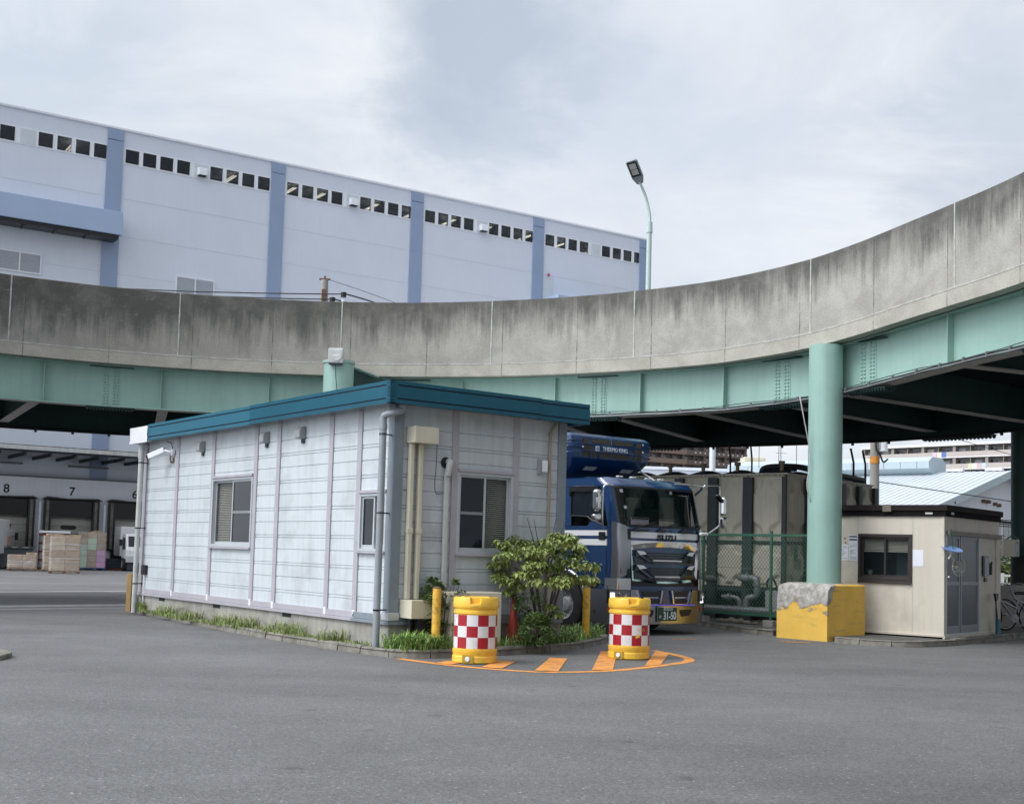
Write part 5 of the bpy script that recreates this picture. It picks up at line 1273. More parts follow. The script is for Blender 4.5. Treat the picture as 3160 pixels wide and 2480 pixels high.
# local: near corner at origin, window wall along +y (x = 0 faces the road), door wall along +x (y = 0)
HX, HY, HZ = 3.05, 2.45, 2.30
hw = (.61, 1.70, 1.03, 1.95)      # window hole along y, z
b = MB(); T_ = .06
b.box(0, 0, .05, T_, hw[0], HZ); b.box(0, hw[1], .05, T_, HY, HZ); b.box(0, hw[0], .05, T_, hw[1], hw[2]); b.box(0, hw[0], hw[3], T_, hw[1], HZ)
b.build('window_wall', 'hut', HUT)
b = MB(); b.box(T_, 0, .05, .14, T_, 1.99); b.box(1.9, 0, .05, HX, T_, 1.99); b.box(T_, 0, 1.99, HX, T_, HZ)
b.build('door_wall', 'hut', HUT)
b = MB(); b.box(T_, HY-T_, .05, HX, HY, HZ); b.box(HX-T_, T_, .05, HX, HY-T_, HZ); b.build('rear_wall', 'hut', HUT)
b = MB(); b.box(-.012, -.012, .05, .075, .05, HZ); b.box(HX-.24, -.10, .05, HX-.0, -.012, 1.95) if False else None; b.build('corner_trim', 'hut', HUT, bevel=.006)
b = MB(); b.box(HX-.22, -.03, .04, HX+.01, .0, 1.94); b.build('corner_trim', 'hut', HUT, bevel=.006)
b = MB()
for y in (.605, 1.71, 2.6): b.box(-.004, y-.006, .1, .002, y+.006, HZ)
b.build('panel_joint', 'pvc_pale', HUT)
b = MB(); b.box(-.03, -.02, .03, .02, HY, .075); b.box(-.03, -.03, .0, HX, .01, .06); b.build('base_rail', 'hut', HUT, bevel=.004)
b = MB(); b.box(.1, .1, -.1, HX-.1, HY-.1, .05); b.build('plinth', 'dark', HUT)
b = MB(); b.box(-.075, -.09, HZ+.10, HX-.0, HY+.06, HZ+.215); b.build('roof', 'hutroof', HUT, bevel=.012)
b = MB(); b.box(-.045, -.05, HZ+.0, HX-.03, HY+.03, HZ+.098); b.build('eaves_board', 'hutdark', HUT)
b = MB(); b.box(-.10, 1.0, HZ+.085, -.07, 1.17, HZ+.22); b.build('roof_clip', 'rust', HUT).data.materials[0] = M['fascia_dk'] if False else mat('roof_clip_tan', (.17, .15, .12), .6)
b = MB(); b.box(-.055, .20, HZ+.035, -.047, .34, HZ+.07); b.build('eaves_plate', 'pvc_pale', HUT)
b = MB(); b.box(.22, -.06, HZ+.04, .36, -.052, HZ+.085); b.build('eaves_plate', 'pvc_pale', HUT)
b = MB(); b.box(.1, -.07, 1.945, HX+.0, -.02, 2.03); b.build('door_track', 'hutroof', HUT, bevel=.006).data.materials[0] = mat('door_track_tan', (.20, .18, .15), .6)
# window
b = MB(); a0, a1, z0, z1 = hw
b.box(-.03, a0, z0, .07, a0+.05, z1); b.box(-.03, a1-.05, z0, .07, a1, z1); b.box(-.03, a0+.05, z1-.06, .07, a1-.05, z1); b.box(-.03, a0+.05, z0, .07, a1-.05, z0+.08); b.box(-.05, a0-.0, z0-.03, .0, a1, z0-.002)
wf = b.build('window_frame', 'brown', HUT, bevel=.005)
for p, q, d in ((a0+.05, 1.18, .005), (1.13, a1-.05, .035)):
    b = MB(); b.box(d, p, z0+.08, d+.025, p+.04, z1-.06); b.box(d, q-.04, z0+.08, d+.025, q, z1-.06); b.box(d, p+.04, z0+.08, d+.025, q-.04, z0+.125); b.box(d, p+.04, z1-.10, d+.025, q-.04, z1-.06); s_ = b.build('sash', 'brown', wf, bevel=.003)
    b = MB(); b.box(d+.010, p+.04, z0+.125, d+.014, q-.04, z1-.10); b.build('pane', 'glass', s_)
    b = MB(); z = z1-.31
    while z < z1-.08: b.f([(.09, p+.03, z), (.09, q-.03, z), (.105, q-.03, z+.022), (.105, p+.03, z+.022)]); z += .026
    b.box(.085, p+.03, z1-.345, .105, q-.03, z1-.32); b.build('blind', 'blind', s_, weld=False)
b = MB(); b.box(.55, .3, .1, .60, 2.3, HZ-.05) ; b.build('interior', 'dark', HUT)
b = MB(); b.box(.3, .75, 1.1, .34, 1.05, 1.6); b.build('green_cabinet', mat('dark_green_cabinet', (.02, .05, .045), .6), HUT)
b = MB(); b.lathe([(.04, 0), (.055, .12), (.05, .12), (.03, .01)], 16, (.16, 1.52, 1.13)); b.build('cup', 'alu_dk', HUT)
b = MB(); b.box(-.012, .66, .93, -.002, .72, .985); b.build('wall_switch', 'pvc_pale', HUT)
# folding door: two leaves
for p, q in ((.13, .84), (.88, 1.86)):
    b = MB(); zz = .09
    b.box(p, -.0, zz, p+.06, .04, 1.97); b.box(q-.06, 0, zz, q, .04, 1.97); b.box(p+.06, 0, zz, q-.06, .04, zz+.14); b.box(p+.06, 0, 1.0, q-.06, .04, 1.07); b.box(p+.06, 0, 1.90, q-.06, .04, 1.97)
    d_ = b.build('door_leaf', 'alu_dk', HUT, bevel=.004)
    b = MB(); b.box(p+.06, .012, zz+.14, q-.06, .022, 1.0); b.box(p+.06, .012, 1.07, q-.06, .022, 1.90); b.build('frosted_pane', 'doorgrey', d_)
b = MB(); b.box(1.86, -.015, .05, 1.90, .05, 1.97); b.box(.09, -.015, .05, .125, .05, 1.97); b.box(.125, -.015, .05, 1.86, .05, .088); b.build('door_frame', 'alu', HUT, bevel=.004)
b = MB(); b.cyl((.10, -.03, 1.16), (.10, -.07, 1.16), .025, n=12); b.build('door_knob', 'chrome', HUT)
def hutp(x, y, z): q = Vector((8.178, 23.357))+U5*x+V5*y; return (q.x, q.y, z+.1)
# things hung on and leaning against the hut
t = thing('desk_fan', 'small clip fan with pale round cage hanging outside the hut door', 'fan', hutp(.28, -.16, 1.37), A5-.3)
b = MB()
for k in range(20): b.tube([(.03*math.cos(R(18*k)), -.06, .03*math.sin(R(18*k))), (.11*math.cos(R(18*k)), -.075, .11*math.sin(R(18*k))), (.185*math.cos(R(18*k)), -.02, .185*math.sin(R(18*k)))], .003, 4)
for r in (.06, .12, .185): b.tube([(r*math.cos(R(15*k)), -.02 if r > .15 else -.07, r*math.sin(R(15*k))) for k in range(25)], .006 if r > .15 else .003, 5)
b.build('cage', 'pvc_pale', t)
b = MB()
for k in range(3):
    a = R(120*k+20); b.f([(.02*math.cos(a), -.03, .02*math.sin(a)), (.09*math.cos(a-.35), -.045, .09*math.sin(a-.35)), (.165*math.cos(a), -.03, .165*math.sin(a)), (.15*math.cos(a+.6), -.02, .15*math.sin(a+.6)), (.06*math.cos(a+.7), -.02, .06*math.sin(a+.7))])
b.build('blade', mat('fan_blade_tan', (.22, .20, .17), .5), t)
b = MB(); b.cyl((0, -.05, 0), (0, .08, 0), .05, .06, 16); b.cyl((0, -.078, 0), (0, -.06, 0), .042, n=16); b.build('motor', mat('fan_motor_tan', (.33, .30, .25), .5), t, smooth=40)
b = MB(); b.tube([(-.02, .03, .05), (-.08, .06, .17), (-.09, .1, .22)], .014, 8); b.build('clip_arm', 'pvc_pale', t)
t = thing('hanging_dish', 'pale blue round dish hung by green cords beside the hut door', 'dish', hutp(.02, -.14, 1.66), A5)
b = MB(); b.lathe([(.001, 0), (.12, .004), (.19, .025), (.195, .035), (.12, .016), (.001, .012)], 32); o = b.build('dish', 'blueplastic', t, smooth=50); o.rotation_euler = (R(16), R(-10), 0)
b = MB(); 
for dx in (-.02, .03, .07): b.tube([(.06+dx*.2, .0, .03), (.06+dx, .05, .40)], .006, 5)
b.build('cord', 'fence', t)
b = MB(); b.lathe([(.06, -.02), (.05, -.06), (.02, -.07)], 16); b.tube([(0, 0, -.06), (-.02, .05, -.16)], .02, 8); b.build('hub', 'pvc_pale', t)
t = thing('clipboard', 'black clipboard with a pale sheet hanging on the hut wall right of the door', 'clipboard', hutp(2.02, -.03, 1.19), A5)
b = MB(); b.box(0, -.01, 0, .34, .02, .40); b.build('board', 'blackpl', t, bevel=.008)
b = MB(); b.box(.07, -.018, -.02, .30, -.011, .37); b.build('sheet', mat('grey_sheet', (.42, .45, .50), .7), t)
b = MB(); b.tube([(.36, -.02, .05), (.38, -.03, .2), (.42, -.03, .28)], .02, 6); b.box(.34, -.04, .02, .42, .0, .26); b.build('dark_glove', 'black', t)
t = tag(MB().box(0, -.03, 0, .12, 0, .08).build('doorbell', 'blackpl', bevel=.006), 'small black bell box under the clipboard', 'doorbell'); t.location = hutp(2.14, -.001, 1.07); t.rotation_euler = (0, 0, A5)
t = thing('broom', 'broom with a teal brush leaning upright in the hut corner', 'broom', hutp(2.55, -.14, .0), A5)
b = MB(); b.cyl((0, 0, .30), (.0, .05, .78), .012, n=8); b.build('handle', 'black', t)
b = MB(); b.prism([(-.05, .0), (.09, .0), (.07, .32), (-.02, .32)], -.03, .03, 'y'); b.build('brush', 'teal', t)
t = thing('dustpan', 'dark dustpan on a stick standing beside the teal broom', 'dustpan', hutp(2.46, -.14, .0), A5)
b = MB(); b.prism([(-.03, .70), (.03, .70), (.11, .84), (-.11, .84)], -.02, .02, 'y'); b.build('pan', 'blackpl', t)
b = MB(); b.cyl((0, 0, .0), (0, 0, .72), .012, n=8); b.build('stick', 'blackpl', t)
def notice(label, y0, y1, z0, z1, lines=0, bold=0, seed=1):
    t = thing('notice', label, 'notice', hutp(0, 0, 0), A5, 'paper notices on the hut wall')
    b = MB(); b.box(-.006, y0, z0, -.003, y1, z1); b.build('sheet', 'paper', t)
    rnd = random.Random(seed)
    if lines:
        b = MB(); h = (z1-z0)/(lines+2)
        for k in range(lines):
            z = z1-h*(k+1.4); y = y1-.02
            if rnd.random() < .15: continue
            end = y0+.02+(y1-y0)*rnd.choice([0, .05, .1, .35, .5])
            while y > end:
                w = rnd.uniform(.008, .028); b.f([(-.0065, y, z), (-.0065, max(end, y-w), z), (-.0065, max(end, y-w), z+h*.45), (-.0065, y, z+h*.45)]); y -= w+rnd.uniform(.004, .01)
        b.build('printed_lines', mat('faded_ink', (.16, .16, .18), .8), t, weld=False, recalc=False)
    if bold:
        b = MB()
        for k in range(bold): b.box(-.0075, y0+.01, z1-.05-.06*k, -.0065, y1-.01, z1-.022-.06*k)
        b.build('black_bar', 'ink', t)
    return t
notice('plain blank white sheet on the hut wall right of the window', .39, .60, 1.345, 1.66)
notice('large printed notice left of the hut window', 1.72, 1.90, 1.42, 1.73, 14, 0, 2)
notice('printed notice half hidden by the green column', 1.91, 2.08, 1.42, 1.73, 10, 0, 5)
notice('white notice with two thick black bars above the printed sheets', 1.72, 1.90, 1.74, 1.93, 0, 2)
notice('small framed card below the black barred notice', 1.79, 1.915, 1.735, 1.738, 0)
for y, z in ((1.98, 1.86), (1.965, 1.775)): 
    t = tag(MB().ball((-.01, 0, 0), .014, 6).build('magnet', 'rust'), 'small dark round magnet on the hut wall left of the barred notice' , 'magnet', 'magnets on the hut wall'); t.location = hutp(-.002, y, z)

# ------------------------------------------------------------------ bicycle, low wall, far fence and bush behind the hut
lw = structure(MB().box(-3, -.09, 0, 9, .09, 1.06).build('low_wall', 'conc', bevel=.01)); del lw['kind']; tag(lw, 'low grey concrete wall behind the bicycle', 'wall'); lw.location = (12.2, 29.05, .0); lw.rotation_euler = (0, 0, R(8))
bi = thing('bicycle', 'silver city bicycle parked beside the guard hut', 'bicycle', (10.62, 26.35, .1), R(12))
def wheel(x, nm='wheel'):
    b = MB(); n = 36; b.tube([(x+.33*math.cos(2*math.pi*k/n), 0, .34+.33*math.sin(2*math.pi*k/n)) for k in range(n+1)], .019, 8, False); w_ = b.build(nm, 'tyre', bi, smooth=60)
    b = MB(); b.tube([(x+.30*math.cos(2*math.pi*k/n), 0, .34+.30*math.sin(2*math.pi*k/n)) for k in range(n+1)], .010, 6, False); b.build('rim', 'bikegrey', w_)
    b = MB()
    for k in range(16): b.tube([(x, 0, .34), (x+.30*math.cos(k*.3927), 0, .34+.30*math.sin(k*.3927))], .0018, 4, False)
    b.cyl((x, -.05, .34), (x, .05, .34), .025, n=10); b.build('spoke', 'bikegrey', w_)
wheel(.56); wheel(-.52)
fr3 = MB()
HT, BB, ST_ = Vector((-.36, 0, .82)), Vector((.10, 0, .30)), Vector((.24, 0, .78))
for p, q, r in ((HT, BB, .019), ((-.34, 0, .72), (.20, 0, .50), .019), (BB, ST_, .016), (BB, (.56, .04, .34), .010), (BB, (.56, -.04, .34), .010), ((.20, .03, .62), (.56, .04, .34), .008), ((.20, -.03, .62), (.56, -.04, .34), .008), ((-.34, 0, .74), (-.52, 0, .34), .014), ((-.38, 0, .95), HT, .015)): fr3.tube([p, q], r, 8)
fr3.build('frame', 'bikegrey', bi, smooth=40)
b = MB(); b.prism([(-.13, -.03), (.10, -.10), (.15, -.02), (.10, .10) if False else (.15, .02), (.10, .10), (-.13, .03)], .80, .87); o = b.build('saddle', 'blackpl', bi, bevel=.02); o.location = (.25, 0, 0)
b = MB(); b.tube(smooth_curve([(-.20, -.27, .99), (-.32, -.2, 1.03), (-.38, 0, .98), (-.32, .2, 1.03), (-.20, .27, .99)], 5), .012, 8); b.build('handlebar', 'bikegrey', bi, smooth=60)
b = MB(); b.box(.36, -.07, .66, .80, .07, .675); b.tube([(.56, .05, .34), (.66, .05, .66)], .006, 6); b.build('rear_rack', 'bikegrey', bi)
b = MB(); n = 14; b.tube([(.56+.365*math.cos(R(10+12*k)), 0, .34+.365*math.sin(R(10+12*k))) for k in range(n)], .02, 6); b.build('mudguard', 'bikegrey', bi)
b = MB(); b.cyl((.10, -.05, .30), (.10, -.04, .30), .09, n=20); b.tube([(.10, -.06, .30), (.18, -.08, .17)], .01, 6); b.box(.15, -.17, .155, .22, -.08, .175); b.build('crank', 'grey', bi)
bi2 = copy_tree(bi); bi2['label'] = 'second bicycle half out of frame behind the silver one'; bi2.location = (11.35, 27.35, .1); bi2.rotation_euler = (0, 0, R(20)); bi['group'] = bi2['group'] = 'bicycles by the hut'
ff = thing('white_fence', 'far white metal fence seen beyond the low wall', 'fence', (18.2, 46, 0), R(10))
b = MB(); b.box(-4, -.03, 1.12, 6, .03, 1.2); b.box(-4, -.03, .5, 6, .03, .55); b.box(-4, -.03, .85, 6, .03, .88)
for k in range(60): b.box(-4+k*.17, -.015, .1, -3.97+k*.17, .015, 1.12)
b.build('fence_bars', 'white', ff)
for k in range(6):
    b = MB(); b.box(-4+2*k, -.06, 0, -3.88+2*k, .06, 1.25); b.build('post', 'white', ff)
def bush(name, label, loc, r, n, m, size):
    t = thing(name, label, 'bush', loc); b = MB(); cl = []
    for _ in range(26):
        a = random.uniform(0, 6.283); e = random.uniform(-.1, 1.4); k = random.random()**.4; cl.append(((r[0]*k*math.cos(a)*math.cos(e), r[1]*k*math.sin(a)*math.cos(e), r[2]*(.25+.75*k*math.sin(max(0, e)))), r[2]*.22))
    leaf_cloud(b, cl, n, size, .4, 1., .4); b.build('foliage', m, t, weld=False, recalc=False)
    b = MB(); b.tube([(0, 0, 0), (.05, 0, r[2]*.7)], [.06, .02], 6); b.build('trunk', 'bark', t); return t
bush('garden_bush', 'sunlit green bush behind the white fence and beige box', (19.3, 47.6, 0), (2.2, 1.2, 2.7), 2600, 'leaf', .20)
bush('garden_bush', 'second green bush left of the sunlit one, mostly behind the hut', (17.0, 48.6, 0), (1.6, 1.2, 2.2), 1200, 'leaf3', .20)

# ------------------------------------------------------------------ blue truck
TA = R(38)
TRK = thing('blue_truck', 'large dark blue truck with chrome grille and roof cooling unit parked under the ramp', 'truck', (2.985, 23.685, 0), TA)
CW = 1.18
def fy(x, z=0):
    a = abs(x); y = .06*(a/.88)**2 if a < .88 else .36-math.sqrt(max(0, .09-(min(a, CW)-.88)**2))
    return y+(max(0, z-2.02)*.28 if z < 2.82 else .224+(z-2.82)*1.3)
XS = [-CW, -1.175, -1.15, -1.10, -1.02, -.95, -.88, -.75, -.6, -.4, -.2, 0, .2, .4, .6, .75, .88, .95, 1.02, 1.10, 1.15, 1.175, CW]
def skin(b, xs, zs, off=0., yback=None):
    """part of the cab's front surface; yback adds straight sides running back to that depth"""
    rows = []
    for z in zs:
        row = []
        if yback and xs[0] <= -CW+1e-6: row.append((-CW-off, yback, z))
        for x in xs:
            y = fy(x, z); e = 1e-3; nx = (fy(x+e, z)-fy(x-e, z))/(2*e) if abs(x) < CW-.002 else (1e3 if x > 0 else -1e3)
            n = Vector((nx, -1)).normalized(); row.append((x+n.x*off, y+n.y*off, z))
        if yback and xs[-1] >= CW-1e-6: row.append((CW+off, yback, z))
        rows.append([b.b.verts.new(p) for p in row])
    for r0, r1 in zip(rows, rows[1:]):
        for k in range(len(r0)-1): b.b.faces.new((r0[k], r0[k+1], r1[k+1], r1[k])).material_index = b.mi
    return rows
def sub(a, c): return [a]+[x for x in XS if a+.01 < x < c-.01]+[c]
b = MB(); skin(b, XS, [.95, 1.3, 1.7, 2.0, 2.04], 0, 2.0); skin(b, XS, [2.80, 2.82, 2.86, 2.92, 2.955], 0, 2.0)
# door sides above the waist: pillars around the side window
for s_ in (-1, 1):
    for (y0, y1, z0, z1) in ((.36, .50, 2.04, 2.80), (1.42, 2.0, 2.04, 2.80), (.50, 1.42, 2.74, 2.80)): b.f([(s_*CW, y0+(.15 if y0 < .4 else 0), z0), (s_*CW, y1, z0), (s_*CW, y1, z1), (s_*CW, y0+(.22 if y0 < .4 else 0), z1)])
    b.f([(s_*CW, .50, 2.04), (s_*CW, .95, 2.04), (s_*CW, .80, 2.16), (s_*CW, .50, 2.07)])
b.f([(-CW, 2.0, .95), (CW, 2.0, .95), (CW, 2.0, 2.955), (-CW, 2.0, 2.955)])
rf = [(x, fy(x, 2.955), 2.955) for x in XS]; rr_ = [(x*.93, max(.62, fy(x, 2.955)+.12), 2.985) for x in XS]
for k in range(len(rf)-1): b.f([rf[k], rf[k+1], rr_[k+1], rr_[k]])
b.f(rr_+[(CW*.93, 1.95, 2.99), (-CW*.93, 1.95, 2.99)]); b.f([rf[0], rr_[0], (-CW*.93, 1.95, 2.99), (-CW, 2.0, 2.955)]); b.f([rf[-1], (CW, 2.0, 2.955), (CW*.93, 1.95, 2.99), rr_[-1]]); b.f([(-CW, 2.0, 2.955), (-CW*.93, 1.95, 2.99), (CW*.93, 1.95, 2.99), (CW, 2.0, 2.955)])
cab = b.build('cab', 'blue', TRK, smooth=40, recalc=False)
# pillars at the windscreen corners
b = MB()
for s_ in (-1, 1):
    xs = sub(-CW, -1.10) if s_ < 0 else sub(1.10, CW); skin(b, xs, [2.04, 2.2, 2.4, 2.6, 2.80])
b.build('pillar', 'blue', TRK, smooth=40, recalc=False)
b = MB(); skin(b, sub(-1.10, 1.10), [2.04, 2.2, 2.4, 2.6, 2.80], -.004); ws = b.build('windscreen', 'glass_dk', TRK, smooth=60, recalc=False)
ws.data.materials[0] = mat('windscreen_glass', (.004, .012, .012), .02, alpha=.36, var=0, spec=.7)
b = MB()
for xs, zs in ((sub(-1.10, 1.10), [2.035, 2.075]), (sub(-1.10, 1.10), [2.765, 2.805]), (sub(-1.10, -1.07), [2.05, 2.4, 2.79]), (sub(1.00, 1.10), [2.05, 2.4, 2.79])): skin(b, xs, zs, .003)
b.build('windscreen_seal', 'blackpl', ws, smooth=60, recalc=False)
# interior seen through the glass
b = MB(); b.box(-1.1, 1.55, 1.3, 1.1, 1.62, 2.9); b.box(-1.1, .5, 1.2, 1.1, 1.6, 1.3); b.box(-1.12, .36, 1.35, -1.09, .52, 2.0); b.build('cab_lining', 'interior', TRK)
b = MB(); b.prism([(.12, 1.6), (.12, 2.02), (.40, 2.06), (.62, 2.0), (.62, 1.6)], -1.08, 1.08, 'x'); b.build('dashboard', 'interior', TRK)
for x in (-.62, .62):
    b = MB(); b.box(x-.25, 1.05, 1.3, x+.25, 1.30, 2.45); b.box(x-.14, 1.1, 2.45, x+.14, 1.25, 2.68); b.build('seat', 'curtain', TRK, bevel=.05)
b = MB()
for s_ in (-1, 1):
    for k in range(10): x0 = s_*(.95-.075*k); b.f([(x0, 1.38+.02*(k % 2), 2.78), (x0-s_*.075, 1.38+.02*((k+1) % 2), 2.78), (x0-s_*.075*1.5+s_*.3, 1.40, 2.05), (x0+s_*.05, 1.42, 2.05)])
b.build('curtain', 'curtain', TRK, recalc=False)
b = MB(); b.box(.20, 1.30, 2.04, .66, 1.36, 2.66); q = b.build('pale_panel', 'seatgrey', TRK); b = MB(); b.tube([(.47+.15*math.cos(R(15*k)), 1.28, 2.2+.15*math.sin(R(15*k))) for k in range(25)], .008, 6); b.cyl((.47, 1.285, 2.2), (.47, 1.29, 2.2), .14, n=24); b.build('round_speaker', 'grey', q)
b = MB(); b.tube([(-.58+.21*math.cos(R(15*k)), .62+.06*math.sin(R(15*k)), 2.12+.15*math.sin(R(15*k))) for k in range(25)], .014, 6); b.tube([(-.58, .9, 1.8), (-.58, .63, 2.1)], .03, 8); b.build('steering_wheel', 'blackpl', TRK)
b = MB(); b.box(-.66, .28, 2.075, -.20, .295, 2.225); ds = b.build('dashboard_sign', 'pinksign', TRK)
rnd = random.Random(11)
b = MB(); b.box(-.65, .272, 2.175, -.21, .278, 2.22); b.build('sign_band', 'ink', ds)
b = MB()
for k in range(7):    # upright brush characters
    x = -.63+.062*k
    b.box(x, .268, 2.095, x+.008, .277, 2.19); b.box(x+.034, .268, 2.095, x+.042, .277, 2.19)
    for z in sorted(rnd.sample([2.10, 2.12, 2.14, 2.16, 2.18], 3)): b.box(x, .268, z, x+.044, .277, z+.007)
b.build('characters', 'paper', ds)
b = MB(); b.box(-.14, .20, 2.07, .10, .34, 2.085); b.box(-.02, .15, 2.07, .14, .22, 2.08); b.build('papers', 'paper', TRK)
for x, z in ((-.98, 2.68), (-.95, 2.37), (.28, 2.70)):
    b = MB(); skin(b, [x, x+.07], [z, z+.06], -.010); b.build('inspection_sticker', 'paper', ws, recalc=False)
for x0, x1 in ((-.80, -.28), (-.20, .32), (.42, .94)):
    b = MB(); b.tube([(x0, fy(x0, 2.0)-.03, 2.0), (x0+.08, fy(x0, 2.05)-.035, 2.03), (x1, fy(x1, 2.12)-.02, 2.13)], .014, 6); b.box(x0-.05, fy(x0)-.04, 1.955, x0+.15, fy(x0)-.005, 1.995); b.build('wiper', 'blackpl', TRK)
for x in (-.55, .62):
    b = MB(); b.box(x-.16, fy(x)-.008, 1.955, x+.16, fy(x)+.02, 1.99); b.build('cowl_grille', 'blackpl', TRK)
# silver stripes
for z0, z1 in ((1.83, 1.945), (1.665, 1.78)):
    b = MB(); skin(b, sub(-.93, .99), [z0, z1], .003); b.build('silver_stripe', 'silver', TRK, smooth=60, recalc=False)
for z0, z1 in ((1.855, 1.955), (1.675, 1.79)):
    for s_ in (-1, 1):
        b = MB(); b.f([(s_*(CW+.003), .37, z0), (s_*(CW+.003), 1.99, z0), (s_*(CW+.003), 1.99, z1), (s_*(CW+.003), .37, z1)]); b.build('silver_stripe', 'silver', TRK, recalc=False)
# chrome corner panels with deflector
for s_ in (-1, 1):
    b = MB(); xs = sub(-1.165, -.90) if s_ < 0 else sub(.90, 1.165)
    rws = skin(b, xs, [1.12, 1.3, 1.6, 1.95, 2.04], .022)
    for v in rws[-1]: v.co.z += .45*(abs(v.co.x)-.98)
    for v in rws[-2]: v.co.z += .30*(abs(v.co.x)-.98)
    for v in rws[0]: v.co.z -= .5*(abs(v.co.x)-1.0)
    for q_ in rws[1:3]:
        for v in q_: v.co.y -= .018*math.sin(math.pi*(v.co.z-1.1)/.9)
    b.build('corner_deflector', 'bumperchrome', TRK, smooth=60, recalc=False)
    b = MB(); x0 = s_*1.06; b.f([(s_*.92, fy(.92)-.030, 1.16), (s_*1.08, fy(1.08)-.034, 1.16), (s_*1.08, fy(1.08)-.034, 1.32), (s_*.92, fy(.92)-.030, 1.36)]); b.build('deflector_slot', 'blackpl', TRK, recalc=False)
    b = MB(); xs = sub(-.96, -.90) if s_ < 0 else sub(.90, .96); skin(b, xs, [1.08, 1.5, 2.0], .03); b.build('corner_trim', 'blackpl', TRK, recalc=False)
# grille: chrome surround, dark field, two V shaped chrome wings, slats
def gp(x, z, o): return (x, fy(x)-o, z)
def plate(b, poly, o, th=.015):
    A = [b.b.verts.new(gp(x, z, o)) for x, z in poly]; B = [b.b.verts.new(gp(x, z, o-th)) for x, z in poly]; n = len(A)
    b.b.faces.new(A).material_index = b.mi
    for i in range(n): b.b.faces.new((A[i], B[i], B[(i+1) % n], A[(i+1) % n])).material_index = b.mi
def strip_(b, outer, inner_, o, o2=None):
    n = len(outer); A = [b.b.verts.new(gp(x, z, o)) for x, z in outer]; B = [b.b.verts.new(gp(x, z, o2 or o)) for x, z in inner_]
    for i in range(n): b.b.faces.new((A[i], A[(i+1) % n], B[(i+1) % n], B[i])).material_index = b.mi
    C_ = [b.b.verts.new(gp(x, z, 0)) for x, z in outer]
    for i in range(n): b.b.faces.new((A[i], C_[i], C_[(i+1) % n], A[(i+1) % n])).material_index = b.mi
outer = [(-.86, 1.03), (-.91, 1.64), (-.86, 1.695), (-.6, 1.735), (-.3, 1.755), (0, 1.762), (.3, 1.755), (.6, 1.735), (.86, 1.695), (.91, 1.64), (.86, 1.03), (.4, .99), (0, .98), (-.4, .99)]
inn = [(-.80, 1.08), (-.85, 1.57), (-.80, 1.615), (-.6, 1.645), (-.3, 1.665), (0, 1.672), (.3, 1.665), (.6, 1.645), (.80, 1.615), (.85, 1.57), (.80, 1.08), (.4, 1.04), (0, 1.03), (-.4, 1.04)]
b = MB(); strip_(b, outer, inn, .045, .02); gr = b.build('grille', 'chrome', TRK, smooth=30)
b = MB(); A = []
xs = sub(-.84, .84)
for k in range(len(xs)-1): b.f([gp(xs[k], 1.04, .012), gp(xs[k+1], 1.04, .012), gp(xs[k+1], 1.66, .012), gp(xs[k], 1.66, .012)])
b.build('grille_field', 'blue', gr, recalc=False)
for k, z in enumerate((1.12, 1.165, 1.21, 1.255, 1.44, 1.49, 1.54)):
    b = MB(); w = .44 if k < 4 else .55
    for j in range(8): x0 = -w+2*w*j/8; b.box(x0, fy(0)-.035, z, x0+2*w/8, fy(0)+.0, z+.022)
    b.build('grille_slat', 'blackpl', gr)
for zt_, zc_, wc in ((1.585, 1.405, .38), (1.32, 1.10, .33)):
    for s_ in (-1, 1):
        b = MB(); plate(b, [(s_*.79, zt_+.01), (s_*.60, zt_), (s_*(wc+.08), zc_+.055), (s_*wc, zc_+.022), (s_*wc, zc_-.03), (s_*(wc+.13), zc_-.01), (s_*.70, zt_-.09), (s_*.80, zt_-.10)][::s_], .055, .05); b.build('chrome_wing', 'chrome_dk', gr)
        b = MB(); plate(b, [(s_*.78, zt_+.008), (s_*.61, zt_-.004), (s_*.54, zt_-.055), (s_*.70, zt_-.075)][::s_], .062, .006); b.build('facet_glint', 'silver', gr)  # pale plate: bright glint on the wing tip put into the colour
        b = MB(); plate(b, [(s_*.81, zt_-.115), (s_*.70, zt_-.105), (s_*(wc+.14), zc_-.025), (s_*(wc+.03), zc_-.045), (s_*.80, zc_-.045)][::s_], .030, .015); b.build('mirror_panel', 'chrome_dk', gr)
    b = MB(); plate(b, [(-wc, zc_-.005), (wc, zc_-.005), (wc, zc_+.022), (-wc, zc_+.022)], .06, .04); b.build('chrome_bar', 'chrome', gr)
    b = MB(); plate(b, [(-wc, zc_-.05), (wc, zc_-.05), (wc, zc_-.008), (-wc, zc_-.008)], .055, .04); b.build('chrome_bar', 'chrome_dk', gr)
text_mesh('brand_letters', 'ISUZU', .15, 'ink', TRK, at(0, fy(.2)-.018, 1.842) @ FACE_Y, .006, sx=1.25, bold=.003)
b = MB(); b.cyl((.86, fy(.86)-.012, 1.70), (.86, fy(.86)-.004, 1.70), .062, n=24); q = b.build('round_sticker', 'paper', TRK); q.rotation_euler = (0, 0, 0)
text_mesh('sticker_mark', '群馬', .05, 'grey', q, at(.86, fy(.86)-.0135, 1.70) @ FACE_Y, .0005)
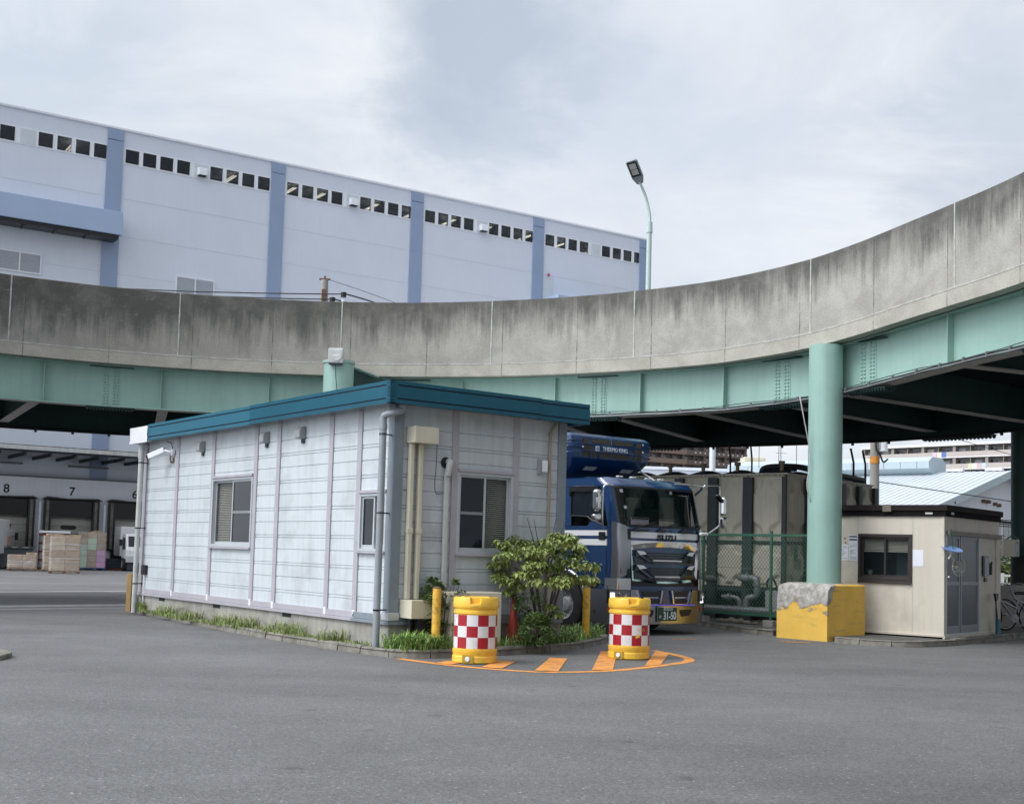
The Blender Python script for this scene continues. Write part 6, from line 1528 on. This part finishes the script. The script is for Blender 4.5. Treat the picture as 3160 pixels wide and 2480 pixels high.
# black gap, lower bumper
b = MB(); skin(b, sub(-1.0, 1.0), [.93, .98, 1.03], .01); b.build('lower_gap', 'blackpl', TRK, recalc=False)
b = MB()
rows = skin(b, XS, [.86, .93], .05, .55); b.build('bumper_upper', 'blue', TRK, smooth=40, recalc=False)
b = MB(); skin(b, XS, [.24, .30, .45, .56], .06, .95); skin(b, sub(-CW, -.72), [.56, .7, .86], .06, .95); skin(b, sub(.72, CW), [.56, .7, .86], .06, .95)
rw = skin(b, XS, [.22, .24], .045, .95); bp_ = b.build('bumper', 'bumperchrome', TRK, smooth=40, recalc=False)
b = MB(); skin(b, sub(-.72, .72), [.56, .7, .86], .02); b.build('bumper_recess', 'blue', bp_, recalc=False)
for x0, x1 in ((-.62, -.20), (.20, .62)):
    for z0, z1 in ((.60, .67), (.73, .83)):
        b = MB(); s_ = 1 if x0 > 0 else -1; sl = .05
        plate(b, [(x0+(sl if s_ < 0 else 0), z0), (x1-(sl if s_ > 0 else 0), z0), (x1, z1), (x0, z1)], .035, .02); q = b.build('air_intake', 'blackpl', bp_)
        b = MB(); plate(b, [(x0+.02, z0-.022), (x1-.02, z0-.022), (x1-.02, z0-.003), (x0+.02, z0-.003)], .05, .03); b.build('intake_bar', 'chrome', q)
for s_ in (-1, 1):
    b = MB(); plate(b, [(s_*.64, .58), (s_*.70, .58), (s_*.80, .85), (s_*.74, .85)][::s_], .066, .05); b.build('intake_blade', 'chrome', bp_)
    b = MB(); plate(b, [(s_*.16, .60), (s_*.20, .60), (s_*.15, .85), (s_*.11, .85)][::s_], .06, .04); b.build('intake_blade', 'chrome', bp_)
b = MB(); xs = sub(-.78, .78)
for k in range(len(xs)-1): b.box(xs[k], min(fy(xs[k]), fy(xs[k+1]))-.078, .568, xs[k+1], min(fy(xs[k]), fy(xs[k+1]))-.06, .585)
b.build('led_strip', 'led_blue', bp_)
for s_ in (-1, 1):
    b = MB(); plate(b, [(s_*.36, .40), (s_*.40, .355), (s_*.62, .37), (s_*.70, .45), (s_*.70, .49), (s_*.34, .485)][::s_], .064, .004); b.build('fog_recess', 'blackpl', bp_)
    # headlight cluster wrapping the corner
    b = MB(); xs = sub(-1.175, -.90) if s_ < 0 else sub(.90, 1.175); skin(b, xs, [.60, .75, .86], .066); hl = b.build('headlight', 'blackpl', TRK, smooth=60, recalc=False)
    b = MB(); xs = sub(-1.16, -.92) if s_ < 0 else sub(.92, 1.16); skin(b, xs, [.61, .75, .85], .075); b.build('headlight_lens', mat('headlight_glass', (.5, .53, .55), .04, alpha=.25, var=0, spec=1.), hl, smooth=60, recalc=False)
    b = MB()
    for xx in (1.0, 1.10): c = (s_*xx, fy(xx)-.072, .75); b.lathe([(.001, .0), (.045, .004), (.05, .012)], 16, mtx=at(*c) @ Matrix.Rotation(R(90), 4, 'X'))
    b.build('reflector', 'chrome', hl)
    b = MB(); xs = sub(-1.10, -.94) if s_ < 0 else sub(.94, 1.10); skin(b, xs, [.615, .64], .078); xs = sub(-1.155, -1.12) if s_ < 0 else sub(1.12, 1.155); skin(b, xs, [.615, .80], .078); b.build('running_light', 'drl', hl, recalc=False)
    b = MB(); xs = sub(-1.17, -.95) if s_ < 0 else sub(.95, 1.17); skin(b, xs, [.44, .54], .066); b.build('turn_lamp', 'amber', TRK, recalc=False)
    b = MB(); xs = sub(-CW, -.90) if s_ < 0 else sub(.90, CW); skin(b, xs, [.86, .93, 1.02, 1.07], .058); b.build('headlight_brow', 'chrome', TRK, smooth=60, recalc=False)
b = MB(); b.box(-.27, -.10, .275, .23, -.085, .54); pl = b.build('number_plate', 'plate', TRK, bevel=.006)
b = MB(); b.box(-.285, -.088, .262, .245, -.075, .553); b.build('plate_frame', 'chrome', pl)
text_mesh('plate_region', '群馬830', .072, 'paper', pl, at(-.01, -.102, .50) @ FACE_Y, .001)
text_mesh('plate_kana', 'あ', .065, 'paper', pl, at(-.222, -.102, .36) @ FACE_Y, .001)
text_mesh('plate_digits', '31-50', .20, 'paper', pl, at(.03, -.102, .37) @ FACE_Y, .001, sx=.74, bold=.004)
# side window, mirror, door details, wheel arch
for s_ in (-1, 1):
    X_ = s_*(CW+.004)
    b = MB(); b.f([(X_-s_*.012, .52, 2.07), (X_-s_*.012, .80, 2.16), (X_-s_*.012, .95, 2.24), (X_-s_*.012, 1.41, 2.26), (X_-s_*.012, 1.42, 2.74), (X_-s_*.012, .62, 2.74)]); sw = b.build('side_window', 'glass_dk', TRK, recalc=False)
    b = MB(); b.tube([(X_, .50, 2.06), (X_, .80, 2.145), (X_, .95, 2.22), (X_, 1.42, 2.24), (X_, 1.43, 2.75), (X_, .60, 2.75), (X_, .50, 2.06)], .013, 6); b.build('window_trim', 'blackpl', sw)
    b = MB(); b.prism([(.62, 2.70), (.62, 2.80), (1.45, 2.80), (1.47, 2.62), (1.44, 2.62), (1.40, 2.70)], X_, X_+s_*.035, 'x'); b.tube([(X_+s_*.04, .70, 2.79), (X_+s_*.04, 1.2, 2.80)], .009, 6); b.build('rain_visor', 'blackpl', sw)
    b = MB(); b.box(X_, 1.44, 1.62, X_+s_*.02, 1.57, 1.90); b.build('door_handle', 'blackpl', TRK, bevel=.015)
    b = MB(); b.box(X_, .42, 1.78, X_+s_*.02, .60, 1.93); b.build('mirror_foot', 'blackpl', TRK, bevel=.015)
    b = MB(); b.tube([(X_, .38, 1.1), (X_, .38, 2.04)], .006, 4); b.tube([(X_, 1.70, 1.1), (X_, 1.70, 2.75)], .006, 4); b.build('door_gap', 'blackpl', TRK)
    b = MB(); b.box(s_*1.10, .52, .22, s_*(CW+.05), 1.0, .30); b.box(s_*1.10, .52, .55, s_*(CW+.05), .98, .62); b.box(s_*1.12, .50, .62, s_*(CW+.02), .96, .97); b.box(s_*1.12, .5, .30, s_*(CW+.045), .60, .55); b.build('step_panel', 'chrome_dk', TRK, bevel=.02)
    b = MB(); b.box(s_*(CW+.03), .66, .38, s_*(CW+.055), .80, .50); b.build('side_marker', 'lamp', TRK, bevel=.01)
    b = MB(); b.cyl((s_*(CW+.045), .62, .44), (s_*(CW+.06), .62, .44), .03, n=12); b.build('side_reflector', 'amber', TRK)
    # arch
    b = MB(); pts = [(s_*(CW+.01), 1.58+.66*math.cos(R(a)), .52+.66*math.sin(R(a))) for a in range(0, 181, 12)]; b.tube(pts, .045, 8); b.build('wheel_arch', 'chrome', TRK, smooth=60)
    for yw, nm in ((1.58, 'wheel'), (7.6, 'wheel'), (8.8, 'wheel')):
        b = MB(); b.lathe([(.28, -.14), (.44, -.145), (.50, -.12), (.52, -.08), (.52, .08), (.50, .12), (.44, .145), (.28, .14)], 40, mtx=at(s_*1.04, yw, .52) @ Matrix.Rotation(R(90), 4, 'Y')); w_ = b.build(nm, 'tyre', TRK, smooth=40)
        b = MB(); b.lathe([(.285, .13*s_), (.26, .10*s_), (.17, .06*s_), (.12, .12*s_), (.001, .14*s_)], 32, mtx=at(s_*1.04, yw, .52) @ Matrix.Rotation(R(90), 4, 'Y'))
        for k in range(8): b.cyl((s_*1.10, yw+.21*math.cos(k*.785), .52+.21*math.sin(k*.785)), (s_*1.15, yw+.21*math.cos(k*.785), .52+.21*math.sin(k*.785)), .02, n=8)
        b.build('rim', 'grey', w_, smooth=40)
# mirrors
mb = MB(); mb.box(-.085, -.11, 0, .085, .02, .41)
m1 = mb.build('mirror', 'chrome', TRK, bevel=.075, seg=4, smooth=60); m1.location = (-1.50, .36, 2.30); m1.rotation_euler = (0, 0, R(-12))
mb = MB(); mb.prism([(-.10, .13), (.09, .13), (.09, .05), (.05, .0), (-.06, .0), (-.10, .06)], -.10, .02, 'y')
m2 = mb.build('mirror', 'chrome', TRK, bevel=.04, seg=4, smooth=60); m2.location = (-1.50, .36, 2.12); m2.rotation_euler = (0, 0, R(-12))
b = MB(); b.tube(smooth_curve([(-1.10, .34, 2.80), (-1.26, .34, 2.80), (-1.32, .36, 2.72), (-1.33, .36, 2.3), (-1.32, .36, 2.10), (-1.24, .4, 1.96)], 5), .017, 8); b.tube([(-1.33, .36, 2.6), (-1.48, .36, 2.6)], .014, 8); b.tube([(-1.33, .36, 2.2), (-1.46, .36, 2.2)], .02, 8); b.build('mirror_stay', 'chrome', TRK, smooth=60)
b = MB(); b.tube(smooth_curve([(.28, .08, 2.90), (.6, -.02, 2.895), (.92, -.05, 2.88)], 4), .020, 8); b.tube(smooth_curve([(.98, -.05, 2.90), (1.25, -.05, 2.92), (1.36, -.05, 2.92), (1.41, -.05, 2.87), (1.42, -.05, 2.5), (1.42, -.05, 2.18), (1.40, -.05, 2.12), (1.12, -.02, 1.96), (1.00, 0, 1.95)], 5), .019, 8); b.tube([(.92, -.05, 2.88), (1.0, .05, 2.83), (.98, .2, 2.72)], .025, 8); b.build('mirror_stay', 'chrome', TRK, smooth=60)
b = MB(); b.box(.88, -.09, 1.925, 1.08, -.01, 1.985); b.build('stay_foot', 'white', TRK, bevel=.02)
mb = MB(); mb.box(-.10, -.06, 0, .10, .06, .36); m3 = mb.build('mirror', 'chrome', TRK, bevel=.04, seg=3); m3.location = (1.55, -.03, 2.34); m3.rotation_euler = (0, 0, R(35))
mb = MB(); mb.box(-.03, -.05, .0, .03, .05, .21); m4 = mb.build('mirror', 'chrome_dk', TRK, bevel=.025, seg=3); m4.location = (1.38, -.10, 2.70); m4.rotation_euler = (0, R(-50), 0); m4.location = (1.44, -.1, 2.60)
mb = MB(); mb.prism([(-.07, .18), (.05, .20), (.09, .12), (.06, .0), (-.02, -.03), (-.06, .05)], -.06, .05, 'y'); m5 = mb.build('mirror', 'chrome', TRK, bevel=.03, seg=3); m5.location = (1.55, -.03, 2.11)
# roof marker lamps, chassis, body and cooling unit
for x in (-.75, -.4, 0, .35):
    b = MB(); b.box(x-.06, .50, 2.985, x+.06, .58, 3.01); b.build('roof_lamp', 'lamp', TRK, bevel=.01)
b = MB(); b.box(-.45, .6, .45, .45, 9.2, .95); b.build('chassis', 'black', TRK)
b = MB(); b.box(-1.0, .3, .35, 1.0, 1.0, .9); b.build('engine_bay', 'black', TRK)
b = MB(); b.box(-1.24, 2.42, 1.10, 1.24, 9.6, 3.82); b.build('cargo_box', 'white', TRK, bevel=.02)
prof = [(1.70, 3.90), (1.585, 3.84), (1.555, 3.68), (1.57, 3.40), (1.72, 3.24), (2.10, 3.03), (2.41, 3.02), (2.41, 3.90)]
b = MB(); n = len(prof)
secs = [(-1.16, .16, .05), (-1.08, .03, .01), (-.98, 0, 0), (.98, 0, 0), (1.08, .03, .01), (1.16, .16, .05)]
rings = []
for x, dy, dz_ in secs:
    rings.append([b.b.verts.new((x*(1 if z > 3.4 else .96 if z > 3.3 else .88 if z > 3.1 else .74), min(2.41, y+dy), z-(dz_*.5 if z > 3.5 else 0))) for y, z in prof])
for r0, r1 in zip(rings, rings[1:]):
    for k in range(n): b.b.faces.new((r0[k], r0[(k+1) % n], r1[(k+1) % n], r1[k]))
b.b.faces.new(rings[0][::-1]); b.b.faces.new(rings[-1])
un = b.build('cooling_unit', 'blue_dk', TRK, smooth=18, bevel=.012)
def louv(name, cells, m_):
    b = MB()
    for x0, x1, x2, x3, z0, z1, y0, y1 in cells: b.f([(x0, y0, z0), (x1, y0, z0), (x2, y1, z1), (x3, y1, z1)])
    b.build(name, m_, un, recalc=False)
mesh_tan = mat('condenser_mesh', (.045, .038, .028), .8, var=.2)
louv('intake_grille', [(-.80, -.66, -.62, -.80, 3.70, 3.79, 1.552, 1.568), (-.56, -.06, -.04, -.58, 3.71, 3.79, 1.552, 1.568), (.02, .52, .58, .0, 3.71, 3.79, 1.552, 1.568), (.62, .80, .80, .66, 3.70, 3.79, 1.552, 1.568),
                        (-.80, -.52, -.56, -.80, 3.56, 3.66, 1.552, 1.552), (.56, .80, .80, .60, 3.56, 3.66, 1.552, 1.552), (-.80, -.40, -.44, -.80, 3.43, 3.53, 1.562, 1.554), (-.34, .0, .02, -.38, 3.43, 3.53, 1.562, 1.554), (.05, .42, .46, .05, 3.43, 3.53, 1.562, 1.554), (.50, .80, .80, .54, 3.43, 3.53, 1.562, 1.554)], mesh_tan)
b = MB()
for x0, x1, z, y in ((-.84, .84, 3.805, 1.585), (-.84, -.56, 3.68, 1.55), (.56, .84, 3.68, 1.55), (-.84, .84, 3.415, 1.572), (-.84, .84, 3.545, 1.552)): b.tube([(x0, y, z), (x1, y, z)], .012, 6)
for x in (-.03, -.6, .62, -.36, .48): b.tube([(x, 1.556, 3.42), (x+(.04 if x > 0 else -.04), 1.556, 3.54)] if abs(x) > .1 else [(x, 1.556, 3.70), (x, 1.572, 3.80)], .014, 6)
b.build('grille_rib', 'blue_dk', un)
b = MB()
for s_ in (-1, 1):
    for z in (3.50, 3.62, 3.74): b.tube(smooth_curve([(s_*.84, 1.555, z), (s_*.98, 1.558, z), (s_*1.085, 1.59, z), (s_*1.165, 1.73, z), (s_*1.165, 2.3, z)], 4), .010, 6)
b.build('corner_rib', 'blue_dk', un)
b = MB()
for x in (-.82, .82):
    for z in (3.62, 3.77): b.cyl((x, 1.535, z), (x, 1.56, z), .022, n=12)
b.build('bolt_cap', 'chrome', un)
for x0 in (-.62, .38):
    b = MB(); b.f([(x0, 1.772, 3.178), (x0+.30, 1.772, 3.178), (x0+.34, 1.692, 3.247), (x0+.02, 1.692, 3.247)]); b.build('pale_plate', 'pvc_pale', un, recalc=False)
text_mesh('unit_lettering', 'THERMO KING', .118, 'paper', un, at(.06, 1.545, 3.607) @ FACE_Y, .003, sx=.86, bold=.0)
b = MB(); b.box(-.47, 1.545, 3.56, -.375, 1.552, 3.655); lg = b.build('unit_emblem', 'paper', un); b = MB(); b.box(-.455, 1.541, 3.575, -.39, 1.545, 3.64); b.build('emblem_field', 'blue_dk', lg); text_mesh('emblem_mark', 'K', .07, 'paper', lg, at(-.423, 1.539, 3.607) @ FACE_Y, .0005)
b = MB(); b.tube([(.95, 1.75, 3.25), (1.10, 1.3, 2.97)], .018, 8); b.build('stay_rod', 'alu', TRK)

# ------------------------------------------------------------------ far buildings beyond the ramp
def factory():
    t = thing('factory', 'white factory with pale blue ribbed gable roof', 'factory', (20.1, 50.0, 0), A5)
    # local: apex of the front gable at origin; ridge runs along +y, gable slopes along -x and +x
    zr, ze, run, Ln = 5.35, 3.55, 8.0, 24.
    b = MB(); b.prism([(-run+.25, 0), (run-.25, 0), (run-.25, ze-.02), (0, zr-.12), (-run+.25, ze-.02)], 0.15, Ln, 'y'); b.build('wall', 'facwhite', t)
    for s_ in (-1, 1):
        b = MB(); k = 0; y = -.25
        while y < Ln+.2:
            h = .016 if k % 2 else 0; b.f([(0, y, zr+h), (s_*(run+.3), y, ze-.07+h), (s_*(run+.3), y+.14, ze-.07+h), (0, y+.14, zr+h)]); 
            b.f([(0, y+.14, zr+h), (s_*(run+.3), y+.14, ze-.07+h), (s_*(run+.3), y+.14, ze-.07+.016-h), (0, y+.14, zr+.016-h)]); y += .14; k += 1
        b.build('roof', 'facroof', t, weld=False, recalc=False)
    b = MB()
    for s_ in (-1, 1): b.prism([(0, zr-.22), (0, zr+.08), (s_*(run+.3), ze+.02), (s_*(run+.3), ze-.28)], -.28, -.20, 'y')
    b.build('barge_board', 'monitor', t)
    for k in range(15):
        b = MB(); b.box(-.12, .2+k*1.6, zr+.02, .12, .9+k*1.6, zr+.13); b.build('ridge_cap', 'facwhite', t)
    for x0, w in ((-6.9, 1.25), (-1.9, 1.3), (-.45, 1.3)):
        b = MB(); b.box(x0, .08, 2.25, x0+w, .15, 3.35); o = b.build('window', 'whwhite', t); b = MB(); b.box(x0+.06, .06, 2.31, x0+w/2-.03, .075, 3.29); b.box(x0+w/2+.03, .06, 2.31, x0+w-.06, .075, 3.29); b.build('pane', mat('grey_pane', (.16, .19, .2), .15, var=.2), o)
    b = MB(); b.box(-3.95, -.25, 2.7, -3.2, .12, 3.25); q = b.build('wall_unit', 'beige', t); b = MB(); b.box(-3.9, -.26, 2.75, -3.55, -.25, 3.2); b.build('unit_grille', 'blackpl', q)
    b = MB()
    for x, z in ((-2.6, 4.0), (-2.2, 4.0), (-2.05, 4.0), (-1.3, 3.95), (-.85, 3.92)): b.cyl((x, .0, z), (x, .14, z), .07, n=8)
    b.cyl((-6.6, -.3, 3.75), (-6.6, .1, 3.75), .05, n=8); b.tube([(-6.6, -.1, 3.7), (-6.2, -.05, 3.2), (-6.0, 0, 3.0)], .05, 6); b.build('wall_fitting', 'rust', t)
    b = MB(); b.prism([(-1.5, 1.75), (-1.3, 2.2), (-.7, 2.5), (.3, 2.6), (1.5, 2.5), (1.5, 1.6)], -.35, .1, 'y') if False else None
    b = MB(); b.prism([(-.5+1.2*math.cos(R(a))*-1, 1.35+.75*math.sin(R(a))) for a in range(0, 181, 15)], -1.3, .1, 'y'); b.build('porch_roof', 'facroof', t, smooth=60)
    # large monitor on the ridge
    b = MB(); b.prism([(-.55, zr-.12), (-.95, zr+.12), (-.95, zr+.42), (-.55, zr+.62), (.55, zr+.62), (.95, zr+.42), (.95, zr+.12), (.55, zr-.12)], 2.9, 12.4, 'y'); mo = b.build('roof_monitor', 'monitor', t)
    b = MB()
    for k in range(13): b.box(-.965, 3.4+.72*k, zr+.13, -.945, 3.42+.72*k, zr+.41)
    b.build('monitor_seam', 'pvc', mo)
factory()
t = thing('low_white_building', 'long low white flat building seen behind the tank left of the factory', 'building', (8.5, 62, 0), R(3))
b = MB(); b.box(-14, 0, 0, 9, 12, 5.85); b.build('wall', 'facwhite', t)
b = MB(); b.box(-14.1, -.1, 5.86, 9.1, 12.1, 6.0); b.build('parapet_coping', 'whwhite', t)
b = MB(); b.box(-4, -.15, 0, 1.2, -.02, 5.2); b.build('cladding', 'facroof', t)
b = MB(); b.box(3.2, 1, 6.02, 4.9, 2.4, 6.5); b.box(3.5, 1.2, 6.5, 4.6, 2.2, 6.75); b.build('roof_tank', 'beige', t, bevel=.05)
def apartments(name, label, loc, rz, floors, x0, x1, z0, fh, cols, dark, depth=10., end=None, bw=4., vis=0):
    t = thing(name, label, 'apartment building', loc, rz)
    b = MB(); b.box(x0, 1.4, 0, x1, depth, z0+fh*floors); b.build('wall', dark, t)
    n = int((x1-x0)/bw)
    for f_ in range(floors):
        z = z0+fh*f_
        b = MB(); b.box(x0-.3, -.1, z, x1+.3, .06, z+1.15); b.build('balcony_front', cols[0] if not end else cols[0], t)
        b = MB(); b.box(x0-.35, -.15, z-.28, x1+.35, 1.39, z-.01); b.build('balcony_slab', cols[1], t)
        for k in range(n+1):
            if f_ < vis: continue
            b = MB(); ww = .35 if k % 2 == 0 else .06; b.box(x0+bw*k-ww, .07, z+.0, x0+bw*k+ww, 1.38, z+fh-.29); b.build('party_wall', cols[2], t)
        for k in range(n):
            if f_ < vis: continue
            x = x0+bw*k
            b = MB(); b.box(x+.5, 1.33, z+.1, x+2.3, 1.39, z+2.05); w_ = b.build('window', 'alu_dk', t)
            b = MB(); b.box(x+.56, 1.30, z+.16, x+1.36, 1.325, z+1.99); b.box(x+1.44, 1.30, z+.16, x+2.24, 1.325, z+1.99); b.build('pane', random.choice(['glass_dk', 'blind', 'grey']), w_)
    b = MB(); b.box(x0-.5, -.3, z0+fh*floors-.27, x1+.5, depth, z0+fh*floors+.3); b.build('roof', cols[1], t)
    return t, z0, fh
t, z0, fh = apartments('apartment_building', 'brown tiled apartment block seen beyond the tank', (72, 380, 0), R(30), 9, -64, 0, 14.8, 2.95, ('apt1', 'apt1', 'apt1b'), 'aptdk', 14., bw=4., vis=4)
for f_ in range(4, 9):
    z = z0+fh*f_
    b = MB(); b.box(-23, -.16, z-.27, .35, -.105, z+1.14); o = b.build('dark_balcony_tile', 'apt1b', t)
    b = MB()
    for k in range(11): b.box(-20+1.8*k, -.19, z+.35, -19.5+1.8*k, -.165, z+.75)
    b.build('tile_dot', 'aptw', o)
t, z0, fh = apartments('apartment_building', 'beige apartment block with long balconies and laundry behind the factory', (88.5, 311, 0), R(-46), 7, 0, 56., 9.9, 2.9, ('apt2', 'aptw', 'aptgrey'), 'aptdk', 14., bw=4., vis=3)
ld = [('pale pink towel hanging over the upper balcony', 18.6, 6, (.62, .5, .58)), ('cream towel hanging beside the blue one on the upper balcony', 19.8, 6, (.66, .62, .55)), ('blue towel hanging over the upper balcony', 21.0, 6, (.12, .18, .45)), ('pale yellow towel on the lower balcony', 27.6, 5, (.6, .62, .42)), ('white towel on the lower balcony', 28.6, 5, (.7, .7, .7)), ('pink towel on the lower balcony', 29.6, 5, (.62, .42, .44)), ('pale blue towel on the lower balcony', 30.8, 5, (.5, .6, .68))]
for lab, x, f_, c in ld:
    b = MB(); z = z0+fh*f_
    for k in range(6): b.f([(x+.18*k, -.16-.03*(k % 2), z-.1), (x+.18*(k+1), -.16-.03*((k+1) % 2), z-.1), (x+.18*(k+1), -.13, z+1.17), (x+.18*k, -.13, z+1.17)])
    b.f([(x, -.13, z+1.17), (x+1.08, -.13, z+1.17), (x+1.08, .1, z+1.17), (x, .1, z+1.17)])
    o = b.build('laundry', mat('cloth_'+lab.split()[0]+str(int(x)), c, .9, var=.05), None, recalc=False); tag(o, lab, 'laundry'); o.matrix_world = Matrix.Translation((88.5, 311, 0)) @ Matrix.Rotation(R(-46), 4, 'Z')
# right hand utility pole with transformer and wires
p2 = thing('utility_pole', 'grey utility pole with a white transformer can standing behind the hut', 'utility pole', (11.75, 40, 0))
b = MB(); b.cyl((0, 0, 0), (0, 0, 7.5), .17, .13, 16); b.build('pole', 'conc', p2, smooth=40)
b = MB(); b.cyl((0, 0, 4.70), (0, 0, 4.92), .158, n=16); b.build('orange_band', 'paint_orange', p2)
b = MB(); b.cyl((.27, -.05, 5.12), (.27, -.05, 5.55), .13, .12, 16); b.cyl((.27, -.05, 5.10), (.27, -.05, 5.15), .145, n=16); b.build('transformer_can', 'whitemetal', p2, smooth=40)
b = MB(); b.tube(smooth_curve([(.0, -.15, 5.6), (-.02, -.2, 5.2), (.12, -.2, 4.95), (.25, -.1, 4.75), (.4, -.1, 4.85)], 5), .03, 6); b.build('cable_loop', 'black', p2)
for lab, pts in (('black power line sagging right across the factory roof', [(11.8, 40, 4.12), (13.2, 40.3, 3.98), (16, 41, 3.72), (21, 42.5, 3.25)]), ('upper black wire falling from the pole to the hut roof', [(11.8, 40, 3.0), (13.0, 37, 2.92), (14.2, 33, 2.62), (16.5, 31, 2.3)]),
                 ('lower black wire falling from the pole to the hut roof', [(11.8, 40, 2.9), (12.4, 36, 2.75), (12.6, 32, 2.62), (13, 30, 2.5)]), ('thin wire crossing the beige apartment balconies', [(19.5, 60, 8.2), (25.5, 62, 7.0), (29, 63, 6.5)])):
    wire(lab, pts, .016)
for k in range(4): wire('one of four parallel cables running to the dark column behind the hut', [(11.0, 29.8, 2.62-.05*k), (12.1, 29.9, 2.60-.05*k)], .012, grp='parallel cables at the column')
wp = thing('white_pole', 'plain white pole standing behind the water tank', 'pole', (7.3, 45, 0))
b = MB(); b.cyl((0, 0, 0), (0, 0, 6.5), .11, n=14); b.build('pole', 'whwhite', wp, smooth=40)
an = thing('tv_antenna', 'thin television antenna on the far roof', 'antenna', (13.6, 62.5, 5.9))
b = MB(); b.tube([(0, 0, 0), (0, 0, 2.3)], .03, 6); 
for k in range(5): b.tube([(-.5+.25*k, -.4, 2.1-.05*k), (-.5+.25*k, .4, 2.1-.05*k)], .015, 4)
b.tube([(-.7, 0, 2.15), (.8, 0, 1.95)], .02, 4); b.tube([(-.25, 0, 1.0), (.3, 0, 1.0)], .015, 4); b.build('mast', 'grey', an)
